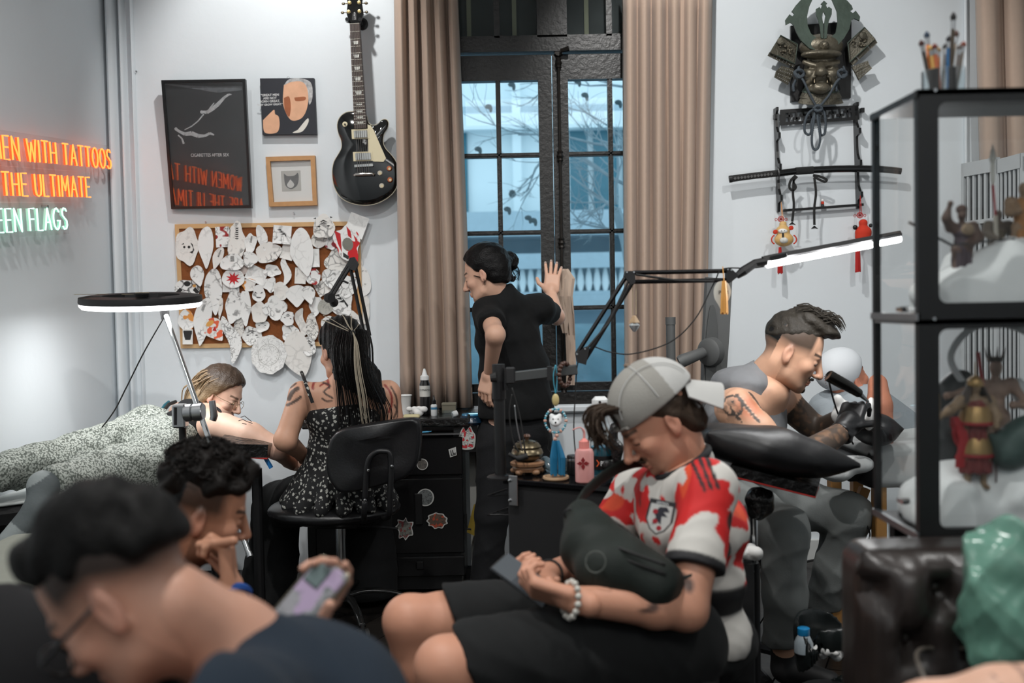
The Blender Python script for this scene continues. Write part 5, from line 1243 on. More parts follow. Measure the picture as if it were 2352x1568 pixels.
# ---- spring arm lamp above the tattooing woman ------------------------------
def bars(mb,a,b,off,r=.006,sq=True):
    a,b = V(a),V(b); o = V(off)
    for s_ in (-1,1): mb.tube([a+o*s_,b+o*s_],r*1.25,4)
Y = 4.35; L1 = thing('spring_arm_lamp','black spring arm work lamp folded in front of the pinned drawings','lamp',V(P(850,960,Y).x,Y,zt))
A,B,C_ = P(757,684,Y-.05),P(808,600,Y),P(843,770,Y)
mb = MB(); bars(mb,B,A,(.011,0,.006)); obj('upper_arm',mb,m_blackmetal,L1); mb = MB(); bars(mb,B,C_,(.012,0,-.002)); obj('lower_arm',mb,m_blackmetal,L1)
obj('elbow',pxslab([(803,592),(813,590),(822,606),(816,622),(802,618),(797,606)],Y-.016,.032),m_blackmat,L1); obj('clamp_joint',pxslab([(834,758),(846,760),(850,780),(848,800),(838,798)],Y-.014,.028),m_blackmat,L1)
obj('cross_pin',MB().tube([P(782,642,Y-.03),P(800,650,Y-.03)],.005,6),m_blackmat,L1); obj('hinge_disc',MB().lathe(A+V(-.005,-.02,0),[(.020,0),(.022,.01),(.020,.03)],16,axis=(.6,-.6,0)),m_blackmat,L1)
obj('lamp_head',MB().lathe(A+V(.0,.03,-.005),[(.010,0),(.016,.02),(.02,.05),(.018,.05)],20,axis=(.1,.9,-.3)),m_blackmat,L1,smooth=True)
obj('pole',MB().cyl(P(846,800,Y),V(P(850,960,Y).x,Y,zt+.02),.007,n=8),m_steel,L1); obj('table_clamp',MB().box(V(P(850,960,Y).x,Y+.05,zt+.0),(.05,.06,.05)),m_blackmat,L1)
# ---- black trolley with pole -------------------------------------------------
t0,t1 = P(1164,1098,3.0),P(1480,1147,2.78); tz = t0.z
trd = V(t1.x-t0.x,t1.y-t0.y,0).normalized(); trn = V(-trd.y,trd.x,0); tL = V(t1.x-t0.x,t1.y-t0.y,0).length; tW = .40
tR = Matrix(((trd.x,trn.x,0),(trd.y,trn.y,0),(0,0,1))); tO = V(t0.x,t0.y,0)
def tw(u,v,z=0): return tO+trd*u+trn*v+V(0,0,z)
tr_ = thing('work_trolley','black work trolley with mirror top between standing woman and capped man','trolley',tw(tL/2,tW/2))
obj('cabinet',MB().box(tw(tL/2,tW/2,(tz-.02)/2+.05),(tL,tW,tz-.12),tR,.006),m_blackmat,tr_); obj('top',MB().box(tw(tL/2,tW/2,tz-.008),(tL+.02,tW+.02,.016),tR,.003),mat('black_mirror_top',(.006,.006,.007),.06),tr_)
for u in (.06,tL-.06):
    for w in (.06,tW-.06): obj('caster',MB().cyl(tw(u,w-.012,.03),tw(u,w+.012,.03),.03,n=14).cyl(tw(u,w,.03),tw(u,w,.1),.01,n=8),m_rub,tr_)
obj('hinge_plate',MB().box(tw(.03,-.014,P(1,1145,3.0).z),(.03,.004,.09),tR,.001),m_steel,tr_)
rb = MB()
for dz in (.03,-.03): rb.lathe(tw(.02,-.016,P(1,1145,3.0).z+dz),[(.006,0),(.005,.004),(.001,.005)],8,axis=-trn)
obj('rivet',rb,m_chrome,tr_)
wb_ = MB(); z0 = P(1,1165,3.0).z
for dz in (0,-.06): wb_.tube([tw(0,.05,z0+dz),tw(-.07,.0,z0+dz),tw(-.07,.15,z0+dz),tw(0,.2,z0+dz)],.003,6)
for i in range(6): wb_.tube([tw(-.068,.01+i*.026,z0-.06),tw(0,.05+i*.028,z0-.06)],.002,5)
obj('wire_basket',wb_,m_blackmetal,tr_)
pb = V(P(1150,1105,3.02).x,3.02,tz); PT_ = P(1150,836,3.02)
pl_ = thing('clamp_pole','thick black clamp pole with horizontal grey arm on the trolley','pole',pb)
obj('foot_plate',MB().lathe(pb,[(.042,-.004),(.042,.002),(.036,.006),(.02,.010)],24),m_blackmetal,pl_,smooth=True); obj('tube',MB().cyl(pb,V(pb.x,pb.y,PT_.z-.06),.0175,n=18),mat('dark_grey_tube',(.022,.023,.024),.4,metal=.4),pl_,smooth=True)
obj('collar',MB().cyl(V(pb.x,pb.y,PT_.z-.08),V(pb.x,pb.y,PT_.z),.0195,n=18),m_blackmat,pl_,smooth=True); obj('clip',MB().lathe(V(pb.x,pb.y,P(1,915,3.02).z-.03),[(.021,0),(.021,.055)],18).box(V(pb.x+.022,pb.y-.01,P(1,905,3.02).z),(.012,.02,.03)),m_blackmetal,pl_)
h0,h1 = P(1168,866,3.0),P(1326,848,3.0)
obj('arm',MB().box((h0+h1)/2,((h1-h0).length,.022,.030),Matrix.Rotation(-math.atan2(h1.z-h0.z,h1.x-h0.x),3,'Y'),.003),mat('grey_bar',(.10,.105,.105),.4,metal=.6),pl_)
obj('arm_sleeve',MB().box(P(1262,857,3.0),(.014,.03,.042)),m_blackmat,pl_); obj('knob',MB().cyl(P(1126,868,3.0),P(1140,866,3.0),.012,.016,n=12),m_rub,pl_)
obj('bracket',MB().box(P(1172,862,3.0),(.03,.03,.05),bev=.004),m_blackmat,pl_)
# wire loops hanging from the pole
hw = thing('hanging_cord','loop of black and chrome cord hanging from the clamp pole','cord',P(1190,1050,2.97))
for pts in ([(1176,905),(1170,950),(1178,1010),(1192,1038)],[(1182,930),(1188,980),(1200,1036)],[(1176,890),(1195,960),(1206,1040)]): obj('cord',MB().tube(spline([P(x,y,2.98) for x,y in pts],6),.0025,6),m_rub if pts[0][0] != 1182 else m_steel,hw,smooth='all')
obj('mesh_pouch',MB().tube(spline([P(1168,1042,2.98),P(1190,1052,2.98),P(1212,1046,2.98)],5),[.006]*5+[.010]*6,8),m_rub,hw,smooth='all')
# ---- LED lamp on spring arm --------------------------------------------------------
LY = 3.0
ll = thing('led_arm_lamp','black parallel arm lamp with long bright LED tube on the clamp pole','lamp',P(1325,860,LY))
J0,J1,J2 = (P(1322,835,LY),P(1450,645,LY),P(1680,638,LY))
def arm2(name,pts):
    mb = MB()
    for a_,b_ in pts: mb.tube([P(*a_,LY),P(*b_,LY)],.0065,4)
    return obj(name,mb,m_blackmetal,ll)
arm2('lower_arm',[((1325,812),(1440,632)),((1340,832),(1452,650))]); arm2('upper_arm',[((1455,626),(1676,622)),((1455,647),(1676,643))])
obj('spring',MB().tube([P(1330,822,LY-.012),P(1398,742,LY-.012),P(1446,640,LY-.012)],.004,6).tube([P(1460,630,LY-.012),P(1552,644,LY-.012),P(1640,646,LY-.012)],.004,6),m_rub,ll)
for pts in ([(1322,812),(1345,797),(1354,800),(1346,838),(1326,832)],[(1438,622),(1458,622),(1460,648),(1450,654),(1434,634)],[(1670,615),(1680,617),(1698,633),(1676,650),(1670,645)]):
    j = obj('joint_plate',pxslab(pts,LY-.016,.032),m_blackmat,ll); sv = MB()
    for x,y in pts[:2]: sv.lathe(P(x*.8+sum(p[0] for p in pts)/len(pts)*.2,y*.8+sum(p[1] for p in pts)/len(pts)*.2,LY-.016),[(.0035,0),(.003,.002)],8,axis=(0,-1,0))
    obj('screw',sv,m_chrome,j)
E0,E1 = P(1762,606,LY),P(2066,548,LY+.16)
obj('neck',MB().tube([P(1692,634,LY),P(1708,622,LY),P(1735,604,LY),P(1760,600,LY)],[.012,.018,.015,.016],8,flat=.8),m_blackmat,ll); obj('head',MB().tube([P(1752,597,LY),E0.lerp(E1,.02)+V(0,0,.014),E1+V(0,0,.014)],[.012,.014,.013],6),m_blackmat,ll)
obj('switch_plate',MB().box(P(1788,590,LY-.008),(.052,.012,.014),Matrix.Rotation(-.2,3,'Y'),.002),m_black,ll)
obj('led_tube',MB().tube([E0,E1],.0125,12),emitter('led_white',(1,1,1),11.0),ll,smooth=True)
for t_ in (.2,.5,.8): lamp('led_tube_glow','POINT',E0.lerp(E1,t_)+V(0,-.02,-.03),3.2,(1,1,1),None,.03)
cable('lamp_cable','black cable drooping below the LED lamp arm',[P(1755,612,LY),P(1720,616,LY),P(1660,618,LY-.01),P(1640,650,LY),P(1598,730,LY),P(1540,785,LY),P(1455,812,LY),P(1400,808,LY),P(1352,795,LY),P(1328,830,LY),P(1322,900,LY),P(1318,990,LY),P(1326,1080,LY)],.0022)
# charms on the lamp
cr_ = thing('crystal_pendant','faceted crystal pendant with wooden cap hanging from the lamp arm','pendant',P(1457,762,LY))
mb = MB()
for dx in (-4,4): mb.tube([P(1457+dx,652,LY),P(1457+dx,722,LY)],.0012,5)
obj('cord',mb,mat('jute',(.45,.36,.24),.8),cr_); obj('wooden_cap',MB().lathe(P(1457,741,LY),[(.016,0),(.015,.004),(.006,.02),(.004,.022)],4,axis=(0,0,1)),mat('pale_wood',(.42,.29,.17),.6),cr_)
obj('crystal',MB().lathe(P(1457,741,LY),[(.010,0),(.0165,-.008),(.012,-.016),(.004,-.027)],8),mat('crystal',(.75,.8,.82),.05,trans=.6,var=.1),cr_)
lc = thing('leaf_charm','white teardrop charm with ink script and orange tassel on the lamp','charm',P(1660,730,LY))
q = [(p.x,p.y) for p in spline([V(x,y,0) for x,y in [(1658,645),(1672,650),(1679,668),(1674,688),(1662,700),(1656,710),(1650,700),(1641,684),(1640,664),(1647,649),(1658,645)]],4)[:-1]]
obj('plate',pxslab(q,LY-.02,.003),mat('pearl_plate',(.62,.61,.55),.35),lc); obj('script',text_mesh('Phúc',.016,P(1650,676,LY-.0205),V(1,0,.1),V(0,0,1),.0003),m_ink,lc)
mb = MB(); tassel(mb,P(1663,645,LY-.03),.10,.009,12); mb.tube([P(1660,612,LY-.02),P(1663,646,LY-.03)],.0015,5); obj('tassel',mb,mat('orange_silk',(.72,.36,.09),.6,var=.2),lc)
bb = thing('bead_bracelet','dark wooden bead bracelet hung over the clamp arm','bracelet',P(1297,885,2.98))
for i in range(16):
    a = 2*PI*i/16; obj('bead',MB().ball(P(1297+13*math.cos(a),860+26*math.sin(a),2.985+.02*math.cos(a)),.0075,8,6),mat('brown_bead',(.07,.03,.02),.3),bb,smooth='all')
tl = thing('bead_talisman','turquoise beaded hoop talisman with white cat face and blue tassels','talisman',P(1280,1090,2.97)); TY = 2.97
mb = MB()
for dx in (-5,4): mb.tube(spline([P(1276,838,TY),P(1276+dx,865,TY),P(1276,905,TY)],5),.0018,5)
m_tq = mat('turquoise',(.06,.33,.45),.35,var=.3,scale=200); obj('cord',mb,m_tq,tl,smooth='all')
obj('turtle',MB().ball(P(1276,918,TY),(.011,.006,.019),10,7),mat('turtle_gold',(.55,.45,.2),.4),tl,smooth='all')
m_be = [m_tq,mat('bead_pink',(.6,.35,.28),.4),mat('bead_pale',(.45,.65,.7),.4)]
for i in range(30):
    a = 2*PI*i/30; obj('bead',MB().ball(P(1276+24*math.cos(a),966+27*math.sin(a),TY),.0055 if i % 5 == 0 else .004,7,5),m_be[1] if i % 5 == 0 else m_be[2 if i % 2 else 0],tl,smooth='all')
S = SDF(.006); S.ell(P(1276,966,TY),(.019,.012,.017)); S.ell(P(1267,955,TY),(.007,.006,.008)); S.ell(P(1285,955,TY),(.007,.006,.008)); S.ell(P(1276,973,TY-.008),(.010,.008,.008)); v,f,c = S.mesh(.002); org('cat_face',[(v,f,c)],m_white,tl)
obj('features',MB().ball(P(1276,970,TY-.016),.003,6,4).ball(P(1270,962,TY-.011),.002,6,4).ball(P(1282,962,TY-.011),.002,6,4),m_ink,tl); obj('bead_drop',MB().ball(P(1279,1000,TY),.006,8,6).ball(P(1275,1008,TY),.006,8,6),m_be[1],tl,smooth='all')
for x,xe in ((1273,1272),(1281,1290)):
    mb = MB(); p0 = P(x,1012,TY);
    for i in range(14): a = 2*PI*i/14; mb.tube([p0+V(math.cos(a)*.003,math.sin(a)*.003,0),P(xe,1050,TY)+V(math.cos(a)*.009,math.sin(a)*.009,0),P(xe,1090,TY)+V(math.cos(a)*.008,math.sin(a)*.008,random.uniform(-.004,.004))],.0026,4)
    obj('tassel',mb,mat('blue_silk',(.015,.17,.33),.5,var=.2),tl)
# ---- things on the trolley --------------------------------------------------------
def ot(px,Y): return V(P(px,1100,Y).x,Y,tz+.001)
c = ot(1212,3.07); wd_ = thing('wooden_stand','carved round wooden stand under the bronze incense burner','stand',c); m_rw = mat('rosy_wood',(.32,.17,.09),.45,var=.3,scale=40)
obj('top_ring',MB().lathe(c,[(.04,.026),(.052,.028),(.053,.036),(.046,.040),(.02,.038)],28),m_rw,wd_,smooth=True); obj('apron',MB().lathe(c,[(.044,.010),(.047,.020),(.043,.028)],28),m_rw,wd_,smooth=True)
for k in range(5): a = k*2*PI/5+.3; obj('foot',MB().ball(c+V(math.cos(a)*.043,math.sin(a)*.043,.009),(.013,.013,.0095),8,6),m_rw,wd_,smooth='all')
c2 = c+V(0,0,.039); ib = thing('incense_burner','round bronze lidded incense burner on a wooden stand','incense burner',c2); m_br = mat('aged_brass',(.16,.13,.08),.32,metal=.8,var=.35,scale=40)
obj('bowl',MB().lathe(c2,[(.022,0),(.026,.003),(.044,.012),(.050,.025),(.046,.037),(.037,.043),(.033,.045)],32),m_br,ib,smooth=True)
ld = obj('lid',MB().lathe(c2,[(.042,.042),(.043,.046),(.036,.056),(.020,.064),(.006,.067)],32),m_br,ib,smooth=True); obj('lid_knob',MB().lathe(c2,[(.005,.066),(.006,.071),(.012,.077),(.009,.083),(.001,.085)],16),mat('rosewood_knob',(.13,.055,.03),.35),ib,smooth=True)
ho = MB()
for k in range(9): a = k*2*PI/9; ho.ball(c2+V(math.cos(a)*.029,math.sin(a)*.029,.0605),(.0035,.0035,.002),6,4)
obj('vent_holes',ho,m_blackmat,ld)
c = ot(1277,2.96); wr = thing('wooden_coaster','small round wooden tray with raised rim on the trolley','tray',c); obj('rim',MB().lathe(c,[(.036,0),(.0395,.004),(.0385,.010),(.034,.010),(.031,.004)],28),mat('birch',(.52,.34,.2),.5,var=.12),wr,smooth=True); obj('dish_floor',MB().lathe(c,[(.001,.002),(.032,.004),(.001,.0045)],28),mat('birch_dark',(.36,.21,.12),.6),wr)
c = ot(1343,2.90); pk_ = thing('squeeze_bottle','pink squeeze wash bottle with bent nozzle and red flower','bottle',c); m_pk = mat('pink_plastic',(.78,.36,.34),.35,var=.06,trans=.15)
obj('body',MB().lathe(c,[(.024,0),(.0275,.004),(.0275,.088),(.024,.097),(.014,.101)],26),m_pk,pk_,smooth=True); obj('cap',MB().lathe(c,[(.0155,.101),(.0155,.121),(.010,.124),(.004,.130)],20),mat('pink_cap',(.8,.28,.25),.4),pk_,smooth=True)
obj('nozzle',MB().tube(spline([c+V(0,0,.126),c+V(0,0,.15),c+V(-.012,-.004,.162),c+V(-.034,-.010,.156)],6),[.004]*9+[.002]*10,8),m_pk,pk_,smooth='all')
fl_ = MB()
for k in range(4):
    a = k*PI/2; u = V(math.cos(a),0,math.sin(a)); w = V(-math.sin(a),0,math.cos(a)); o = c+V(-.006,-.0283,.06)
    fl_.add([o,o+u*.009+w*.006,o+u*.019,o+u*.009-w*.006],[(0,1,2,3)])
obj('flower_print',fl_,mat('crimson_print',(.25,.01,.015),.6),pk_)
c = ot(1384,3.02); sb = thing('spray_bottle','clear spray bottle half full of blue liquid with white head','bottle',c)
obj('bottle_wall',MB().lathe(c,[(.034,0),(.036,.004),(.036,.10),(.030,.14),(.019,.17),(.016,.19)],26),m_clear,sb,smooth=True); obj('liquid',MB().lathe(c,[(.033,.003),(.0335,.005),(.0335,.088),(.001,.089)],26),mat('blue_liquid',(.02,.20,.28),.1,trans=.5),sb,smooth=True)
obj('label',MB().lathe(c,[(.0365,.022),(.0365,.062)],26),m_black,sb,smooth=True); obj('lettering',text_mesh('PERFECT',.020,c+V(-.009,-.0372,.034),V(1,0,0),V(0,0,1),.0004,sx=.8,bold=.0006),m_white,sb); obj('arrow_print',MB().prism([(0,0),(.007,.01),(0,.02),(-.004,.02),(.003,.01),(-.004,0)],c+V(-.018,-.0366,.032),V(1,0,0),V(0,0,1),.0005),mat('orange_print',(.8,.12,.03),.5),sb)
sp_ = MB().prism([(0,.038),(.006,.028),(.017,.018),(.017,.006),(.009,.002),(.002,.006),(.006,-.006),(-.006,-.006),(-.002,.006),(-.009,.002),(-.017,.006),(-.017,.018),(-.006,.028)],c+V(-.004,-.0368,.105),V(1,0,0),V(0,0,1),.0006); obj('spade_emblem',sp_,mat('emblem_grey',(.42,.42,.38),.5),sb)
obj('emblem_numeral',text_mesh('3',.026,c+V(-.004,-.0378,.108),V(1,0,0),V(0,0,1),.0003,'CENTER',bold=.0005),m_ink,sb)
obj('spray_head',MB().box(c+V(-.004,0,.222),(.05,.028,.036),bev=.010).lathe(c,[(.018,.188),(.018,.208)],18),m_white,sb,smooth=True); obj('nozzle_hole',MB().lathe(c+V(-.006,-.0145,.224),[(.004,0),(.004,.001)],10,axis=(0,-1,0)),m_ink,sb); obj('trigger',MB().tube([c+V(-.025,0,.215),c+V(-.034,0,.19),c+V(-.03,0,.165)],[.006,.005,.004],8),m_white,sb)
S = SDF(.01); c = ot(1275,3.1); S.ell(c+V(0,0,.02),(.045,.035,.022)); S.ell(c+V(-.03,0,.025),(.022,.02,.026)); S.ell(c+V(.035,0,.022),(.025,.02,.02)); v,f,cl = S.mesh(.004,noise=waves(3,8,(60,240),.004)); tag(org('plastic_bag',[(v,f,cl)],mat('clear_blue_film',(.35,.5,.58),.12,trans=.75,var=.2)),'crumpled clear plastic film at the foot of the blue tassels','plastic film')
c = ot(1318,3.05); bottle('black_tin','small black tin with steel ring beside the pink bottle',c,[(.020,0),(.021,.003),(.021,.055),(.019,.058)],m_black,[('ring',[(.0215,.04),(.0225,.044),(.0215,.048)],m_steel)],cat='tin')
S = SDF(.008)
for (x,y,rx,rz) in [(1408,1010,.014,.05),(1416,1040,.02,.04),(1400,1070,.022,.022),(1425,1075,.02,.02)]: S.ell(P(x,y,2.98),(rx,.02,rz))
v,f,cl = S.mesh(.004,noise=waves(8,8,(70,260),.005)); v[:,2] = np.maximum(v[:,2],tz+.001); tag(org('wrapped_machine',[(v,f,cl)],m_wrap),'black film wrapped tattoo machine standing beside the spray bottle','tattoo machine')
# ---- grey padded board with arm (behind the lamp) ---------------------------------------
gb = thing('grey_leg_rest','tall grey padded equipment board with round hub and stub arm','equipment',V(P(1640,960,4.25).x,4.3,0)); m_gr_ = mat('grey_plastic',(.085,.088,.088),.5,var=.1)
q = [(1625,636),(1682,642),(1676,760),(1664,930),(1655,1250),(1612,1250),(1614,940),(1617,800)]
obj('board',pxslab(q,4.2,.06),m_gr_,gb); obj('pad',pxslab([(p.x,p.y) for p in spline([V(x,y,0) for x,y in [(1638,700),(1645,720),(1648,800),(1640,900),(1630,930),(1622,880),(1622,780),(1630,710),(1638,700)]],4)[:-1]],4.19,.012),mat('grey_pad',(.06,.063,.063),.6),gb)
hc = P(1630,808,4.17); obj('hub',MB().lathe(hc,[(.062,-.02),(.058,.01),(.045,.018),(.001,.02)],24,axis=(-.75,-.66,0)),m_gr_,gb,smooth=True); obj('stub_arm',MB().tube([hc+V(-.03,-.02,0),P(1568,828,4.1),P(1560,832,4.1)],[.022,.028,.024],12),m_gr_,gb,smooth=True)
gp_ = V(P(1541,800,4.1).x,4.1,0); gq = thing('grey_post','round grey metal post standing before the right curtain','post',gp_); obj('tube',MB().cyl(gp_,V(gp_.x,gp_.y,P(1541,745,4.1).z),.019,n=16),m_gr_,gq,smooth=True); obj('cap',MB().cyl(V(gp_.x,gp_.y,P(1541,745,4.1).z),V(gp_.x,gp_.y,P(1541,728,4.1).z),.021,n=16),m_gr_,gq,smooth=True); obj('base',MB().lathe(gp_,[(.12,0),(.12,.01),(.03,.03)],20),m_gr_,gq)
# ================================================================ PEOPLE: shared shapes
def skin_mat():
    m = mat('skin',(.5,.3,.2),.48,var=.10,scale=30,attr=True,spec=.4); nt = m.node_tree; b = nt.nodes['Principled BSDF']
    at = [n for n in nt.nodes if n.type == 'ATTRIBUTE'][0]
    src = b.inputs['Base Color'].links[0].from_socket
    tc = [n for n in nt.nodes if n.type == 'TEX_COORD'][0]
    nz = nd(nt,'ShaderNodeTexNoise'); nz.inputs['Scale'].default_value = 30; nz.inputs['Detail'].default_value = 2; lk(nt,tc.outputs['Object'],nz.inputs['Vector'])
    va = nd(nt,'ShaderNodeMix',data_type='VECTOR'); va.inputs[0].default_value = .05; lk(nt,tc.outputs['Object'],va.inputs[4]); lk(nt,nz.outputs['Color'],va.inputs[5])
    vo = nd(nt,'ShaderNodeTexVoronoi',feature='SMOOTH_F1'); vo.inputs['Scale'].default_value = 34; lk(nt,va.outputs[1],vo.inputs['Vector'])
    r1 = nd(nt,'ShaderNodeMapRange'); r1.inputs['From Min'].default_value = .18; r1.inputs['From Max'].default_value = .42; lk(nt,vo.outputs['Distance'],r1.inputs[0])
    ink = nd(nt,'ShaderNodeMix',data_type='RGBA'); ink.inputs[6].default_value = (.15,.085,.05,1); ink.inputs[7].default_value = (.022,.024,.022,1); lk(nt,r1.outputs[0],ink.inputs[0])
    iv = nd(nt,'ShaderNodeMath',operation='SUBTRACT'); iv.inputs[0].default_value = 1.0; lk(nt,at.outputs['Alpha'],iv.inputs[1])
    mx = nd(nt,'ShaderNodeMix',data_type='RGBA'); lk(nt,iv.outputs[0],mx.inputs[0]); lk(nt,src,mx.inputs[6]); lk(nt,ink.outputs[2],mx.inputs[7])
    lk(nt,mx.outputs[2],b.inputs['Base Color'])
    b.inputs['Subsurface Weight'].default_value = .06; b.inputs['Subsurface Radius'].default_value = (.02,.008,.004); b.inputs['Subsurface Scale'].default_value = .3
    return m
M_SKIN = skin_mat()
def basis(fwd,up=(0,0,1)):
    f = V(fwd).normalized(); r = f.cross(V(up)).normalized(); u = r.cross(f).normalized()
    return Matrix(((r.x,f.x,u.x),(r.y,f.y,u.y),(r.z,f.z,u.z)))
class Head:
    """head with face; local axes x right, y forward, z up; origin between the ears"""
    def __init__(s,c,fwd,up=(0,0,1),sc=1.,fem=False): s.c = V(c); s.R = basis(fwd,up); s.s = sc; s.fem = fem
    def T(s,x,y,z): return s.c+s.R @ (V(x,y,z)*s.s)
    def L(s,v): return ((v-na(s.c)) @ np.array(s.R))/s.s
    def mesh(s,skin,neck=None,nr=.056,h=.0035,lip=None,brow=(.015,.012,.010),hairshade=None,hairc=(.02,.018,.016),stubble=None,mous=0.,eye_open=.0,noseL=1.0,ear=True):
        S = SDF(.016*s.s); R = s.R; sc = s.s; T = s.T; k = lambda q: q*sc
        def E(x,y,z,rx,ry,rz,kk=.016,sub=False,col=None): S.ell(T(x,y,z),(rx*sc,ry*sc,rz*sc),R,kk*sc,col,sub)
        def C(a,b,ra,rb,kk=.01,col=None): S.cap(T(*a),T(*b),ra*sc,rb*sc,kk*sc,col)
        f = s.fem; jw = .041 if f else .048
        E(0,-.012,.045,.075,.095,.083); E(0,.026,-.018,.062,.066,.088,.03); E(0,.030,-.070,jw,.052,.038,.03)
        E(0,.072,-.098,.020,.018,.017,.02)
        C((-.030,.080,.018),(.030,.080,.018),.010,.010,.016) if not f else C((-.026,.078,.020),(.026,.078,.020),.010,.010,.02)
        for q in (-1,1):
            E(q*.042,.062,-.026,.020,.020,.018,.02); E(q*.032,.100,-.002,.016,.014,.010,.012,True)
            E(q*.031,.0765,-.003,.0135,.0125,.0105,.003); C((q*.045,.02,-.075),(q*.03,.06,-.092),.012,.012,.02)
            if ear:
                E(q*.077,-.012,-.010,.0075,.0165,.028,.008); E(q*.074,-.006,-.033,.0075,.009,.011,.008)
                E(q*.087,-.007,-.008,.007,.009,.016,.004,True)
        C((0,.092,.008),(0,.108*noseL+.006,-.032),.0085,.0115,.010); E(0,.113*noseL,-.036,.011,.011,.009,.006)
        for q in (-1,1): E(q*.011,.101,-.040,.0085,.010,.007,.005)
        lipc = lip or tuple(np.array(skin)*np.array((.82,.55,.52)))
        C((-.017,.089,-.0635),(.017,.089,-.0635),.0058,.0058,.005); C((-.010,.0915,-.064),(.010,.0915,-.064),.0052,.0052,.004); C((-.014,.089,-.0735),(.014,.089,-.0735),.0064,.0064,.005)
        if neck is not None: S.cap(T(0,-.022,-.05),neck,nr*sc,nr*1.06,.03);
        def paint(v,col):
            l = s.L(v); x,y,z = np.abs(l[:,0]),l[:,1],l[:,2]; col = col.copy()
            def mixc(w,c): col[:] = col*(1-w[:,None])+np.array(c)*w[:,None]
            sm = lambda e0,e1,t: np.clip((t-e0)/(e1-e0),0,1)
            mixc(.25*np.exp(-((x-.045)/.018)**2-((z+.03)/.02)**2)*(y > .03),(.55,.2,.15)); mixc(.22*np.exp(-((z+.036)/.012)**2-(x/.014)**2)*(y > .09),(.5,.18,.13))
            mixc(.3*((x > .072) & (y < .03) & (z < .03)),(.5,.2,.15))
            lipm = (y > .082) & (x < .0215) & (z < -.057) & (z > -.0815) ; mixc(.75*lipm,lipc)
            mixc(.8*((np.abs(z+.0685+.05*x) < .0015) & lipm),(.10,.03,.025))
            bz = .0205+.006*sm(.01,.045,x)*(1 if f else .6)-.14*np.clip(x-.042,0,1); mixc(.9*sm(.0062,.003,np.abs(z-bz))*((x > .010) & (x < .050) & (y > .055)),brow)
            mixc(.9*((np.abs(z+.0085+5*(x-.031)**2) < .0022) & (x > .017) & (x < .046) & (y > .06)),(.02,.014,.012))
            if eye_open:
                mixc(1.*((np.abs(z+.0035) < .0042*eye_open*np.clip(1-((x-.031)/.013)**2,0,1)) & (np.abs(x-.031) < .0125) & (y > .06)),(.42,.38,.36)); mixc(1.*(((x-.033)**2+(z+.004)**2 < .0048**2) & (y > .06) & (z < .001)),(.015,.01,.008))
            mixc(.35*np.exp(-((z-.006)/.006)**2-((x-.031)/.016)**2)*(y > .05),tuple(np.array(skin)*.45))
            mixc(.85*(((x-.009)**2+((z+.0455)/.8)**2 < .0042**2) & (y > .085)),(.06,.02,.015))
            if hairshade is not None: mixc(hairshade(l),hairc)
            if stubble is not None:
                w = stubble*sm(-.040,-.062,z)*sm(.09,.04,x)*(y > -.01); w = w*(~lipm); mixc(w,hairc)
            if mous: mixc(mous*np.exp(-((z+.0535)/.0055)**2)*((x < .028) & (y > .075)),hairc)
            return col
        return S.mesh(h,base=skin,paint=paint)
    def cap_hair(s,name,parent,m,t=.016,front=.052,fz=.060,nape=-.045,side=.0,noise=None,h=.004,extra=None,col=None,ears=True,tilt=.9):
        S = SDF(.012); R = s.R; T = s.T; sc = s.s
        S.ell(T(0,-.014,.046),((.075+t*.7)*sc,(.095+t)*sc,(.083+t)*sc),R)
        S.ell(T(0,-.040,-.005),((.066+t*.5)*sc,(.062+t)*sc,(.075+t*.4)*sc),R,.02)
        if extra: extra(S)
        S.cut(T(0,front,fz),s.R @ V(0,tilt,-(1-tilt*tilt)**.5),.008)
        if ears:
            for q in (-1,1): S.ell(T(q*.09,.012,-.030),(.035*sc,.034*sc,.046*sc),R,.006,sub=True)
        S.cut(T(0,0,nape),s.R @ V(0,.15,-1),.006)
        v,f,c = S.mesh(h,noise=noise,base=col or (.5,.5,.5)); return org(name,[(v,f,c)],m,parent)
def strands(mb,a_pts,n,r,spread,seed,sides=4):
    r_ = random.Random(seed); sp = spline(a_pts,5); m = len(sp)
    for i in range(n):
        o = V(r_.gauss(0,spread),r_.gauss(0,spread),r_.gauss(0,spread)*.4); w = r_.uniform(.6,1.3)
        mb.tube([p+o*(.3+.9*k/m)+V(math.sin(k*.7+i)*.002,0,0) for k,p in enumerate(sp)],[r*w*(1-.75*(k/m)**3) for k in range(m)],sides)
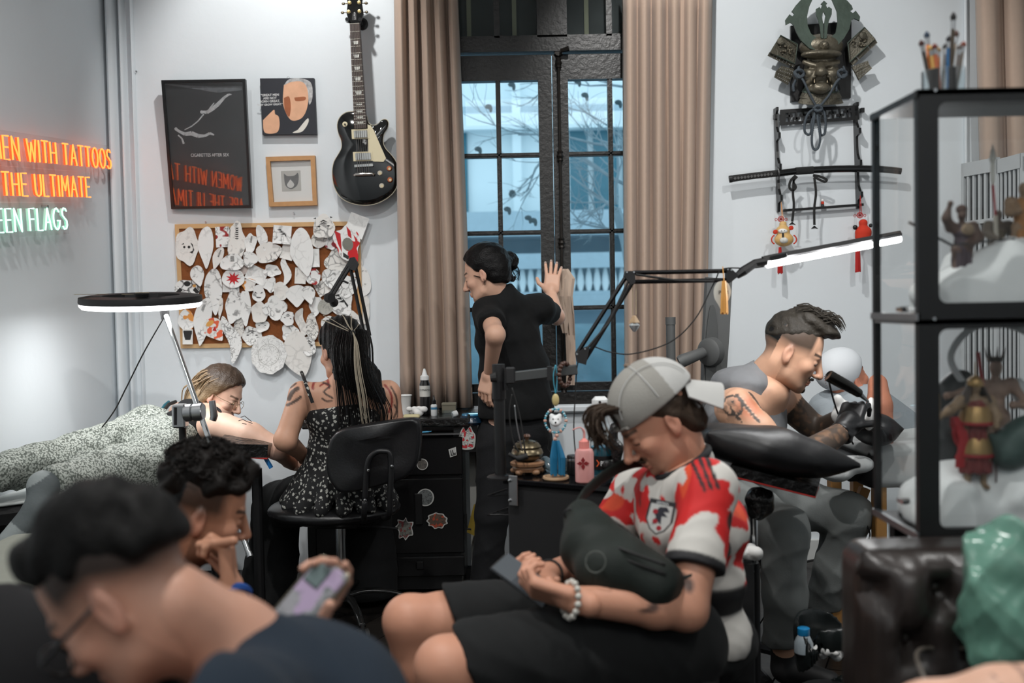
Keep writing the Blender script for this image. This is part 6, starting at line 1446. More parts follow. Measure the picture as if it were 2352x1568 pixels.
def hand(S,wrist,d,n,side,curl=(.5,.55,.6,.65),L=1.0,spread=.12,thumb=(.75,.35),col=None,nails=None,fist_t=None):
    """five fingers on a palm: d towards the fingers, n where the palm faces, side +1/-1 which way the thumb lies"""
    d = V(d).normalized(); n = V(n); n = (n-d*n.dot(d)).normalized(); s_ = d.cross(n)*side; w = V(wrist)
    R = Matrix(((s_.x,d.x,n.x),(s_.y,d.y,n.y),(s_.z,d.z,n.z)))
    S.box(w+d*(.050*L),(.039*L,.048*L,.0135*L),R,.012*L,.008,col); S.cap(w-d*.03,w+d*.015,.026*L,.026*L,.015,col)
    S.ell(w+d*(.028*L)+s_*(.024*L)+n*(.006*L),(.018*L,.03*L,.014*L),R,.008,col)
    ln = (.072,.080,.074,.058)
    for i in range(4):
        b = w+d*((.094-.004*abs(i-1.3))*L)+s_*((.0295-.0195*i)*L); a = 0.; yaw = spread*(1.3-i)*.5; p = b; cu = curl[i]
        for j,(fr,rr) in enumerate(((.46,.0092),(.30,.0083),(.24,.0074))):
            a += cu*(.9,1.25,.8)[j]; dd = (d*math.cos(a)+n*math.sin(a)+s_*math.sin(yaw)*math.cos(a)).normalized(); q = p+dd*(ln[i]*fr*L)
            S.cap(p,q,rr*L,(rr-.0008)*L,.003,col); p = q
        if nails is not None: S.ell(p-dd*.003-(n*math.cos(a)-d*math.sin(a))*.005*L,(.0055*L,.008*L,.004*L),None,.001,nails)
    b = w+d*(.026*L)+s_*(.036*L)+n*(.004*L); t1 = (s_*thumb[0]+d*.75+n*thumb[1]).normalized(); q = b+t1*(.036*L); t2 = (s_*thumb[0]*.35+d*.95+n*(thumb[1]+.25)).normalized(); e = q+t2*(.030*L)
    S.cap(w+d*(.012*L)+s_*(.018*L),b,.015*L,.0125*L,.008,col); S.cap(b,q,.0122*L,.0105*L,.004,col); S.cap(q,e,.0105*L,.0088*L,.003,col)
    return S
def torso(S,pel,neck,sl,sr,hip=.155,chest=.155,dep=.105,waist=.125,shr=.052,k=.05,col=None,infl=0.,sc=1.):
    hip,chest,dep,waist,shr,k = hip*sc,chest*sc,dep*sc,waist*sc,shr*sc,k*sc
    pel,neck,sl,sr = V(pel),V(neck),V(sl),V(sr); up = (neck-pel); Lg = up.length; up.normalize(); x = (sr-sl).normalized(); y = up.cross(x).normalized(); x2 = y.cross(up).normalized()
    R = Matrix(((x2.x,y.x,up.x),(x2.y,y.y,up.y),(x2.z,y.z,up.z))); i = infl
    S.ell(pel,(hip+i,dep*1.08+i,Lg*.24+i),R,k,col); S.ell(pel+up*Lg*.34,(waist+i,dep*.95+i,Lg*.24+i),R,k,col); S.ell(pel+up*Lg*.66,(chest+i,dep*1.08+i,Lg*.25+i),R,k,col)
    m = (sl+sr)/2; S.cap(sl,sr,shr+i,shr+i,k,col); S.cap(neck+up*.02*sc,m-up*.02*sc,.055*sc+i,.06*sc+i,k,col)
    return R
def limb(S,pts,rs,k=.02,col=None): return S.chain([V(p) for p in pts],rs,k,col)
def person(label,loc): return thing('person',label,'person',loc)
m_cloth = lambda name,col,**kw: mat(name,col,kw.pop('rough',.85),var=kw.pop('var',.12),scale=kw.pop('scale',25),bump=kw.pop('bump',.12),bscale=kw.pop('bscale',260),sheen=kw.pop('sheen',.02),spec=.22,**kw)
def speckle(name,base,dot,scale=90,thr=.42,soft=.06,rough=.85,second=None):
    """small floral print: irregular voronoi blossoms"""
    m = bpy.data.materials.new(name); m.use_nodes = True; nt = m.node_tree; b = nt.nodes['Principled BSDF']; b.inputs['Roughness'].default_value = rough
    tc = nd(nt,'ShaderNodeTexCoord'); nz = nd(nt,'ShaderNodeTexNoise'); nz.inputs['Scale'].default_value = scale*1.6; lk(nt,tc.outputs['Object'],nz.inputs['Vector'])
    va = nd(nt,'ShaderNodeMix',data_type='VECTOR'); va.inputs[0].default_value = .9/scale; lk(nt,tc.outputs['Object'],va.inputs[4]); lk(nt,nz.outputs['Color'],va.inputs[5])
    vo = nd(nt,'ShaderNodeTexVoronoi'); vo.inputs['Scale'].default_value = scale; lk(nt,va.outputs[1],vo.inputs['Vector'])
    r = nd(nt,'ShaderNodeMapRange'); r.inputs['From Min'].default_value = thr; r.inputs['From Max'].default_value = thr+soft; r.inputs['To Min'].default_value = 1; r.inputs['To Max'].default_value = 0; lk(nt,vo.outputs['Distance'],r.inputs[0])
    mx = nd(nt,'ShaderNodeMix',data_type='RGBA'); mx.inputs[6].default_value = c4(base); mx.inputs[7].default_value = c4(dot); lk(nt,r.outputs[0],mx.inputs[0]); lk(nt,mx.outputs[2],b.inputs['Base Color'])
    MATS[name] = m; return m
def hairmat(name,col,rough=.38,var=.45): return mat(name,col,rough,var=var,scale=70,bump=.3,bscale=160,spec=.16)
m_hblack = hairmat('black_hair',(.0055,.005,.005),.4); m_hdark = hairmat('dark_brown_hair',(.022,.016,.012),.5)
def ink(v,col,w):
    """mark tattooed skin in the alpha channel"""
    a = np.ones(len(v)) if col.shape[1] == 3 else col[:,3]; a = np.minimum(a,1-np.clip(w,0,1)); return np.concatenate([col[:,:3],a[:,None]],1)
def blobw(v,c,r,soft=.3):
    d = np.linalg.norm((v-na(c))/np.array(r if hasattr(r,'__len__') else (r,)*3),axis=1); return np.clip((1-d)/soft,0,1)
# ================================================================ STANDING WOMAN AT THE WINDOW
p1 = person('woman standing at the window in black tee and black jeans, hand on hip',V(P(1170,1370,4.45).x,4.45,0))
sk = srgb(214,170,146)
pel,nk = P(1180,985,4.45),P(1160,690,4.42); sl,sr = P(1120,716,4.37),P(1238,706,4.5)
el,wl = P(1138,768,4.14),P(1124,856,4.30); er,wr_ = P(1279,728,4.70),P(1266,672,4.80)
B = SDF(.03); torso(B,pel,nk,sl,sr,.145,.135,.095,.115,.045)
limb(B,[sl,el,wl],[.043,.039,.025]); limb(B,[sr,er,wr_],[.042,.036,.025])
for hx,kx,ax_,Yh in ((1142,1132,1112,4.42),(1222,1224,1216,4.5)):
    limb(B,[P(hx,1000,Yh),P(kx,1180,Yh-.02),P(ax_,1345,Yh)],[.078,.055,.036]); B.cap(P(ax_,1352,Yh),P(ax_-8,1366,Yh+.12),.036,.03)
parts = [B.mesh(.009,base=sk)]
H1 = Head(P(1116,630,4.40),(-.90,.30,-.30),(.12,0,1),.98,True)
parts.append(H1.mesh(sk,P(1158,700,4.43),.048,h=.004))
S = SDF(.006); hand(S,wl,P(1112,905,4.30)-wl,(.5,.55,.1),1,(.35,.4,.45,.5),.95,.2,col=None); parts.append(S.mesh(.003,base=sk))
S = SDF(.006); hand(S,wr_,P(1272,600,4.86)-wr_,(0,1,.1),1,(.05,.04,.05,.08),.98,.25,(1.0,.1),nails=srgb(190,170,160)); parts.append(S.mesh(.003,base=sk))
org('body',parts,M_SKIN,p1)
m_tee = m_cloth('washed_black_tee',(.0085,.009,.0095),var=.25); wn = folds(21,(9,26),.011)
S = SDF(.035); torso(S,pel+V(0,0,.07),nk,sl,sr,.158,.15,.105,.14,.056,infl=.006)
S.ell(P(1185,925,4.44),(.168,.150,.16)); S.ell(P(1182,850,4.44),(.158,.135,.17)); S.ell(P(1165,700,4.42),(.075,.075,.055)); S.cap(sl,sl.lerp(el,.62),.066,.062); S.cap(sr,sr.lerp(er,.62),.062,.056)
S.trim(sl.lerp(el,.60),el-sl,.085,.06); S.trim(sr.lerp(er,.6),er-sr,.085,.06); S.cut(P(1185,956,4.45),(0,0,-1)); S.cut(P(1160,655,4.42),(-.25,0,1))
v,f,c = S.mesh(.007,noise=wn); org('t_shirt',[(v,f,c)],m_tee,p1)
S = SDF(.03); S.ell(P(1182,985,4.46),(.162,.135,.15))
for hx,kx,ax_,Yh in ((1142,1132,1112,4.42),(1222,1224,1216,4.5)): limb(S,[P(hx,1005,Yh),P(kx,1180,Yh-.02),P(ax_,1350,Yh)],[.095,.076,.066])
S.cut(P(1180,935,4.45),(0,0,1)); S.cut(V(0,0,.05),(0,0,-1))
v,f,c = S.mesh(.009,noise=folds(5,(12,34),.010)); org('jeans',[(v,f,c)],m_cloth('black_denim',(.014,.0145,.016),var=.35,scale=14),p1)
obj('pocket_seam',MB().tube([P(1262,1000,4.36),P(1258,1030,4.36),P(1268,1045,4.36)],.0015,5),m_rub,p1)
hr = H1.cap_hair('hair',p1,m_hblack,.016,.050,.062,-.055,noise=waves(2,6,(120,300),.0015),tilt=.82)
S = SDF(.012); bc_ = P(1170,600,4.46)
for i in range(8): a = i*PI/4; S.ell(bc_+V(math.cos(a)*.022,.01*math.sin(a*2),math.sin(a)*.026),(.020,.022,.020))
S.cap(H1.T(0,-.085,.03),bc_,.038,.026); S.cap(H1.T(0,-.07,-.02),P(1178,640,4.46),.03,.012)
v,f,c = S.mesh(.0035,noise=waves(9,6,(140,320),.003)); org('hair_bun',[(v,f,c)],m_hblack,hr)
mb = MB()
for i in range(16): strands(mb,[bc_+V(random.uniform(-.03,.03),0,random.uniform(-.04,.0)),bc_+V(random.uniform(-.01,.05),0,-.05),bc_+V(random.uniform(-.01,.045),.0,-.085)],1,.0014,.004,i)
strands(mb,[H1.T(-.07,.03,.0),P(1112,640,4.32),P(1113,655,4.32)],6,.001,.003,7); obj('loose_strands',mb,m_hblack,hr)['kind'] = 'stuff'

# ================================================================ LYING WOMAN
p2 = person('woman lying face down in floral pants and black tank top, wearing glasses',P(300,1090,4.05))
sk = srgb(236,196,174)
pel,nk = P(372,1022,4.18),P(492,952,4.33); sf,sn = P(415,950,4.52),P(512,982,4.12); el,wl = P(636,1030,4.02),P(672,1066,4.24)
B = SDF(.04); torso(B,pel,nk,sn,sf,.165,.15,.10,.13,.055); limb(B,[sn,P(575,1002,4.03),el,wl],[.060,.056,.043,.026])
limb(B,[P(362,1066,4.02),P(205,1096,3.72),P(100,1124,3.46)],[.10,.066,.042]); limb(B,[P(345,1010,4.28),P(170,1046,3.92),P(20,1084,3.66)],[.10,.066,.042])
parts = [B.mesh(.009,base=sk)]
H2 = Head(P(507,908,4.37),(.93,-.22,-.42),(.15,.1,1),.94,True)
parts.append(H2.mesh(sk,nk+V(-.01,.02,0),.046,h=.0035,lip=srgb(176,110,104),brow=srgb(96,74,58)))
S = SDF(.006); hand(S,wl,(.5,.6,-.35),(0,.2,-1),-1,(.4,.45,.5,.5),.92); parts.append(S.mesh(.0035,base=sk))
def pt2(v,col): return col
org('body',parts,M_SKIN,p2)
mb = MB(); m_tat = mat('tattoo_ink',(.05,.04,.045),.5)
# fresh tattoo on the upper arm (ink lines lying on the skin)
for pts in ([(553,958),(562,955),(572,963),(578,968)],[(548,966),(558,963),(568,968),(580,972)],[(556,972),(566,974)],[(500,940),(505,945)]):
    mb.tube([P(x,y,3.985) for x,y in pts],.0016,5)
S = SDF(.03); torso(S,pel,nk,sn,sf,.16,.155,.108,.138,.03,infl=.004); S.cut(pel.lerp(nk,.30),pel-nk); S.cut(nk+V(-.035,0,-.02),nk-pel); S.ell(sn+V(.03,-.02,.02),(.085,.075,.075),k=.01,sub=True); S.ell(sf+V(.0,.03,.03),(.08,.075,.08),k=.01,sub=True)
v,f,c = S.mesh(.008,noise=waves(31,7,(20,60),.003)); org('tank_top',[(v,f,c)],m_cloth('black_jersey',(.012,.012,.013)),p2)
obj('neck_strap',MB().tube(spline([P(487,945,4.24),P(494,936,4.28),P(504,942,4.26),P(508,952,4.22)],4),.006,6),m_cloth('black_jersey',(.012,.012,.013)),p2); obj('blue_strap',MB().tube([P(364,950,4.36),P(378,930,4.42),P(388,922,4.46)],.006,6),mat('teal_strap',(.02,.12,.16),.7),p2); obj('black_strap',MB().tube([P(372,948,4.34),P(388,928,4.4),P(404,922,4.44)],.008,6),m_rub,p2)
S = SDF(.03); S.ell(pel+V(.02,-.02,.0),(.15,.19,.125)); S.ell(P(345,1000,4.24),(.13,.12,.12)); S.ell(P(362,1046,4.03),(.13,.12,.12)); S.ell(P(400,1040,4.12),(.10,.15,.13))
limb(S,[P(362,1066,4.02),P(275,1082,3.86),P(205,1096,3.72),P(108,1118,3.46)],[.122,.102,.084,.066],.016); limb(S,[P(345,1008,4.26),P(250,1024,4.08),P(170,1046,3.92),P(0,1082,3.64)],[.128,.106,.088,.070],.016)
S.cut(P(455,1000,4.2),(.8,.1,-.3)); S.trim(P(100,1122,3.47),P(95,1124,3.44)-P(205,1096,3.72),.09,.06)
def fold(X):
    return folds(13,(9,24),.022)(X)+0*.006*np.sin(X[...,0]*26+X[...,1]*30+X[...,2]*30+2*np.sin(X[...,1]*9+X[...,2]*12))+waves(12,8,(10,40),.008)(X)
v,f,c = S.mesh(.009,noise=fold); org('floral_pants',[(v,f,c)],speckle('sage_floral',(.10,.115,.10),(.40,.43,.39),135,.42,.22),p2)
S = SDF(.02); a_,b_,c_ = P(100,1116,3.46),P(86,1170,3.40),P(22,1240,3.35)
S.cap(P(124,1112,3.52),a_,.048,.046); S.ell(a_+V(0,0,.0),.050); S.cap(a_,b_,.046,.043); S.cap(b_,c_,.043,.036); S.cap(b_+V(.01,.03,0),c_+V(.02,.03,-.01),.036,.03)
def psock(v,col):
    col = col.copy(); t = np.linalg.norm(v-na(c_),axis=1) < .062; h_ = np.linalg.norm(v-na(a_)-np.array((-.02,-.01,.035)),axis=1) < .05; col[t | h_] = (.27,.30,.30); return col
v,f,c = S.mesh(.006,base=(.10,.115,.12),paint=psock); org('sock',[(v,f,c)],mat('grey_sock',(.1,.1,.1),.9,attr=True,var=.15,bump=.2),p2)
m_dblond = mat('dark_blonde_hair',(.2,.1,.05),.42,var=.35,scale=60,attr=True,bump=.4,bscale=160)
def ex2(S): S.ell(H2.T(0,-.05,-.03),(.088,.075,.10),H2.R,.02); S.ell(H2.T(.03,-.085,-.075),(.06,.05,.07),H2.R,.03)
S = SDF(.012); S.ell(H2.T(0,-.014,.046),(.086,.108,.096),H2.R); ex2(S); S.cut(H2.T(0,.055,.060),H2.R @ V(0,.80,-.6),.008)
for q in (-1,1): S.ell(H2.T(q*.092,.030,-.040),(.034,.042,.055),H2.R,.006,sub=True)
def p2h(v,col):
    z = H2.L(v)[:,2:3]; w = np.clip((.085-z)/.11,0,1); return np.array((.055,.033,.020))*(1-w)+np.array((.34,.235,.13))*w
v,f,c = S.mesh(.004,noise=waves(41,7,(110,300),.002),paint=p2h); hr = org('hair',[(v,f,c)],m_dblond,p2)
mb0 = MB(); r0 = random.Random(4)
for i in range(60):
    u = r0.uniform(-.075,.088); y0 = r0.uniform(-.10,.0); zt_ = .045+.09*(max(0.,1-(u/.092)**2-((y0+.014)/.115)**2))**.5
    mb0.tube(spline([H2.T(u,y0,zt_),H2.T(u*1.12+.004,y0-.045,zt_-.055),H2.T(u*1.1,min(y0-.055,-.06),-.05),H2.T(u*1.0+.01,-.10,-.12-r0.uniform(0,.03))],3),[.0024]*6+[.002,.0015,.001,.0005],4)
obj('hair_strands',mb0,mat('blonde_strand',(.26,.175,.095),.45,var=.4,scale=40),hr)['kind'] = 'stuff'
gl = MB()
for q in (1,): gl.tube(arc(H2.T(q*.033,.100,-.006),.021,0,2*PI,20,ux=H2.R @ V(1,0,0),uy=H2.R @ V(0,-.1,1),ry=.018),.0012,5); gl.tube([H2.T(q*.054,.094,-.002),H2.T(q*.075,.05,.0),H2.T(q*.080,-.005,.006)],.0012,5)
gl.tube(arc(H2.T(-.033,.100,-.006),.021,0,2*PI,20,ux=H2.R @ V(1,0,0),uy=H2.R @ V(0,-.1,1),ry=.018),.0012,5); gl.tube([H2.T(-.012,.104,-.002),H2.T(0,.107,.001),H2.T(.012,.104,-.002)],.001,5); gl.tube([H2.T(-.054,.094,-.002),H2.T(-.075,.05,.0),H2.T(-.080,-.005,.006)],.0012,5)
obj('glasses',gl,mat('gold_wire',(.5,.4,.25),.25,metal=1),p2); obj('earring',MB().tube(arc(H2.T(.083,-.01,-.052),.009,0,2*PI,12,ux=H2.R @ V(0,1,0),uy=H2.R @ V(0,0,1)),.001,5),MATS['gold_wire'],p2)
obj('arm_tattoo',mb,m_tat,p2)

# ================================================================ TATTOOING WOMAN SEEN FROM BEHIND
p3 = person('woman tattooist from behind with long streaked hair and floral camisole',V(P(775,1170,4.05).x,4.05,.46))
sk = srgb(206,158,132)
pel,nk = P(778,1115,4.06),P(795,868,3.98); sl,sr = P(693,905,3.96),P(890,903,3.99); el,wl = P(655,1010,3.90),P(700,1048,4.12); er,wr_ = P(908,1000,4.02),P(850,1030,4.25)
B = SDF(.035); torso(B,pel,nk,sl,sr,.165,.15,.10,.125,.048); limb(B,[sl,el,wl],[.048,.042,.026]); limb(B,[sr,er,wr_],[.050,.042,.026])
for hx,kx,kY,ax_ in ((735,640,4.42,618),(815,850,4.46,850)): limb(B,[P(hx,1135,4.1),P(kx,1150,kY),V(P(ax_,1380,kY).x,kY+.02,.09)],[.088,.058,.04]); B.cap(V(P(ax_,1380,kY).x,kY,.05),V(P(ax_,1380,kY).x,kY+.14,.035),.036,.03)
def pt3(v,col):
    w = .75*blobw(v,P(673,905,3.90),(.045,.12,.045))
    px = PX(v); c = col.copy(); front = v[:,1] < 3.97
    def stroke(pts,r,q):
        d = np.full(len(v),99.); sp = [(p.x,p.y) for p in spline([V(x,y,0) for x,y in pts],5)]
        for (x0,y0),(x1,y1) in zip(sp[:-1],sp[1:]):
            e = np.array((x1-x0,y1-y0)); t = np.clip(((px-(x0,y0)) @ e)/(e @ e+1e-9),0,1); d = np.minimum(d,np.linalg.norm(px-np.array((x0,y0))-t[:,None]*e,axis=1))
        wt = (np.clip((r-d)/1.6+.5,0,1)*front*.9)[:,None]; c[:] = c*(1-wt)+np.array(q)*wt
    R_,K_ = (.26,.02,.02),(.035,.025,.022)
    stroke([(719,892),(721,878),(735,871),(750,870)],3.2,R_); stroke([(725,852),(742,858),(752,872),(756,890)],3,R_); stroke([(735,886),(745,880),(752,884)],2,R_)
    stroke([(688,856),(712,847),(742,851),(758,862)],2,K_); stroke([(742,878),(758,886),(744,900),(764,914)],2.2,K_); stroke([(706,866),(722,862),(732,868)],2,K_); stroke([(740,915),(750,921),(762,920)],2.2,K_); stroke([(704,880),(712,870),(722,866)],1.8,K_)
    stroke([(884,884),(897,902),(900,926),(893,946)],2.6,R_); stroke([(898,888),(910,912),(912,940),(904,960)],2.2,K_); stroke([(906,930),(914,950),(908,975)],2,K_); stroke([(878,892),(884,910)],2,R_)
    stroke([(664,916),(672,900),(684,892)],5,K_); stroke([(660,930),(676,922),(690,912)],3.5,K_); stroke([(668,890),(680,880)],2,K_)
    w = w*0
    return ink(v,c,w*((np.sin(v[:,0]*90)+np.sin(v[:,2]*110)) > -.6))
parts = [B.mesh(.005,base=sk,paint=pt3)]
H3 = Head(P(783,805,4.0),(-.62,.75,-.25),(.05,0,1),.97,True); parts.append(H3.mesh(sk,nk,.046,h=.004))
S = SDF(.006); hand(S,wl,(.35,.8,-.2),(0,.2,-1),1,(.5,.5,.55,.6),.9); hand(S,wr_,(-.6,.7,-.2),(0,.2,-1),-1,(.5,.5,.55,.6),.9); parts.append(S.mesh(.004,base=sk)); org('body',parts,M_SKIN,p3)
S = SDF(.03); torso(S,pel,nk,sl,sr,.172,.150,.108,.132,.02,infl=.006)
for i in range(14):
    a = 2*PI*i/14; S.cap(P(785,1060,4.04)+V(math.cos(a)*.10,math.sin(a)*.07,0),P(782,1150,4.04)+V(math.cos(a)*.205,math.sin(a)*.18,0),.045,.034,.03)
S.cut(P(800,925,3.95),(-.18,0,1)); S.ell(P(690,915,3.95),(.05,.1,.07),k=.01,sub=True); S.cut(P(782,1162,4.04),(0,0,-1))
v,f,c = S.mesh(.008,noise=lambda X: waves(6,7,(20,60),.003)(X)+.006*np.sin(np.arctan2(X[...,0]-P(782,1,4.04).x,X[...,1]-4.04)*17)*np.clip((.75-X[...,2])/.25,0,1)); cm_ = org('camisole',[(v,f,c)],speckle('black_floral',(.009,.009,.010),(.46,.46,.42),62,.30,.08),p3)
obj('strap',MB().tube(spline([P(692,853,3.99),P(698,868,3.90),P(706,892,3.86),P(718,925,3.85)],5),.007,6,flat=.5),MATS['black_floral'],cm_); obj('strap',MB().tube(spline([P(868,868,3.95),P(872,895,3.88),P(876,940,3.87)],5),.007,6,flat=.5),MATS['black_floral'],cm_)
S = SDF(.04)
for hx,kx,kY,ax_ in ((735,640,4.40,612),(815,850,4.44,850)): limb(S,[P(hx,1140,4.08),P(kx,1160,kY),V(P(ax_,1380,kY-.1).x,kY-.08,.06)],[.118,.105,.125],.04)
S.ell(pel+V(0,.02,0),(.18,.15,.10)); S.cut(V(0,0,.03),(0,0,-1)); S.cut(P(778,1080,4.05),(0,0,1))
v,f,c = S.mesh(.010,noise=folds(17,(7,20),.018)); org('wide_trousers',[(v,f,c)],m_cloth('faded_black_linen',(.010,.0105,.011)),p3)
m_hw = hairmat('glossy_black_hair',(.0045,.004,.004),.34,.3); S = SDF(.02)
S.ell(H3.T(0,-.014,.046),(.086,.108,.096),H3.R); S.ell(H3.T(0,-.05,-.01),(.080,.07,.09),H3.R)
S.cap(H3.T(0,-.06,-.02),P(815,880,3.87),.075,.075); S.ell(P(818,895,3.86),(.085,.045,.16)); S.ell(P(835,950,3.85),(.095,.035,.13)); S.ell(P(828,965,3.845),(.085,.028,.09)); S.cap(P(790,860,3.86),P(800,985,3.84),.045,.022); S.cap(P(850,860,3.86),P(880,955,3.84),.04,.022)
S.cut(H3.T(0,.045,.06),H3.R @ V(0,.8,-.6),.01)
for q in (-1,): S.ell(H3.T(q*.092,.022,-.038),(.034,.036,.05),H3.R,.006,sub=True)
S.cut(P(820,992,3.85),(.05,0,-1))
v,f,c = S.mesh(.0055,noise=lambda X: .0022*np.sin(X[...,0]*260+3*np.sin(X[...,2]*9))+.0015*np.sin(X[...,0]*510+X[...,2]*20)); hr = org('hair',[(v,f,c)],m_hw,p3)
mb = MB(); rs = random.Random(3)
for i in range(70):
    t = i/69; x0 = 762+95*t; strands(mb,[P(810+(x0-810)*.75,752+14*abs(t-.5),3.86+.08*abs(t-.5)),P(x0,800,3.805+.1*abs(t-.5)),P(x0+6,870,3.79),P(775+125*t,940,3.79),P(778+118*t+rs.uniform(-6,6),985+rs.uniform(-18,14),3.80)],1,.0022,.004,i)
obj('hair_strands',mb,m_hw,hr)['kind'] = 'stuff'
mb = MB(); m_pl = hairmat('platinum_streak',(.30,.26,.20),.4,.2); kn_ = P(811,764,3.83)
for pts in ([(742,724,3.92),(770,738,3.86),(800,757,3.83)],[(738,734,3.93),(765,744,3.87),(800,760,3.83)],[(786,724,3.86),(798,744,3.84),(809,762,3.83)],[(806,726,3.87),(808,745,3.84),(811,763,3.83)],[(822,745,3.86),(816,756,3.84),(812,763,3.83)]): strands(mb,[P(*p) for p in pts],2,.0017,.0016,len(mb.v))
for i in range(0,16,2): strands(mb,[kn_,P(814+i*.8,800,3.79),P(816+i*1.3,870,3.775),P(826+i*1.5,930,3.775),P(832+i*1.3,990-(i*7) % 40,3.78)],1,.0022,.003,i+200)
obj('platinum_streaks',mb,m_pl,hr)['kind'] = 'stuff'; obj('hair_tie',MB().tube(arc(kn_,.008,0,2*PI,12),.003,6),m_rub,hr)
# ================================================================ TATTOOIST (MAN) ON THE RIGHT
p4 = person('man tattooist in grey tank top and grey trousers bending over his client',V(P(1700,1500,3.45).x,3.45,0))
sk = srgb(212,166,138)
pel,nk = P(1640,1135,3.52),P(1748,878,3.42); sn,sf = P(1690,938,3.22),P(1795,915,3.62)
en,wn_ = P(1812,1072,3.08),P(1945,985,3.22); ef,wf = P(1880,992,3.60),P(1950,950,3.46)
B = SDF(.04); torso(B,pel,nk,sf,sn,.165,.165,.115,.15,.062)
B.ell(P(1745,900,3.42),(.10,.12,.07)); limb(B,[sn,sn.lerp(en,.4),en,en.lerp(wn_,.3),wn_],[.066,.058,.048,.048,.031]); limb(B,[sf,ef,wf],[.058,.046,.032])
legs4 = (((P(1660,1160,3.42),P(1802,1215,3.18),V(P(1800,1440,3.3).x,3.3,.11)),-1),((P(1690,1128,3.66),P(1950,1180,3.56),V(P(1893,1420,3.66).x,3.66,.11)),1))
for (a_,b_,c_),q in legs4: limb(B,[a_,b_,c_],[.088,.060,.040]); B.cap(c_+V(0,0,-.05),c_+V(.12,-.06,-.075),.036,.03)
def pt4(v,col):
    # sleeves of ink on both forearms, a large feathered piece on the near shoulder
    d = lambda a,b: np.clip(((v-na(a)) @ na(b-a))/((b-a).length_squared),0,1)
    tn = d(en,wn_); near = np.linalg.norm(v-(na(en)+tn[:,None]*na(wn_-en)),axis=1) < .075; wnk = near*(tn > .02)*(tn < .88)
    tf = d(sf,ef); far = np.linalg.norm(v-(na(sf)+tf[:,None]*na(ef-sf)),axis=1) < .08; tf2 = d(ef,wf); far2 = np.linalg.norm(v-(na(ef)+tf2[:,None]*na(wf-ef)),axis=1) < .07
    w = .92*np.maximum(np.maximum(wnk,far*(tf > .25)),far2*(tf2 < .95))
    o = blobw(v,P(1722,935,3.14),(.062,.14,.055),.6); fe = .5+.5*np.sin((v[:,0]*.8+v[:,2]*.55)*150); c = col*(1-.75*(o*(fe > .25))[:,None])+np.array((.60,.17,.07))*.75*(o*(fe > .25))[:,None]
    ln = (np.abs(np.linalg.norm(v-na(P(1680,915,3.13)),axis=1)-.032) < .004) | (np.abs(np.linalg.norm(v-na(P(1676,925,3.13)),axis=1)-.05) < .004) | ((o > .1) & (fe < .12)); c[ln & (v[:,1] < 3.25)] = (.08,.06,.05)
    g = blobw(v,P(1675,940,3.14),(.05,.14,.05),.7); return ink(v,c,np.maximum(w,.55*g*(np.sin(v[:,0]*120)*np.sin(v[:,2]*130) > 0)))
parts = [B.mesh(.0065,base=sk,paint=pt4)]
H4 = Head(P(1818,808,3.37),(.86,-.22,-.44),(.25,0,1),1.03)
def fade4(l): return np.clip((l[:,2]+.006-.15*np.abs(l[:,1]))/.034,0,1)*np.clip((.058-l[:,1])/.01,0,1)*.93+.7*(l[:,1] < -.055)*np.clip((l[:,2]+.06)/.05,0,1)
parts.append(H4.mesh(sk,nk+V(.005,0,.01),.058,h=.003,stubble=.35,mous=.85,hairshade=fade4,hairc=(.035,.028,.022),eye_open=.7,lip=srgb(160,96,84)))
org('body',parts,M_SKIN,p4)
S = SDF(.006); hand(S,wn_,P(1972,905,3.3)-wn_,(.55,.75,.0),-1,(.75,.8,.85,.8),1.08,.1,(.9,.6)); S.cap(wn_-(wn_-en).normalized()*.03,wn_+(P(1972,905,3.3)-wn_)*.2,.037,.036)
S.cut(wn_-(wn_-en).normalized()*.035,en-wn_); v,f,c = S.mesh(.003,noise=lambda X: .0012*np.sin(X[...,2]*260)*(X[...,2] < wn_.z+.03)); org('near_glove',[(v,f,c)],mat('black_nitrile',(.010,.010,.011),.42,var=.15),p4)
S = SDF(.006); hand(S,wf,P(2000,965,3.4)-wf,(0,.5,-1),1,(.4,.45,.5,.5),1.05); v,f,c = S.mesh(.0035); org('far_glove',[(v,f,c)],MATS['black_nitrile'],p4)
S = SDF(.03); torso(S,pel,nk,sf,sn,.175,.172,.124,.160,.045,infl=.008); S.ell(P(1700,880,3.42),(.10,.15,.06)); S.cut(P(1655,1120,3.5),pel-nk)
S.ell(sn+V(.045,-.05,-.005),(.10,.11,.105),k=.01,sub=True); S.ell(sf+V(.04,.06,0),(.09,.10,.10),k=.01,sub=True); S.ell(P(1772,868,3.42),(.075,.085,.085),basis((.6,0,.8)),.008,sub=True)
v,f,c = S.mesh(.006,noise=folds(14,(9,24),.008)); org('tank_top',[(v,f,c)],m_cloth('heather_grey_jersey',(.20,.205,.215),var=.08),p4)
S = SDF(.04); S.ell(pel+V(0,0,-.02),(.19,.16,.12))
for (a_,b_,c_),q in legs4: limb(S,[a_,a_.lerp(b_,.55),b_,b_.lerp(c_,.5),c_+V(0,0,.04)],[.112,.096,.076,.072,.070],.03)
for (a_,b_,c_),q in legs4: pass
S.cut(V(0,0,.15),(0,0,-1)); S.cut(pel+V(0,0,.09),(-.2,0,1))
v,f,c = S.mesh(.008,noise=folds(15,(10,28),.015)); org('trousers',[(v,f,c)],m_cloth('grey_green_cotton',(.24,.255,.25),var=.1),p4)
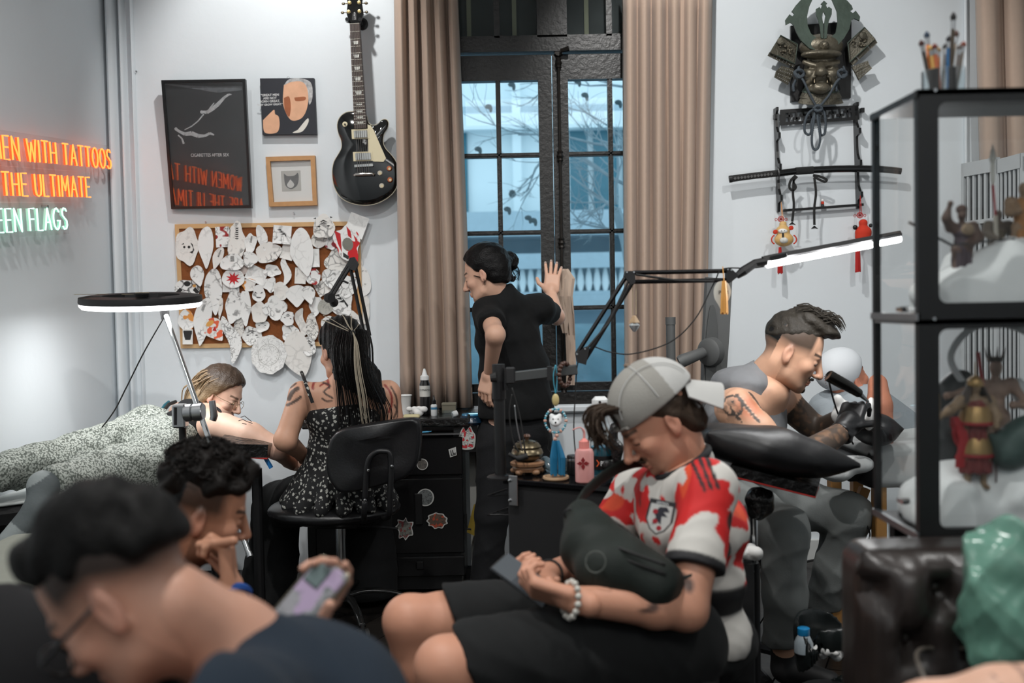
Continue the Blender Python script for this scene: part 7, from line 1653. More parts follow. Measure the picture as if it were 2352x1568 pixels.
for (a_,b_,c_),q in legs4:
    S = SDF(.02); S.cap(c_+V(0,0,.04),c_+V(0,0,-.04),.044,.044); S.cap(c_+V(.01,0,-.05),c_+V(.13,-.07,-.068),.046,.038); S.cut(V(0,0,.004),(0,0,-1)); S.cut(c_+V(0,0,.05),(0,0,1)); v,f,c = S.mesh(.007); org('black_shoe',[(v,f,c)],m_blackmat,p4)
def ex4(S):
    S.ell(H4.T(0,.02,.118),(.066,.075,.030),H4.R @ Matrix.Rotation(-.25,3,'X'),.02); S.ell(H4.T(0,.075,.112),(.052,.038,.022),H4.R,.02); S.ell(H4.T(0,.105,.094),(.036,.02,.014),H4.R,.012)
m_h4 = hairmat('dark_quiff_hair',(.030,.026,.021),.5)
S = SDF(.012); S.ell(H4.T(0,-.014,.050),(.0775,.099,.088),H4.R); ex4(S); S.cut(H4.T(0,0,.050),H4.R @ V(0,.45,-1),.02); v,f,c = S.mesh(.0035,noise=waves(52,7,(110,280),.003)); hr = org('hair',[(v,f,c)],m_h4,p4)
mb = MB(); rs = random.Random(8)
for i in range(130):
    u = rs.uniform(-.055,.055); y0 = rs.uniform(-.06,.06); z0 = .125+.02*rs.random()-.6*u*u*10*.1; lift = rs.uniform(.0,.016)
    mb.tube(spline([H4.T(u,y0,z0),H4.T(u*1.05,y0+.03,z0+.012+lift),H4.T(u*1.0,y0+.062,z0+.006+lift*.6-.15*max(0,y0))],3),[.0028,.0026,.0022,.0018,.0014,.001,.0005],4)
obj('swept_strands',mb,m_h4,hr)['kind'] = 'stuff'
def whiskers(H,par,m,gt=True):
    S = SDF(.004); S.chain([H.T(-.024,.090,-.0585),H.T(-.010,.098,-.0535),H.T(.010,.098,-.0535),H.T(.024,.090,-.0585)],[.0022,.0042,.0042,.0022])
    if gt: S.ell(H.T(0,.086,-.098),(.013,.008,.011),H.R)
    v,f,c = S.mesh(.0018,noise=waves(3,6,(400,900),.0006)); org('facial_hair',[(v,f,c)],m,par)
whiskers(H4,p4,m_h4)
tm = thing('tattoo_machine','black pen tattoo machine held in the gloved hand','tattoo machine',P(1935,900,3.2))
obj('grip',MB().tube([P(1903,862,3.17),P(1906,864,3.17),P(1950,888,3.22),P(1972,902,3.26)],[.016,.0195,.0185,.015],16),mat('black_anodised',(.014,.013,.011),.25,metal=.5),tm,smooth=True); obj('needle_tip',MB().tube([P(1972,902,3.26),P(1994,922,3.3)],[.010,.004],10),m_steel,tm); obj('cable',MB().tube(spline([P(1904,863,3.17),P(1906,885,3.25),P(1925,950,3.32),P(1960,1020,3.35)],5),.003,6),m_rub,tm)
# ================================================================ CLIENT
p5 = person('client lying under white sheet behind the tattooist hands, wearing a white cap',P(2000,1050,3.75))
B = SDF(.03); sk5 = srgb(206,136,108); limb(B,[P(2026,1000,3.54),P(2020,930,3.56),P(2016,880,3.60)],[.044,.042,.034]); torso(B,P(2085,1040,4.15),P(1985,935,3.98),P(2010,985,3.85),P(1950,950,4.1),.12,.12,.09,.11,.045)
parts = [B.mesh(.009,base=sk5)]; H5 = Head(P(1940,872,4.02),(.75,.45,.35),(-.7,-.3,.8),.95); parts.append(H5.mesh(sk5,P(1990,925,3.95),.05,h=.005)); org('body',parts,M_SKIN,p5)
S = SDF(.02); S.ell(H5.T(0,-.01,.055),(.09,.105,.085),H5.R); S.cut(H5.T(0,.045,.05),H5.R @ V(0,.7,-.7)); v,f,c = S.mesh(.005); cp_ = org('white_cap',[(v,f,c)],mat('cap_white',(.62,.65,.68),.6,var=.04),p5)
mb = MB()
for i in range(11): q0 = P(1893+.35*(i-5)**2*.9,838+i*5.2,3.945+.0009*(i-5)**2); mb.tube([q0,q0+V(.022,-.004,.008)],.0016,5)
obj('rib_stitch',mb,mat('rib_red',(.3,.10,.09),.7),cp_)
S = SDF(.05); S.ell(P(1905,935,4.05),(.085,.10,.07)); S.ell(P(1950,985,3.95),(.12,.15,.08)); S.ell(P(2070,1040,4.1),(.17,.16,.10)); S.chain([P(1985,955,3.97),P(2100,1045,4.12)],[.13,.15]); v,f,c = S.mesh(.012,noise=folds(77,(10,28),.012)); org('grey_shirt',[(v,f,c)],m_cloth('pale_blue_grey',(.33,.37,.40),var=.08),p5)
# ================================================================ CAPPED MAN WITH PHONE
p6 = person('man in red and white football shirt and backward cap looking at his phone',V(P(1500,1560,2.4).x,2.4,.40))
sk = srgb(206,150,124)
pel,nk = P(1590,1440,2.52),P(1588,1078,2.50); sn,sf = P(1628,1122,2.33),P(1462,1128,2.70); en,wn_ = P(1578,1400,2.20),P(1322,1378,2.10); ef,wf = P(1362,1290,2.62),P(1262,1318,2.34)
legs6 = ((P(1555,1475,2.36),P(1022,1530,2.02),P(1075,1860,2.02),P(1075,1480,2.05)),(P(1530,1440,2.62),P(940,1425,2.36),P(1000,1720,2.40),P(1022,1405,2.4)))
B = SDF(.035); torso(B,pel,nk,sn,sf,.165,.165,.11,.145,.056); limb(B,[sn,en,en.lerp(wn_,.3),wn_],[.055,.045,.045,.030]); limb(B,[sf,ef,wf],[.055,.044,.030])
for a_,b_,c_,h_ in legs6: limb(B,[a_,b_.lerp(a_,.12),b_,b_.lerp(c_,.35),c_],[.092,.068,.060,.058,.036],.02); B.cap(c_,c_+V(-.12,-.06,-.03),.036,.03)
def pt6(v,col):
    c = col.copy(); g = lambda p,r,s=.5: blobw(v,p,r,s)
    t1 = np.maximum.reduce([g(P(1562,1325,2.20),(.018,.09,.018)),g(P(1578,1338,2.20),(.016,.09,.020)),g(P(1572,1333,2.2),(.02,.09,.012))]); t2 = np.maximum.reduce([g(P(1490,1400,2.12),(.030,.08,.008)),g(P(1500,1395,2.12),(.016,.08,.015))])
    w = np.maximum(t1,t2)*((v[:,1] < 2.25)); return c*(1-.85*w[:,None])+np.array((.02,.02,.022))*.85*w[:,None]
parts = [B.mesh(.006,base=sk,paint=pt6)]
H6 = Head(P(1512,965,2.49),(-.80,-.13,-.56),(-.5,0,1),1.02)
parts.append(H6.mesh(sk,nk+V(-.01,0,0),.056,h=.003,stubble=.22,mous=.7,hairc=(.06,.04,.028),brow=(.06,.04,.028),noseL=1.03,lip=srgb(170,100,84)))
S = SDF(.006); hand(S,wn_,P(1215,1345,2.12)-wn_,(.1,.6,.75),1,(.6,.75,.85,.95),1.05,.1,(.55,.75)); parts.append(S.mesh(.0028,base=sk))
S = SDF(.006); hand(S,wf,P(1190,1325,2.25)-wf,(-.1,-.7,.6),-1,(.6,.7,.8,.9),1.0,.1,(.6,.7)); parts.append(S.mesh(.003,base=sk)); org('body',parts,M_SKIN,p6)
# jersey, painted print
RN = waves(101,10,(22,70),1.0); RN2 = waves(103,12,(60,190),1.0); RN3 = waves(107,8,(30,90),1.0); jx = nk
def pj(v,col):
    n1 = RN(v)+.75*RN2(v); n3 = RN3(v)
    up = (v[:,2]-pel.z)/(nk.z-pel.z); c = np.tile(np.array((.62,.60,.56)),(len(v),1))
    def mx(w,q):
        w = np.clip(w,0,1)[:,None]; c[:] = c*(1-w)+np.array(q)*w
    red = ((n1-(.15-.9*(up-.72)))/.10+.5)*(up > .30); mx(red,(.60,.012,.012)); rm = np.clip(red,0,1); mx(rm*((n3-.75)/.15+.5),(.72,.07,.02)); mx(rm*((-.95-n3)/.15+.5),(.05,.018,.014))
    px = PX(v)
    for (xa,ya,xb,yb) in ((1590,1062,1619,1124),(1606,1050,1634,1122),(1620,1042,1650,1120)):  # three shoulder stripes
        d = np.array((xb-xa,yb-ya),float); t = np.clip(((px-(xa,ya)) @ d)/(d @ d),0,1); dd = np.linalg.norm(px-np.array((xa,ya))-t[:,None]*d,axis=1); mx(((5.5-dd)/2.5)*(v[:,1] < nk.y),(.010,.010,.012))
    sl_ = ((v-na(sn)) @ na((en-sn).normalized())); mx(((sl_-.172)/.005)*(np.linalg.norm(v-na(sn.lerp(en,.62)),axis=1) < .11),(.012,.012,.014))
    sl_ = ((v-na(sf)) @ na((ef-sf).normalized())); mx(((sl_-.115)/.005)*((np.linalg.norm(v-na(sf.lerp(ef,.6)),axis=1) < .12) & (v[:,1] > 2.5)),(.012,.012,.014))
    mx(np.minimum((.36-up)/.02,(up-.16)/.02)*(v[:,1] < 2.6),(.012,.012,.013))
    return c
S = SDF(.035); torso(S,pel,nk,sn,sf,.178,.168,.120,.165,.056,infl=.006); S.cap(sn,sn.lerp(en,.72),.062,.072); S.cap(sf,sf.lerp(ef,.66),.062,.070)
S.trim(sn.lerp(en,.68),en-sn,.085,.07); S.trim(sf.lerp(ef,.62),ef-sf,.085,.07); S.ell(nk+V(-.025,-.01,.03),(.066,.070,.060),basis((-.8,0,.4)),.006,sub=True); S.cut(pel+V(0,0,-.02),(-.2,0,-1))
v,f,c = S.mesh(.0055,noise=folds(61,(9,26),.010),paint=pj); js = org('football_shirt',[(v,f,c)],mat('shirt_print',(.5,.5,.5),.7,var=.06,attr=True,bump=.08,bscale=300),p6)
NR = V(-.45,0,.9).normalized(); ca_ = arc(nk+V(-.026,-.010,.020),.074,0,2*PI,24,ux=V(.88,0,.48),uy=(0,1,0),ry=.080)
obj('collar',MB().tube(ca_[:-1],.010,8,closed=True),mat('black_rib',(.013,.013,.015),.85,bump=.2,bscale=300),js,smooth='all')
cr0 = P(1516,1184,2.285); shield = [(-.030,.036),(.030,.036),(.032,-.01),(.018,-.034),(0,-.045),(-.018,-.034),(-.032,-.01)]
cux,cuz = V(.94,-.30,-.16).normalized(),V(.25,.10,.96).normalized()
ct = obj('crest',MB().prism(shield,cr0,cux,cuz,.003),mat('crest_black',(.02,.02,.022),.7),js); o = cr0+cux.cross(cuz)*.0034
obj('crest_field',MB().prism([(x*.84,y*.82-.004) for x,y in shield],o,cux,cuz,.0006),mat('crest_white',(.55,.55,.53),.7),ct); o2 = cr0+cux.cross(cuz)*.0042
obj('crest_bird',MB().prism([(-.004,.02),(.012,.022),(.02,.012),(.006,.01),(.018,0),(.004,0),(.006,-.02),(-.004,-.012),(-.014,-.024),(-.008,-.004),(-.014,.004)],o2,cux,cuz,.0005),mat('crest_ink',(.02,.02,.03),.7),ct)
for x,y in ((-.012,.008),(-.008,-.014),(.004,-.028)): obj('crest_dot',MB().prism([(x+.006*math.cos(a*PI/5),y+.006*math.sin(a*PI/5)) for a in range(10)],o2,cux,cuz,.0006),mat('crest_red',(.35,.01,.02),.7),ct)
obj('lettering',text_mesh('JAPAN',.0095,o2+cuz*.0265,cux,cuz,.0003,'CENTER'),m_white,ct)
S = SDF(.035); S.ell(pel+V(-.02,0,-.03),(.185,.17,.12))
for a_,b_,c_,h_ in legs6: S.chain([a_,a_.lerp(b_,.5),a_.lerp(b_,.88)],[.122,.108,.096],.035)
for a_,b_,c_,h_ in legs6: pass
S.cut(P(1052,1460,2.2),V(-.82,-.12,-.35)); S.cut(pel+V(0,0,.20),(0,0,1))
v,f,c = S.mesh(.007,noise=folds(63,(9,26),.012)); org('cargo_shorts',[(v,f,c)],m_cloth('charcoal_shorts',(.013,.014,.0145)),p6)
# hair under cap
m_h6 = hairmat('wavy_brown_hair',(.050,.034,.024),.5); S = SDF(.012); S.ell(H6.T(0,-.02,.035),(.082,.100,.085),H6.R); S.ell(H6.T(0,-.06,-.03),(.068,.050,.055),H6.R); S.cut(H6.T(0,.03,.045),H6.R @ V(0,.9,-.43),.008)
for q in (-1,1): S.ell(H6.T(q*.09,.012,-.022),(.032,.034,.046),H6.R,.006,sub=True)
v,f,c = S.mesh(.0045,noise=waves(64,8,(60,180),.006)); hr = org('hair',[(v,f,c)],m_h6,p6)
mb = MB(); rs = random.Random(5)
for i in range(60):
    u = rs.uniform(-.055,.07); a0 = H6.T(u,.070,.085+rs.uniform(-.01,.015)); mb.tube(spline([a0,a0+V(-.035-rs.uniform(0,.02),rs.uniform(-.02,.02),-.01),a0+V(-.045+rs.uniform(-.02,.02),rs.uniform(-.02,.02),-.05),a0+V(-.025+rs.uniform(-.03,.02),0,-.075-rs.uniform(0,.03))],4),[.0032]*8+[.0022]*4+[.001],5)
for i in range(26):
    u = rs.uniform(-.06,.06); a0 = H6.T(u,-.095,-.01+rs.uniform(-.03,.01)); mb.tube(spline([a0,a0+V(.012,rs.uniform(-.01,.01),-.02),a0+V(rs.uniform(-.01,.015),0,-.045)],3),.0026,5)
obj('curls',mb,m_h6,hr)['kind'] = 'stuff'
whiskers(H6,p6,m_h6,False)
# cap: dome panels, strap opening, brim turned to the back
m_cap = m_cloth('stone_grey_cap',(.32,.31,.285),var=.12,scale=10); m_cap2 = m_cloth('pale_cap_panel',(.50,.50,.485),var=.05)
cap_ = thing('baseball_cap','faded grey baseball cap worn backward by the seated man','cap',H6.T(0,-.02,.03))
S = SDF(.008); S.ell(H6.T(0,-.016,.050),(.092,.116,.104),H6.R); S.cut(H6.T(0,0,.036),H6.R @ V(0,-.05,-1),.004); S.ell(H6.T(0,.115,.062),(.036,.05,.030),H6.R,.003,sub=True); S.ell(H6.T(0,-.016,.046),(.085,.108,.096),H6.R,.003,sub=True)
def pc6(v,col):
    l = H6.L(v); c = col.copy(); c[(l[:,1] < -.055)] = (.50,.50,.485); return c
v,f,c = S.mesh(.0035,base=(.30,.29,.265),paint=pc6); org('crown',[(v,f,c)],mat('cap_cloth',(.4,.4,.4),.85,var=.14,scale=14,attr=True,bump=.15,bscale=240),cap_)
mb = MB()
for ax0 in (-1,0,1): mb.tube([H6.T(math.sin(t)*.0925,-.016+ax0*.05*math.cos(t)+(0 if ax0 else 0),.050+math.cos(t)*.1035) for t in [(-1.45+2.9*k/14) for k in range(15)]],.0016,5) if ax0 == 0 else mb.tube([H6.T(ax0*.055*math.cos(t*.0),-.016+math.sin(t)*.098,.050+math.cos(t)*.088) for t in [(-1.4+2.8*k/14) for k in range(15)]],.0012,5)
obj('seam',mb,m_cap2,cap_); obj('top_button',MB().ball(H6.T(0,-.016,.155),(.008,.008,.005),10,6),mat('cap_button',(.2,.14,.1),.8),cap_,smooth='all')
obj('strap',MB().tube([H6.T(x,.098-.9*x*x*8,.040) for x in (-.05,-.025,0,.025,.05)],.009,8,flat=.35),m_cap,cap_)
rows = []
for i in range(9):
    t = i/8; rows.append([H6.T(x,-.100+.55*x*x*6-.080*t*(1-(x/.10)**2*.5),.050-.072*t-4.5*x*x) for x in [(-.086+.172*j/12) for j in range(13)]])
obj('brim',MB().grid(rows,.004),m_cap2,cap_,smooth=True)
# sling bag
m_bag = m_cloth('olive_nylon',(.016,.021,.018),rough=.6,var=.2,bscale=180); sb6 = thing('sling_bag','dark olive sling bag worn across the capped man chest','bag',P(1420,1375,2.2))
S = SDF(.05); pts = [P(1340,1195,2.34),P(1362,1255,2.26),P(1420,1305,2.20),P(1500,1335,2.18),P(1545,1340,2.22)]; S.chain(pts,[.050,.068,.072,.055,.030],.04); S.ell(P(1385,1310,2.17),(.062,.05,.058),k=.03)
v,f,c = S.mesh(.006,noise=folds(66,(10,28),.008)); org('pouch',[(v,f,c)],m_bag,sb6)
mb = MB()
for off in (0,.03): mb.tube(spline([P(1335+off*400,1195-off*100,2.275),P(1372+off*300,1245-off*200,2.195),P(1432+off*150,1282-off*600,2.135),P(1528,1318-off*700,2.125)],6),.0035,6)
obj('zip',mb,m_rub,sb6,smooth='all')
st6 = MB().tube(spline([P(1318,1178,2.36),P(1345,1130,2.45),P(1400,1085,2.52),P(1460,1060,2.56),P(1530,1060,2.60)],6),.019,8,flat=.25,up=(0,1,.3)); obj('strap',st6,m_bag,sb6,smooth='all'); obj('strap',MB().tube(spline([P(1545,1340,2.21),P(1600,1330,2.20),P(1660,1280,2.30),P(1690,1230,2.42)],6),.019,8,flat=.25,up=(0,1,.3)),m_bag,sb6,smooth='all')
obj('buckle',MB().tube(arc(P(1308,1180,2.32),.012,0,2*PI,12),.003,6).box(P(1314,1196,2.32),(.012,.008,.03)),m_blackmetal,sb6); em = arc(P(1368,1290,2.105),.022,0,2*PI,18,ux=V(.95,-.3,0),uy=V(.1,.2,1)); obj('embroidered_emblem',MB().tube(em[:-1],.0016,5,closed=True).tube(em[3:12:2],.0014,5),mat('emblem_thread',(.09,.10,.09),.8),sb6)
ph = thing('smartphone','dark smartphone in the capped man hands','phone',P(1196,1330,2.2)); pR = basis((-.78,.35,.5),(.3,-.5,.8)); pc_ = P(1205,1332,2.18)
obj('phone_body',MB().box(pc_,(.072,.148,.009),pR,.003),mat('phone_dark',(.03,.032,.035),.2,metal=.4),ph); obj('screen',MB().box(pc_+pR @ V(0,0,.005),(.066,.140,.0006),pR),emitter('screen_dim',(.05,.06,.07),.3),ph)
bl6 = thing('bead_bracelet','white pearl bead bracelet on the capped man wrist','bracelet',P(1308,1395,2.1)); d6,r6,u6 = frame(wn_-en)
for i in range(14): a = 2*PI*i/14; obj('bead',MB().ball(wn_+d6*.012+r6*math.cos(a)*.037+u6*math.sin(a)*.037,.0075,8,6),mat('pearl',(.55,.53,.48),.3),bl6,smooth='all')
obj('wrist_band',MB().tube([wf+frame(wf-ef)[1]*math.cos(a)*.033+frame(wf-ef)[2]*math.sin(a)*.033 for a in [2*PI*k/16 for k in range(16)]],.003,6,closed=True),m_rub,p6)
# ================================================================ CURLY MAN, CHIN IN HAND
p7 = person('man with curly dark hair resting his chin on his hand, blue wristband',P(420,1560,2.3))
sk = srgb(180,130,104); nk = P(372,1330,2.28); sn,sf = P(330,1420,2.08),P(420,1400,2.48); wr7 = P(531,1362,2.13); el7 = P(575,1560,2.0)
B = SDF(.035); torso(B,P(250,1720,2.3),nk,sf,sn,.16,.16,.11,.14,.055); limb(B,[sn,el7,wr7],[.052,.044,.030]); limb(B,[sf,P(500,1600,2.5),P(560,1640,2.3)],[.05,.042,.03]); parts = [B.mesh(.008,base=sk)]
H7 = Head(P(464,1170,2.26),(.86,.36,-.33),(.12,0,1),1.0)
def fade7(l): return np.clip((l[:,2]+.016)/.034,0,1)*np.clip((.052-l[:,1])/.03,0,1)*.9+.6*(l[:,1] < -.06)*np.clip((l[:,2]+.055)/.05,0,1)
parts.append(H7.mesh(sk,nk+V(.01,0,0),.060,h=.0032,stubble=.75,mous=.6,hairshade=fade7,hairc=(.018,.013,.010),lip=srgb(140,84,74)));
S = SDF(.006); hand(S,wr7,(-.12,.15,1),(-1,-.15,-.05),-1,(1.05,1.0,.95,.95),1.08,.05,(.45,.6)); S.cap(P(536,1242,2.10),P(468,1252,2.12),.0105,.0092,.004); S.ell(P(459,1251,2.125),.0098,k=.003); parts.append(S.mesh(.003,base=sk)); org('body',parts,M_SKIN,p7)
S = SDF(.03); torso(S,P(250,1720,2.3),nk,sf,sn,.175,.175,.125,.155,.066,infl=.006); S.cap(sn,sn.lerp(el7,.6),.075,.07); S.ell(P(440,1420,2.36),(.11,.11,.14)); S.cut(nk+V(.02,0,.0),V(.5,0,.86)); v,f,c = S.mesh(.009,noise=waves(71,7,(12,40),.006)); org('black_tee',[(v,f,c)],m_cloth('deep_black_cotton',(.007,.007,.008)),p7)
S = SDF(.012); S.ell(H7.T(0,-.010,.070),(.079,.106,.086),H7.R); S.ell(H7.T(0,.055,.108),(.055,.045,.036),H7.R); S.ell(H7.T(0,-.065,.05),(.07,.048,.06),H7.R); S.cut(H7.T(0,.0,.046),H7.R @ V(0,.40,-1),.014); v,f,c = S.mesh(.004,noise=waves(72,12,(70,190),.010)); hr = org('curly_hair',[(v,f,c)],hairmat('curly_black_hair',(.008,.006,.005),.55),p7)
mb = MB(); rs = random.Random(15)
for i in range(170):
    t = rs.uniform(0,2*PI); z = rs.uniform(.25+.12*math.sin(t),1); rr = (1-z*z)**.5; c0 = H7.T(rr*math.cos(t)*.082,-.010+rr*math.sin(t)*.110,.070+z*.090); r0 = rs.uniform(.006,.011); a0 = rs.uniform(0,6); d_,x_,y_ = frame(c0-H7.T(0,0,.05)); mb.tube([c0+x_*math.cos(a0+k*.7)*r0+y_*math.sin(a0+k*.7)*r0+d_*(k*.0012) for k in range(8)],.0022,4)
obj('curls',mb,MATS['curly_black_hair'],hr)['kind'] = 'stuff'; d7,r7,u7 = frame(wr7-el7)
obj('wristband',MB().tube([wr7-d7*.008+r7*math.cos(a)*.036+u7*math.sin(a)*.036 for a in [2*PI*k/20 for k in range(20)]],.009,6,closed=True,flat=1.0),mat('blue_band',(.012,.07,.30),.4),p7)
# ================================================================ FOREGROUND MAN
p8 = person('man in the foreground with faded haircut, glasses and navy tee, head bowed',P(600,1700,1.3))
sk = srgb(198,150,128); nk = P(560,1500,1.34); sn,sf = P(500,1690,1.08),P(720,1560,1.55)
B = SDF(.035); torso(B,P(1000,2000,1.45),nk,sn,sf,.16,.17,.115,.15,.06); limb(B,[sn,P(300,2000,1.05),P(200,1900,1.2)],[.055,.045,.03])
H8 = Head(P(286,1352,1.27),(-.74,.08,-.67),(-.6,0,1),1.02); B.cap(H8.T(0,-.03,-.055),nk,.054,.060); parts = [B.mesh(.008,base=sk)]
def fade8(l): return np.clip((l[:,2]-.0)/.040,0,1)*np.clip((.06-l[:,1])/.025,0,1)*.96+.9*np.clip((-.02-l[:,1])/.05,0,1)*np.clip((l[:,2]+.055)/.06,0,1)
parts.append(H8.mesh(sk,nk+V(-.02,0,-.005),.054,h=.0035,hairshade=lambda l: np.clip(fade8(l),0,.96),hairc=(.012,.011,.010),stubble=.25)); org('body',parts,M_SKIN,p8)
S = SDF(.04); torso(S,P(1000,2000,1.45),nk,sn,sf,.18,.185,.13,.165,.07,infl=.008); S.ell(P(600,1610,1.36),(.12,.16,.10)); S.cap(sn,P(380,1850,1.06),.08,.07); S.cut(P(560,1490,1.34),V(-.92,0,.40)); v,f,c = S.mesh(.008,noise=folds(81,(6,16),.008)); org('navy_tee',[(v,f,c)],m_cloth('navy_cotton',(.014,.023,.036)),p8)
S = SDF(.012); S.ell(H8.T(0,-.012,.060),(.0775,.102,.087),H8.R); S.ell(H8.T(0,.045,.098),(.056,.045,.036),H8.R); S.ell(H8.T(0,-.075,.035),(.068,.045,.055),H8.R); S.cut(H8.T(0,0,.040),H8.R @ V(0,.50,-1),.02); v,f,c = S.mesh(.0045,noise=waves(82,9,(90,240),.0035)); org('hair',[(v,f,c)],hairmat('soft_black_hair',(.0045,.0042,.004),.6),p8)
mb = MB()
for q in (-1,1):
    mb.tube([H8.T(q*.078,-.005,.004),H8.T(q*.080,.05,.0),H8.T(q*.066,.104,-.002)],.0032,6); mb.tube(arc(H8.T(q*.034,.108,-.010),.027,0,2*PI,18,ux=H8.R @ V(1,0,0),uy=H8.R @ V(0,0,1),ry=.021),.0026,6)
mb.tube([H8.T(-.008,.112,-.006),H8.T(.008,.112,-.006)],.0024,5); obj('glasses',mb,m_black,p8,smooth='all')
ph2 = thing('smartphone','patterned phone case held up in front of the navy tee','phone',P(705,1410,1.55)); hR = basis((.62,.35,.70),(-.3,-.75,.6)); pc2 = P(703,1382,1.55)
cs = obj('phone_case',MB().box(pc2,(.070,.140,.011),hR,.004),lineart('case_print',base=(.26,.26,.28),ink=(.08,.10,.10),scale=38,amount=.8,accent=(.35,.27,.40),dens=.4),ph2)
obj('case_rim',MB().tube([pc2+hR @ V(x,y,0) for x,y in roundrect(.072,.142,.010)],.003,6,closed=True),mat('bronze_rim',(.10,.085,.06),.3,metal=.6),cs); obj('camera_bump',MB().box(pc2+hR @ V(-.012,.042,.007),(.034,.036,.004),hR,.003),mat('lens_glass',(.12,.16,.16),.1),cs)
S = SDF(.006); hw_ = P(650,1450,1.56); hand(S,hw_,hR @ V(0,1,-.15),hR @ V(0,0,1),1,(.5,.7,.8,.9),1.0,.1,(.7,.7)); v,f,c = S.mesh(.003,base=sk); S2 = SDF(.02); S2.cap(hw_,P(560,1640,1.5),.030,.040); pr2 = S2.mesh(.006,base=sk); org('phone_hand',[(v,f,c),pr2],M_SKIN,p8)
# ================================================================ ARM AT THE LOWER RIGHT EDGE
p9 = person('person mostly out of frame, only a bare tattooed forearm at the lower right',P(2300,1600,1.3))
B = SDF(.03); limb(B,[P(2010,1650,1.36),P(2130,1632,1.32),P(2300,1615,1.28),P(2500,1600,1.25)],[.026,.036,.045,.05]); sk9 = srgb(222,176,152)
def pt9(v,col): d = np.linalg.norm((v-na(P(2335,1562,1.24)))[:,[0,2]],axis=1); w = (np.abs(d-.018) < .0022)*1.; return col*(1-.7*w[:,None])+np.array((.08,.05,.05))*.7*w[:,None]
parts = [B.mesh(.006,base=sk9,paint=pt9)]; S = SDF(.006); hand(S,P(2010,1650,1.36),(-.9,.2,-.1),(0,0,-1),1,(.4,.4,.45,.5)); parts.append(S.mesh(.004,base=sk9)); org('body',parts,M_SKIN,p9)
# ================================================================ RIGHT SIDE: PILLOW, BED, CABINET, SOFA
# ---- arm rest with black pillow --------------------------------------------
Y = 2.95
S = SDF(.05)
for (x,y,rx,ry,rz) in [(1655,1010,.075,.10,.050),(1740,1025,.12,.13,.062),(1830,1045,.10,.12,.055),(1900,1060,.06,.09,.030)]: S.ell(P(x,y,Y),(rx,ry,rz),Matrix.Rotation(.18,3,'Y'))
for (x,y,dy) in ((1615,985,-.09),(1615,985,.10),(1955,1060,-.07),(1950,1058,.08)): S.cap(P(1780,1030,Y)+V(0,dy*.5,0),P(x,y,Y)+V(0,dy,0),.05,.008,.04)
v,f,c = S.mesh(.007,noise=waves(91,9,(14,60),.006)); pw4 = tag(org('pillow',[(v,f,c)],mat('black_pvc_pillow',(.008,.008,.009),.42,var=.25,bump=.12,bscale=26)),'large shiny black pillow lying on the tall arm rest','pillow')
ra = thing('tall_arm_rest','film wrapped arm rest board on a chrome post below the black pillow','arm rest',V(P(1733,1500,Y).x,Y,0))
q = [P(1672,1092,Y-.10),P(1872,1142,Y-.10),P(1880,1118,Y+.12),P(1690,1075,Y+.12)]; cushion('board',q,.032,m_wrap,ra,.002); obj('red_edge',MB().tube([q[0],q[1],q[2]],.0025,6),MATS['red_piping'],ra)
S = SDF(.02); S.ell(P(1745,1150,Y),(.045,.045,.04)); S.ell(P(1740,1175,Y),(.028,.03,.025)); v,f,c = S.mesh(.005,noise=waves(92,9,(50,160),.006)); org('wrapped_clamp',[(v,f,c)],m_wrap,ra)
px_ = P(1733,1300,Y).x; zj = P(1733,1292,Y).z; obj('chrome_post',MB().cyl((px_,Y,zj),(px_,Y,P(1733,1165,Y).z),.012,n=14),m_chrome,ra,smooth=True); obj('sleeve',MB().cyl((px_,Y,.03),(px_,Y,zj),.0155,n=14),m_blackmetal,ra,smooth=True)
for a in (2.6,.15,1.4,-1.6): obj('foot_bar',MB().box(V(px_,Y,.10)+V(math.cos(a),math.sin(a),0)*.13,(.26,.03,.02),Matrix.Rotation(a,3,'Z')),m_blackmetal,ra)
kb = MB(); kc = P(1712,1312,Y-.02)
for i in range(7): a = i*2*PI/7; kb.ball(kc+V(math.cos(a)*.018,0,math.sin(a)*.018),.009,7,5)
kb.ball(kc,.016,8,6); obj('lobed_knob',kb,m_black,ra,smooth='all')
# ---- tattooist's stool -------------------------------------------------------
stl = thing('artist_stool','black round stool under the man tattooist','stool',V(P(1650,1400,3.5).x,3.5,0)); sc4 = V(P(1655,1,3.5).x,3.5,0)
obj('seat',MB().lathe(sc4,[(.02,.395),(.17,.40),(.185,.425),(.175,.455),(.02,.462)],28),m_leather,stl,smooth=True); obj('column',MB().cyl(sc4+V(0,0,.08),sc4+V(0,0,.40),.03,n=12),m_blackmetal,stl)
for k in range(5): a = k*2*PI/5; obj('foot',MB().tube([sc4+V(0,0,.1),sc4+V(math.cos(a)*.26,math.sin(a)*.26,.03)],.02,8),m_blackmetal,stl)
# ---- client's bed --------------------------------------------------------------
cb5 = thing('client_bed','wooden legged treatment bed with striped black and white sheet','bed',V(P(2060,1250,3.7).x,3.75,0)); bY = 3.75
xb0,xb1 = P(1918,1,3.55).x,P(2300,1,3.5).x; zb = P(2000,1050,3.5).z
obj('pad',MB().box(((xb0+xb1)/2,bY+.03,zb-.045),(xb1-xb0,.56,.09),bev=.03),m_leather,cb5)
S = SDF(.03); S.box(((xb0+xb1)/2+.04,bY+.02,zb-.03),((xb1-xb0)/2-.03,.31,.075),None,.03); v,f,c = S.mesh(.012,noise=waves(94,8,(10,40),.006),paint=lambda v,col: np.where(((v[:,0]-xb0) % .30 < .12)[:,None] & (v[:,2:3] < zb+.02),np.array((.012,.012,.013)),np.array((.52,.54,.54)))); org('striped_sheet',[(v,f,c)],mat('striped_cotton',(.5,.5,.5),.85,attr=True,var=.06),cb5)
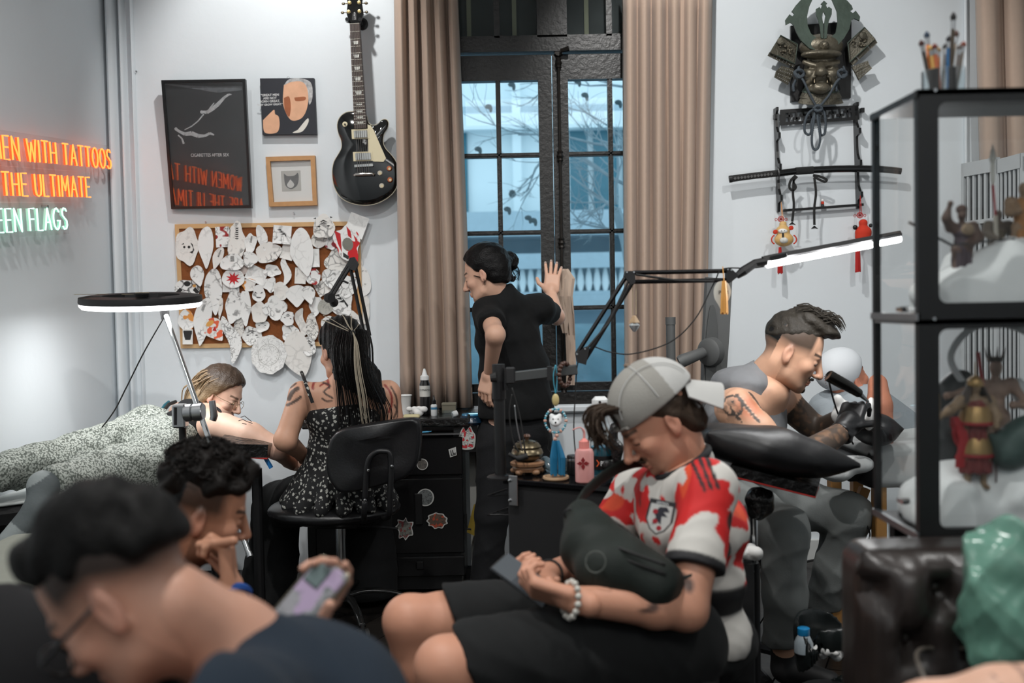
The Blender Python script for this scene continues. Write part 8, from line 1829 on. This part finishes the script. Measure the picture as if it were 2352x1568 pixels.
m_oak = mat('honey_wood',srgb(186,136,76),.5,var=.15,scale=20)
for x,Yl in ((2012,3.50),(1908,3.62),(2250,3.5),(1960,3.95)): obj('leg',MB().box((P(x,1,Yl).x,Yl,(zb-.08)/2),(.04,.05,zb-.08),bev=.004),m_oak,cb5)
obj('brace',MB().box((P(1945,1,3.7).x,3.72,.42),(.035,.03,.36),Matrix.Rotation(.35,3,'Y')),m_oak,cb5); obj('bolt',MB().ball(P(2012,1175,3.47),.008,8,6).ball(P(2012,1240,3.47),.008,8,6),m_chrome,cb5)
S = SDF(.03); S.ell(P(2010,985,3.45),(.075,.09,.055)); S.cap(P(2010,985,3.45),P(1972,988,3.45),.04,.006); S.cap(P(2010,985,3.45),P(2075,985,3.4),.04,.006); v,f,c = S.mesh(.006,noise=waves(95,7,(20,60),.003)); tag(org('pillow',[(v,f,c)],MATS['black_pvc_pillow']),'small black pillow on the striped client bed','pillow')
def towel(label,x,y,Y,seed,sx=.03,sz=.05):
    S = SDF(.012); r_ = random.Random(seed)
    for i in range(7): S.ell(P(x,y,Y)+V(r_.uniform(-sx,sx)*.7,r_.uniform(-.02,.02),r_.uniform(-sz,sz)*.8),(sx*.5,.014,sz*.42))
    v,f,c = S.mesh(.004,noise=waves(seed,9,(60,200),.004)); tag(org('paper_towel',[(v,f,c)],m_paper),label,'paper towel')
towel('crumpled white paper towel under the gloved fingers',1936,942,3.38,3); towel('crumpled paper towel strip beside the client skin',1998,950,3.36,4,.018,.06)
S = SDF(.02); S.ell(P(1915,1085,3.4),(.06,.05,.03)); S.ell(P(1955,1065,3.42),(.07,.06,.03)); v,f,c = S.mesh(.006,noise=waves(96,8,(20,80),.006)); tag(org('draped_cloth',[(v,f,c)],m_cloth('white_drape',(.6,.62,.62),var=.05)),'white cloth draped at the near corner of the striped bed','cloth')
cable('power_cable','black cables looping beside the wooden bed leg',[P(1965,1130,3.55),P(1985,1190,3.5),P(1998,1230,3.5),P(1975,1250,3.5),P(1962,1180,3.55)],.003)
cable('floor_cable','dark cable lying by the skirting board',[P(1840,1292,4.85),P(1880,1284,4.8),P(1930,1278,4.8),P(1960,1262,4.7)],.006)
# ---- capped man's stool and side cart --------------------------------------------
st6_ = thing('round_stool','round black padded stool under the capped man','stool',V(P(1480,1568,2.42).x,2.42,0)); c6 = V(P(1440,1,2.38).x,2.40,0); zs = P(1400,1512,2.3).z-.03
obj('seat',MB().lathe(c6+V(0,0,zs-.08),[(.02,0),(.18,.004),(.20,.03),(.195,.06),(.16,.078),(.02,.08)],36),m_leather,st6_,smooth=True); obj('column',MB().cyl(c6+V(0,0,.08),c6+V(0,0,zs-.07),.028,n=12),m_chrome,st6_)
for k in range(5): a = k*2*PI/5+.3; obj('foot',MB().tube([c6+V(0,0,.09),c6+V(math.cos(a)*.27,math.sin(a)*.27,.03)],.018,8),m_blackmetal,st6_)
Yc = 2.62; ct6 = thing('side_cart','black open sided cart tray behind the capped man','cart',V(P(1620,1,Yc).x,Yc+.1,0))
xa,xb = P(1530,1,Yc).x,P(1700,1,Yc).x; zr = P(1620,1500,Yc).z; zf = zr-.07
obj('shelf',MB().box(((xa+xb)/2,Yc+.12,zf-.01),(xb-xa,.28,.02)),m_black,ct6)
for nm,cc_,sz in (('front_lip',((xa+xb)/2,Yc-.02,zr-.035),(xb-xa,.012,.07)),('back_lip',((xa+xb)/2,Yc+.26,zr-.035),(xb-xa,.012,.07)),('end_lip',(xb-.006,Yc+.12,zr-.035),(.012,.27,.07)),('cart_body',((xa+xb)/2,Yc+.12,(zf-.02)/2),(xb-xa-.04,.24,zf-.02))): obj(nm,MB().box(cc_,sz),m_blackmat,ct6)
c = V(P(1566,1,Yc+.04).x,Yc+.05,zf); bs = thing('spray_bottle','small clear spray bottle with white trigger in the black cart','bottle',c)
obj('flask',MB().lathe(c,[(.036,0),(.040,.012),(.038,.034),(.026,.056),(.013,.066)],24),m_clear,bs,smooth=True); obj('liquid',MB().lathe(c,[(.034,.002),(.037,.012),(.035,.030),(.001,.031)],24),mat('clear_liquid',(.4,.5,.5),.05,trans=.8),bs,smooth=True); obj('cap',MB().lathe(c,[(.015,.064),(.015,.088),(.010,.094),(.009,.108)],18),m_white,bs,smooth=True)
obj('trigger_head',MB().tube(spline([c+V(-.028,0,.118),c+V(-.010,0,.128),c+V(.012,0,.122),c+V(.03,0,.104),c+V(.044,0,.082)],5),[.010]*8+[.008]*6+[.005]*6+[.003],10),m_white,bs,smooth='all')
c = V(P(1643,1,Yc+.1).x,Yc+.11,zf); gbx = thing('glove_box','white and grey glove box standing upright in the black cart','box',c); gR = Matrix.Rotation(.55,3,'Z')
obj('carton',MB().box(c+V(0,0,.085),(.075,.072,.17),gR,.002),mat('carton_white',(.55,.57,.57),.7,var=.05),gbx); obj('grey_face',MB().box(c+gR @ V(-.0378,0,.085),(.0006,.070,.166),gR),mat('carton_grey',(.16,.17,.17),.6,var=.2),gbx)
hp = [(-.012,-.05),(.0,-.052),(.012,-.03),(.016,-.01),(.02,.0),(.012,.002),(.004,-.008),(-.006,.004),(-.02,.02),(-.026,.014),(-.012,-.002),(-.022,-.006),(-.014,-.02)]
obj('printed_hand',MB().prism(hp,c+gR @ V(-.0385,.004,.085),gR @ V(0,-1,0),V(0,0,1),.0004),m_ink,gbx); obj('printed_text',text_mesh('NITRILE',.014,c+gR @ V(-.012,-.0366,.055),V(0,0,1),gR @ V(-1,0,0),.0003),mat('print_dim',(.25,.27,.27),.7),gbx); obj('open_flap',MB().box(c+V(.01,.0,.178),(.06,.05,.001),gR @ Matrix.Rotation(.3,3,'X')),mat('carton_white',(.55,.57,.57),.7),gbx); obj('slot',MB().box(c+V(0,0,.1705),(.035,.02,.001),gR),m_ink,gbx)
crumple('crumpled_tissue','white tissue on the black cart behind the capped man',V(P(1688,1,2.9).x,2.9,P(1,1320,2.9).z),.05,m_paper,15); tag(obj('black_cabinet',MB().box((P(1668,1,2.92).x,2.95,(P(1,1320,2.9).z)/2),(.11,.14,P(1,1320,2.9).z-.004),bev=.004),m_blackmat),'narrow black cabinet block holding a white tissue','cabinet')
# ---- bin ---------------------------------------------------------------------------
Yb = 3.02; cbn = V(P(1893,1,Yb).x,Yb,0); bn = thing('waste_bin','bin lined with a black bag full of crumpled tissue','waste bin',cbn); zr = P(1,1452,Yb).z
S = SDF(.02); S.cap(cbn+V(0,0,.06),cbn+V(0,0,zr-.05),.085,.105); S.cap(cbn+V(0,0,.12),cbn+V(0,0,zr+.3),.088,.088,sub=True,k=.01); S.cut(cbn+V(0,0,zr),(-.05,-.1,1)); v,f,c = S.mesh(.006,noise=waves(98,9,(14,60),.009)); org('bag_liner',[(v,f,c)],mat('black_bin_bag',(.014,.018,.018),.25,var=.3),bn)
obj('bin_base',MB().lathe(cbn,[(.08,0),(.085,.05),(.09,.10)],24),m_blackmat,bn)
for i,(x,y,r) in enumerate([(1890,1488,.04),(1925,1478,.045),(1955,1485,.04),(1908,1496,.035)]): crumple('crumpled_tissue',['crumpled tissue at the left of the bin','tallest crumpled tissue in the bin','crumpled tissue against the leather sofa side of the bin','crumpled tissue low at the bin front'][i],P(x,y+18,Yb-.01+.02*(i % 2)),r,m_paper,31+i,group='tissues in the bin')
c = P(1846,1500,Yb-.02); bottle('plastic_bottle','small pale bottle with bright blue cap standing in the bin',c,[(.024,0),(.028,.004),(.028,.034),(.020,.052),(.016,.058)],mat('pale_bottle',(.45,.53,.58),.35,trans=.2),[('cap',[(.0175,.057),(.0185,.059),(.0185,.078),(.016,.080)],mat('sky_blue_cap',(.015,.28,.62),.35))])
# ---- display cabinet --------------------------------------------------------------------
F0,F1 = P(2100,720,1.95),P(2018,720,2.32); vz0,vz1 = P(2100,1245,1.95).z,P(2100,205,1.95).z; vx0 = F0.x+.008; vx1 = vx0+.62; vy0,vy1 = 1.95,2.20
vt = thing('display_cabinet','black framed glass display cabinet with two tiers of figurines','display cabinet',V((vx0+vx1)/2,2.08,0)); m_vg = glass('cabinet_glass',(.98,.985,.985),.0,1.5,.6); m_vf = mat('cabinet_black',(.006,.0065,.007),.4,var=.15)
zs1,zs0 = P(2100,705,1.95).z,P(2100,756,1.95).z
def face_frame(za,zb_):   # panel with a round cornered opening
    w = vx1-vx0; h = zb_-za; out = [(0,0),(w,0),(w,h),(0,h)]; l = M(1.95)*48; inn = [(x+w/2+.0,y+h/2) for x,y in roundrect(w-2*l,h-2*M(1.95)*30,.016,4)]
    mb = MB(); n = len(inn); o = V(vx0,vy0,za)
    cor = [(w,h),(0,h),(0,0),(w,0)]; k = n//4
    a = [o+V(x,0,y) for x,y in inn]; c_ = [o+V(x,0,y) for x,y in cor]; vs = a+c_; fs = []
    for q in range(4):
        for i in range(k-1): fs.append((q*k+i,n+q,q*k+i+1))
        fs.append((q*k+k-1,n+q,n+(q+1) % 4,((q+1) % 4)*k))
    nb = len(vs); vs2 = [p+V(0,.018,0) for p in vs]; fs2 = [tuple(i+nb for i in f[::-1]) for f in fs]+[(i,(i+1) % n,nb+(i+1) % n,nb+i) for i in range(n)]+[(n+i,nb+n+i,nb+n+(i+1) % 4,n+(i+1) % 4) for i in range(4)]
    return mb.add(vs+vs2,fs+fs2)
obj('upper_frame',face_frame(zs1-M(1.95)*22,vz1),m_vf,vt); obj('lower_frame',face_frame(vz0,zs1-M(1.95)*22),m_vf,vt)
obj('front_pane',MB().box(((vx0+vx1)/2,vy0+.020,(vz0+vz1)/2),(vx1-vx0-.02,.003,vz1-vz0-.02)),m_vg,vt); obj('side_pane',MB().box((vx0+.004,(vy0+vy1)/2,(vz0+vz1)/2),(.003,vy1-vy0-.02,vz1-vz0-.02)),m_vg,vt); obj('back_pane',MB().box(((vx0+vx1)/2,vy1-.006,(vz0+vz1)/2),(vx1-vx0,.003,vz1-vz0)),m_vg,vt)
for z in (vz0+.006,zs1-.03,vz1-.006): obj('shelf',MB().box(((vx0+vx1)/2,(vy0+vy1)/2,z),(vx1-vx0,vy1-vy0,.010)),m_vf if z != zs1-.03 else mat('shelf_board',(.2,.2,.2),.5),vt)
for y in (vy1-.008,):
    for x in (vx0+.007,vx1-.007): obj('rear_post',MB().box((x,y,(vz0+vz1)/2),(.014,.014,vz1-vz0)),m_vf,vt)
for z in (zs1-.02,vz1-.01,vz0+.01): obj('side_rail',MB().box((vx0,(vy0+vy1)/2,z),(.008,vy1-vy0,.014)),m_steel if z != vz1-.01 else m_vf,vt)
for z in (zs1-.005,vz0+.07): obj('latch',MB().cyl((vx0-.012,vy0+.06,z),(vx0+.004,vy0+.06,z),.006,n=10).box((vx0-.01,vy0+.06,z),(.01,.03,.008)),m_chrome,vt)
for x,y in ((2148,207),(2146,732),(2150,1236)): obj('screw',MB().lathe(P(x,y,vy0-.0005),[(.004,0),(.003,.002)],10,axis=(0,-1,0)),m_chrome,vt)
for sx in (.04,.58):
    for y in (vy0+.04,vy1-.04): obj('stand_leg',MB().box((vx0+sx,y,vz0/2),(.03,.03,vz0)),m_vf,vt)
# cotton clouds
m_cot = mat('cotton_wool',(.74,.77,.77),.95,var=.08,scale=30,sheen=.3); zA,zB = zs1-.025,vz0+.012
for lab,zz_,pts in (('fluffy white cotton cloud on the upper cabinet tier',zA,[(2160,665,.05),(2230,660,.07),(2290,640,.08),(2350,620,.09),(2420,625,.09)]),('fluffy white cotton cloud on the lower cabinet tier',zB,[(2165,1165,.06),(2230,1160,.08),(2310,1150,.09),(2370,1130,.10),(2200,1120,.05)])):
    S = SDF(.04)
    for (x,y,r) in pts: q = P(x,y,2.06); S.ell((q.x,2.075,max(q.z,zz_+.02)),(r,.095,r*.75)); S.ell((q.x,2.075,zz_+.02),(r,.10,.03))
    S.cut((0,0,zz_),(0,0,-1)); S.cut((vx0+.012,0,0),(-1,0,0)); S.cut((0,vy0+.026,0),(0,-1,0)); S.cut((0,vy1-.014,0),(0,1,0)); S.cut((vx1-.012,0,0),(1,0,0)); v,f,c = S.mesh(.007,noise=waves(111,14,(30,120),.014)); v = np.maximum(v,[vx0+.01,vy0+.025,zz_]); v[:,1] = np.minimum(v[:,1],vy1-.012); v[:,0] = np.minimum(v[:,0],vx1-.012); tag(org('cotton_cloud',[(v,f,c)],m_cot),lab,'cotton wool')
# figurines
def fig(label,base,H,cols,arms,extra=None,seed=0,robe=True):
    t = thing('figurine',label,'figurine',base,'figurines in the display cabinet'); u = H/1.75; b = V(base); q = lambda x,y,z: b+V(x,y,z)*u
    S = SDF(.03*u); torso(S,q(0,0,.95),q(0,0,1.45),q(-.22,0,1.38),q(.22,0,1.38),.15,.17,.11,.13,.07,sc=u); S.ell(q(0,-.01,1.62),(.085*u,.10*u,.12*u)); S.cap(q(0,0,1.45),q(0,0,1.58),.05*u)
    for s_ in (-1,1): limb(S,[q(s_*.10,0,.92),q(s_*.13,-.05,.5),q(s_*.13,0,.08)],[.09*u,.065*u,.05*u]); S.cap(q(s_*.13,0,.05),q(s_*.13,-.14,.03),.05*u,.04*u)
    for s_,(ex,hx) in zip((-1,1),arms): limb(S,[q(s_*.24,0,1.38),q(*ex),q(*hx)],[.065*u,.05*u,.045*u]); S.ell(q(*hx),.055*u)
    v,f,c = S.mesh(.0022,base=cols[0],noise=waves(seed+200,6,(120,400),.0006)); org('body',[(v,f,c)],mat('figure_%d' % seed,cols[0],.6,var=.5,scale=60),t)
    if robe:
        S = SDF(.03*u); torso(S,q(0,0,.95),q(0,0,1.40),q(-.22,0,1.36),q(.22,0,1.36),.2,.2,.14,.17,.09,sc=u); S.cap(q(0,0,.95),q(0,0,.28),.17*u,.24*u); S.cut(q(0,0,.25),(0,0,-1)); v,f,c = S.mesh(.0025,noise=lambda X: .0022*np.sin(np.arctan2(X[...,0]-b.x,X[...,1]-b.y)*9)*(X[...,2] < b.z+.9*u)+waves(seed+300,7,(120,400),.001)(X)); org('robe',[(v,f,c)],mat('robe_%d' % seed,cols[1],.7,var=.55,scale=70),t)
    if extra: extra(t,q,u)
    return t
m_brz = mat('figure_bronze',(.33,.21,.08),.35,metal=.6,var=.4); m_cr = mat('figure_crimson',(.30,.008,.012),.6,var=.3)
def general(t,q,u):
    obj('helmet',MB().lathe(q(0,0,1.66),[(.12*u,-.04*u),(.13*u,0),(.11*u,.07*u),(.05*u,.12*u),(.015*u,.14*u),(.008*u,.34*u),(.001,.36*u)],18),m_brz,t,smooth=True); rows = [[q(math.sin(a)*w,math.cos(a)*w*.8,z) for a in [(-2.4+4.8*k/12) for k in range(13)]] for z,w in ((1.66,.12),(1.5,.2),(1.38,.27))]; obj('neck_guard',MB().grid(rows,.002),mat('dark_leather_guard',(.035,.022,.014),.6),t,smooth=True)
    for z,w,mm in ((1.22,.24,m_brz),(.72,.24,m_brz)): obj('armour_skirt',MB().lathe(q(0,0,z-.15),[(w*u*1.1,0),(w*u,.12*u),(w*u*.8,.24*u)],20),mm,t,smooth=True)
    for z in (1.07,.56): obj('red_fringe',MB().lathe(q(0,0,z-.05),[(.27*u,0),(.275*u,.02*u),(.26*u,.05*u)],24),m_cr,t,smooth=True)
    obj('red_sash',MB().grid([[q(-.30-.10*math.sin(k*.8+i),-.06+.05*math.sin(i*2),1.15-k*.13) for i in range(4)] for k in range(6)],.003).grid([[q(-.34+.05*i+.03*math.sin(k),-.10,.95-k*.12) for i in range(4)] for k in range(6)],.003),m_cr,t,smooth=True)
    obj('sword',MB().box(q(.28,-.10,.55),(.02*u,.02*u,.9*u)),mat('dark_red_blade',(.05,.012,.012),.4),t)
    pg = MB()
    for k in range(7): pg.lathe(q(-.62,-.05,1.18+k*.05),[(.055*u-k*.002*u,0),(.06*u-k*.003*u,.015*u),(.035*u,.02*u),(.034*u,.05*u)],10)
    obj('gold_pagoda',pg,m_brz,t,smooth=True)
fig('red robed golden armoured figurine holding a small pagoda',V(P(2238,1,2.03).x,2.03,P(2238,1120,2.03).z),.225,((.25,.17,.10),(.16,.02,.018)),(((-.42,-.05,1.25),(-.60,-.05,1.15)),((.30,-.1,1.15),(.22,-.22,1.0))),general,1)
def king(t,q,u):
    cr = MB().lathe(q(0,0,1.70),[(.10*u,0),(.11*u,.06*u),(.10*u,.07*u)],14)
    for k in range(7): a = k*2*PI/7; cr.cyl(q(math.cos(a)*.1,math.sin(a)*.1,1.76),q(math.cos(a)*.14,math.sin(a)*.14,1.9),.02*u,.004*u,n=6)
    obj('crown',cr,mat('dark_crown',(.05,.04,.03),.4,metal=.5),t); obj('white_ribbon',MB().tube(spline([q(-.30,.05,1.25),q(-.62,.0,1.75),q(-.35,.0,2.15),q(.10,.0,2.22),q(.55,.0,2.0),q(.66,-.05,1.5)],7),.05*u,8,flat=.25,up=(0,1,0)),mat('ribbon_white',(.62,.65,.65),.6),t,smooth='all'); obj('white_sleeve',MB().ball(q(-.30,0,1.36),(.12*u,.1*u,.12*u),12,8).ball(q(.32,0,1.3),(.10*u,.1*u,.17*u),12,8),MATS['ribbon_white'],t,smooth='all'); obj('red_staff',MB().cyl(q(-.22,-.2,1.0),q(-.34,-.22,1.85),.028*u,n=8),m_cr,t)
fig('bare chested crowned figurine with arching white ribbon behind the red general',V(P(2285,1,2.13).x,2.13,P(2285,1110,2.13).z),.27,((.30,.20,.15),(.30,.29,.26)),(((-.45,-.05,1.28),(-.72,-.12,1.25)),((.38,-.15,1.1),(.12,-.25,1.12))),king,2,robe=False)
def archer(t,q,u):
    obj('spear',MB().cyl(q(-1.1,-.05,1.5),q(-.25,-.15,1.0),.028*u,n=8).cyl(q(-.25,-.2,1.02),q(1.0,-.15,1.12),.022*u,n=8),m_blackmat,t); obj('beast_mask',MB().ball(q(.06,-.12,1.32),(.14*u,.08*u,.13*u),10,7).ball(q(0,-.19,1.33),(.03*u,.02*u,.03*u),6,4),mat('mask_bone',(.30,.22,.14),.7,var=.4,scale=80),t,smooth='all'); obj('topknot',MB().ball(q(0,.02,1.74),(.11*u,.12*u,.10*u),10,7),mat('figure_hair',(.06,.03,.02),.7),t,smooth='all')
fig('dark skinned warrior figurine with spear leaping over the cotton',V(P(2208,1,2.03).x,2.03,P(2208,678,2.03).z),.175,((.09,.05,.035),(.055,.035,.045)),(((-.36,-.1,1.55),(-.30,-.15,1.85)),((.30,-.1,1.15),(.1,-.25,1.05))),archer,3)
def lancer(t,q,u): obj('lance',MB().cyl(q(-.12,-.2,.2),q(-.16,-.2,1.6),.05*u,.06*u,n=8),mat('bone_shaft',(.5,.47,.4),.6),t); obj('red_shaft',MB().cyl(q(-.16,-.2,1.6),q(-.22,-.2,2.3),.03*u,n=8),m_cr,t); obj('lance_blade',MB().lathe(q(-.22,-.2,2.3),[(.03*u,0),(.055*u,.12*u),(.05*u,.5*u),(.09*u,.6*u),(.002*u,.95*u)],8),mat('pale_blade',(.55,.55,.5),.3),t)
fig('pale furred warrior figurine with tall red lance in the upper tier',V(P(2292,1,2.12).x,2.12,P(2292,655,2.12).z),.16,((.16,.13,.10),(.20,.17,.12)),(((-.30,-.1,1.2),(-.16,-.2,1.1)),((.35,-.05,1.2),(.5,-.15,1.25))),lancer,4)
fig('ochre robed figurine at the cut right end of the upper tier',V(P(2350,1,2.07).x,2.07,P(2350,640,2.07).z),.20,((.25,.16,.09),(.34,.15,.04)),(((-.30,-.1,1.2),(-.2,-.25,1.2)),((.3,-.1,1.2),(.2,-.2,1.1))),None,5)
S = SDF(.02); S.ell(P(2195,960,2.15),(.045,.026,.09)); S.ell(P(2185,1010,2.15),(.04,.026,.075)); S.ell(P(2210,900,2.15),(.045,.026,.045)); v,f,c = S.mesh(.006,noise=waves(121,9,(40,140),.008)); v[:,2] = np.maximum(v[:,2],zB); tag(org('rock_scenery',[(v,f,c)],mat('dark_rock',(.03,.033,.033),.5,var=.5)),'dark wrapped rock scenery behind the red general figurine','rock')
S = SDF(.02); S.chain([P(2275,1000,2.02),P(2310,1030,2.02),P(2352,1010,2.02),P(2420,980,2.02)],[.01,.035,.04,.04]); v,f,c = S.mesh(.005,noise=waves(122,8,(30,90),.004)); tag(org('green_drapery',[(v,f,c)],mat('green_fabric',(.035,.07,.06),.6,var=.5)),'dark green sculpted drapery at the right of the lower tier','sculpture')
# brush pot
cpt = V(P(2168,200,2.07).x,2.07,vz1); bpt = thing('brush_pot','clear plastic pot with dark bands on top of the cabinet','pot',cpt); obj('pot_wall',MB().lathe(cpt,[(.041,0),(.043,.002),(.043,.062),(.041,.062),(.041,.004),(.001,.003)],28),m_clear,bpt,smooth=True)
for a,w in ((3.6,.5),(4.5,.35),(2.9,.3)): obj('dark_band',MB().grid([[cpt+V(math.cos(a+w*t/4)*.0436,math.sin(a+w*t/4)*.0436,z) for t in range(5)] for z in (.003,.060)],.0004),mat('smoked_band',(.03,.03,.03),.2),bpt)
BR = [(2115,92,(.04,.035,.03),(.06,.02,.015)),(2128,72,(.75,.22,.04),(.03,.05,.08)),(2190,28,(.05,.035,.02),(.015,.015,.015)),(2180,82,(.02,.12,.28),(.02,.02,.025)),(2197,70,(.5,.4,.3),(.08,.04,.03)),(2214,95,(.3,.25,.2),(.2,.06,.04)),(2146,100,(.45,.12,.05),(.15,.03,.02)),(2155,108,(.6,.25,.08),(.3,.2,.1)),(2136,104,(.6,.35,.1),(.5,.3,.1)),(2205,102,(.15,.13,.12),(.12,.1,.09)),(2172,100,(.2,.2,.2),(.05,.05,.05))]
LB = ['short dark paint brush leaning far left in the pot','orange handled brush with blue tip','tallest thin brush leaning right in the pot','blue handled brush in the pot','thick brown tipped wooden brush','rightmost short brush with red tip','rust red brush left of centre','amber ferruled brush in the pot centre','yellow wooden brush at the pot left','grey brush low at the pot right','dark brush behind the blue brush']
for i,(x,y,h_,t_) in enumerate(BR):
    a = V(cpt.x+(x-2168)*M(2.07)*.45,2.07+.015*math.sin(i*2),cpt.z+.006); e = P(x,y,2.07+.02*math.sin(i*2)); br9 = thing('paint_brush',LB[i],'paint brush',a,'brushes in the pot'); d = e-a
    obj('handle',MB().tube([a,a+d*.55,a+d*.80],[.003,.0045,.0042],8),mat('brush_handle_%d' % i,h_,.4),br9); obj('ferrule',MB().tube([a+d*.80,a+d*.90],[.0045,.0048],8),m_steel,br9); obj('bristles',MB().tube([a+d*.90,a+d*.95,e],[.005,.0065,.0015],8),mat('bristle_%d' % i,t_,.8),br9)
# ---- metal folding gate behind the cabinet -------------------------------------------------
fg_ = thing('folding_gate','grey metal folding gate with slim vertical bars behind the cabinet','gate',V(2.35,4.3,0)); m_gm = mat('gate_grey',(.42,.44,.45),.5,var=.06)
pan_ = [P(2212,375,4.55),P(2292,362,4.35),P(2352,356,4.15),P(2440,346,3.95)]
m_gd = mat('gate_dark',(.015,.017,.018),.6)
for a,b in zip(pan_[:-1],pan_[1:]):
    zt_ = (a.z+b.z)/2; a0,b0 = V(a.x,a.y,0),V(b.x,b.y,0); d = (b0-a0); w = d.length; d.normalize(); R = Matrix(((d.x,-d.y,0),(d.y,d.x,0),(0,0,1)))
    obj('back_panel',MB().box((a0+b0)/2+V(0,.02,zt_/2),(w-.01,.004,zt_-.02),R),m_gd,fg_); obj('top_rail',MB().box((a0+b0)/2+V(0,0,zt_-.03),(w-.006,.02,.06),R),m_gm,fg_); obj('mid_rail',MB().box((a0+b0)/2+V(0,0,zt_-.27),(w-.01,.016,.018),R),m_gm,fg_); obj('low_rail',MB().box((a0+b0)/2+V(0,0,.9),(w-.01,.016,.03),R),m_gm,fg_)
    for t in (.03,.97): obj('stile',MB().box(a0+d*(w*t)+V(0,0,zt_/2),(.016,.02,zt_),R),m_gm,fg_)
    for t in range(1,6): obj('bar',MB().box(a0+d*(w*t/6)+V(0,0,zt_/2-.02),(.012,.012,zt_-.08),R),m_gm,fg_)
# ---- leather armchair --------------------------------------------------------------------------
Ys = 1.82; sf_ = thing('leather_sofa','dark brown button tufted leather sofa at the right edge','sofa',V(P(2200,1,Ys).x,1.6,0)); m_lt = mat('dark_brown_leather',(.024,.018,.016),.34,var=.35,scale=10,bump=.10,bscale=45)
sx0,sx1 = P(1978,1300,Ys).x,P(2700,1300,Ys).x; szt = P(2050,1266,Ys).z
NX,NZ = 70,44; rows = []; bt = [(2154,1352),(2085,1470),(2224,1470),(2010,1360),(2298,1352),(2440,1352),(2368,1470)]
bw = [P(x,y,Ys-.03) for x,y in bt]
for i in range(NZ):
    t = i/(NZ-1); row = []
    for j in range(NX):
        s = j/(NX-1); x = sx0+(sx1-sx0)*s; z = szt-.72*t
        edge = min(1,(x-sx0)/.045,1); rx = 1-(1-max(0,min(1,(x-sx0)/.06)))**2; rz = 1-(1-min(1,t*.72/.07))**2
        y = Ys-.075*(max(0,rx)**.5)*(max(0,rz)**.5)
        for b in bw:
            dd = math.hypot(x-b.x,z-b.z); y += .045*math.exp(-(dd/.028)**2)
            for sx_,sz_ in ((1,1),(-1,1),(1,-1),(-1,-1)):
                u = ((x-b.x)*sx_*.58+(z-b.z)*sz_*.81); w = abs((x-b.x)*sx_*.81-(z-b.z)*sz_*.58)
                if 0 < u < .085: y += .016*math.exp(-(w/.008)**2)*(1-u/.10)
        row.append(V(x,y,z))
    rows.append(row)
obj('tufted_back',MB().grid(rows[::-1],.0),m_lt,sf_,smooth='all')
S = SDF(.02); S.box(((sx0+sx1)/2,Ys+.07,szt/2),((sx1-sx0)/2,.075,szt/2),None,.04); v,f,c = S.mesh(.012); org('back_frame',[(v,f,c)],m_lt,sf_)
S = SDF(.03); S.box(((sx0+sx1)/2+.12,1.48,.28),((sx1-sx0)/2-.08,.30,.16),None,.05); v,f,c = S.mesh(.012,noise=waves(131,6,(8,24),.004)); se = org('seat_cushion',[(v,f,c)],m_lt,sf_); obj('base',MB().box(((sx0+sx1)/2,1.58,.07),(sx1-sx0,.5,.14)),m_lt,sf_)
obj('piping',MB().tube(spline([P(2128,1568,1.45),P(2112,1530,1.55),P(2105,1505,1.7),P(2118,1490,1.75),P(2160,1487,1.76),P(2240,1490,1.76)],6),.004,6),mat('worn_piping',(.10,.085,.07),.5),se,smooth='all')
for b in bw[:3]: obj('button',MB().ball(b+V(0,.012,0),(.012,.008,.012),10,6),m_lt,sf_,smooth='all')
# ---- green plastic bag ---------------------------------------------------------------------------
S = SDF(.03); gY = 1.66
for (x,y,rx,rz) in [(2300,1290,.06,.055),(2320,1370,.075,.07),(2290,1400,.06,.06),(2330,1450,.07,.06),(2270,1480,.035,.04),(2400,1400,.10,.11)]: S.ell(P(x,y,gY),(rx,.07,rz))
S.cap(P(2300,1270,gY),P(2318,1222,gY),.035,.028); S.cap(P(2250,1255,gY),P(2320,1215,gY),.02,.012); S.cap(P(2240,1520,gY),P(2290,1470,gY),.02,.04)
v,f,c = S.mesh(.006,noise=lambda X: folds(145,(10,26),.034)(X)+folds(148,(24,60),.010)(X))
gmm = mat('green_film',(.19,.40,.31),.2,var=.35,scale=14,alpha=.68); gb9 = org('plastic_bag',[(v,f,c)],gmm); tag(gb9,'full translucent green plastic bag on the leather sofa','bag')
# ---- sofa at far left ----------------------------------------------------------------------------------
S = SDF(.04); S.box((P(-40,1400,2.75).x,2.9,.22),(.22,.35,.22),None,.06); S.box((P(-40,1300,2.75).x-.02,2.95,.44),(.19,.35,.14),None,.06); v,f,c = S.mesh(.014,noise=waves(151,5,(6,20),.006)); tag(org('grey_pouf',[(v,f,c)],m_cloth('sage_grey_fabric',(.27,.28,.24),var=.1)),'pale grey green upholstered seat at the lower left edge','seat')
S = SDF(.04); S.ell(P(0,1490,1.55),(.085,.10,.10)); S.ell(P(50,1620,1.5),(.15,.13,.14)); S.cap(P(60,1620,1.5),V(P(60,1620,1.5).x,1.5,.12),.15,.16); v,f,c = S.mesh(.012,noise=waves(152,6,(8,30),.006)); v[:,2] = np.maximum(v[:,2],.001); tag(org('black_backpack',[(v,f,c)],m_cloth('black_nylon',(.006,.006,.007))),'black bulky bag in the shadow at the lower left corner','bag')
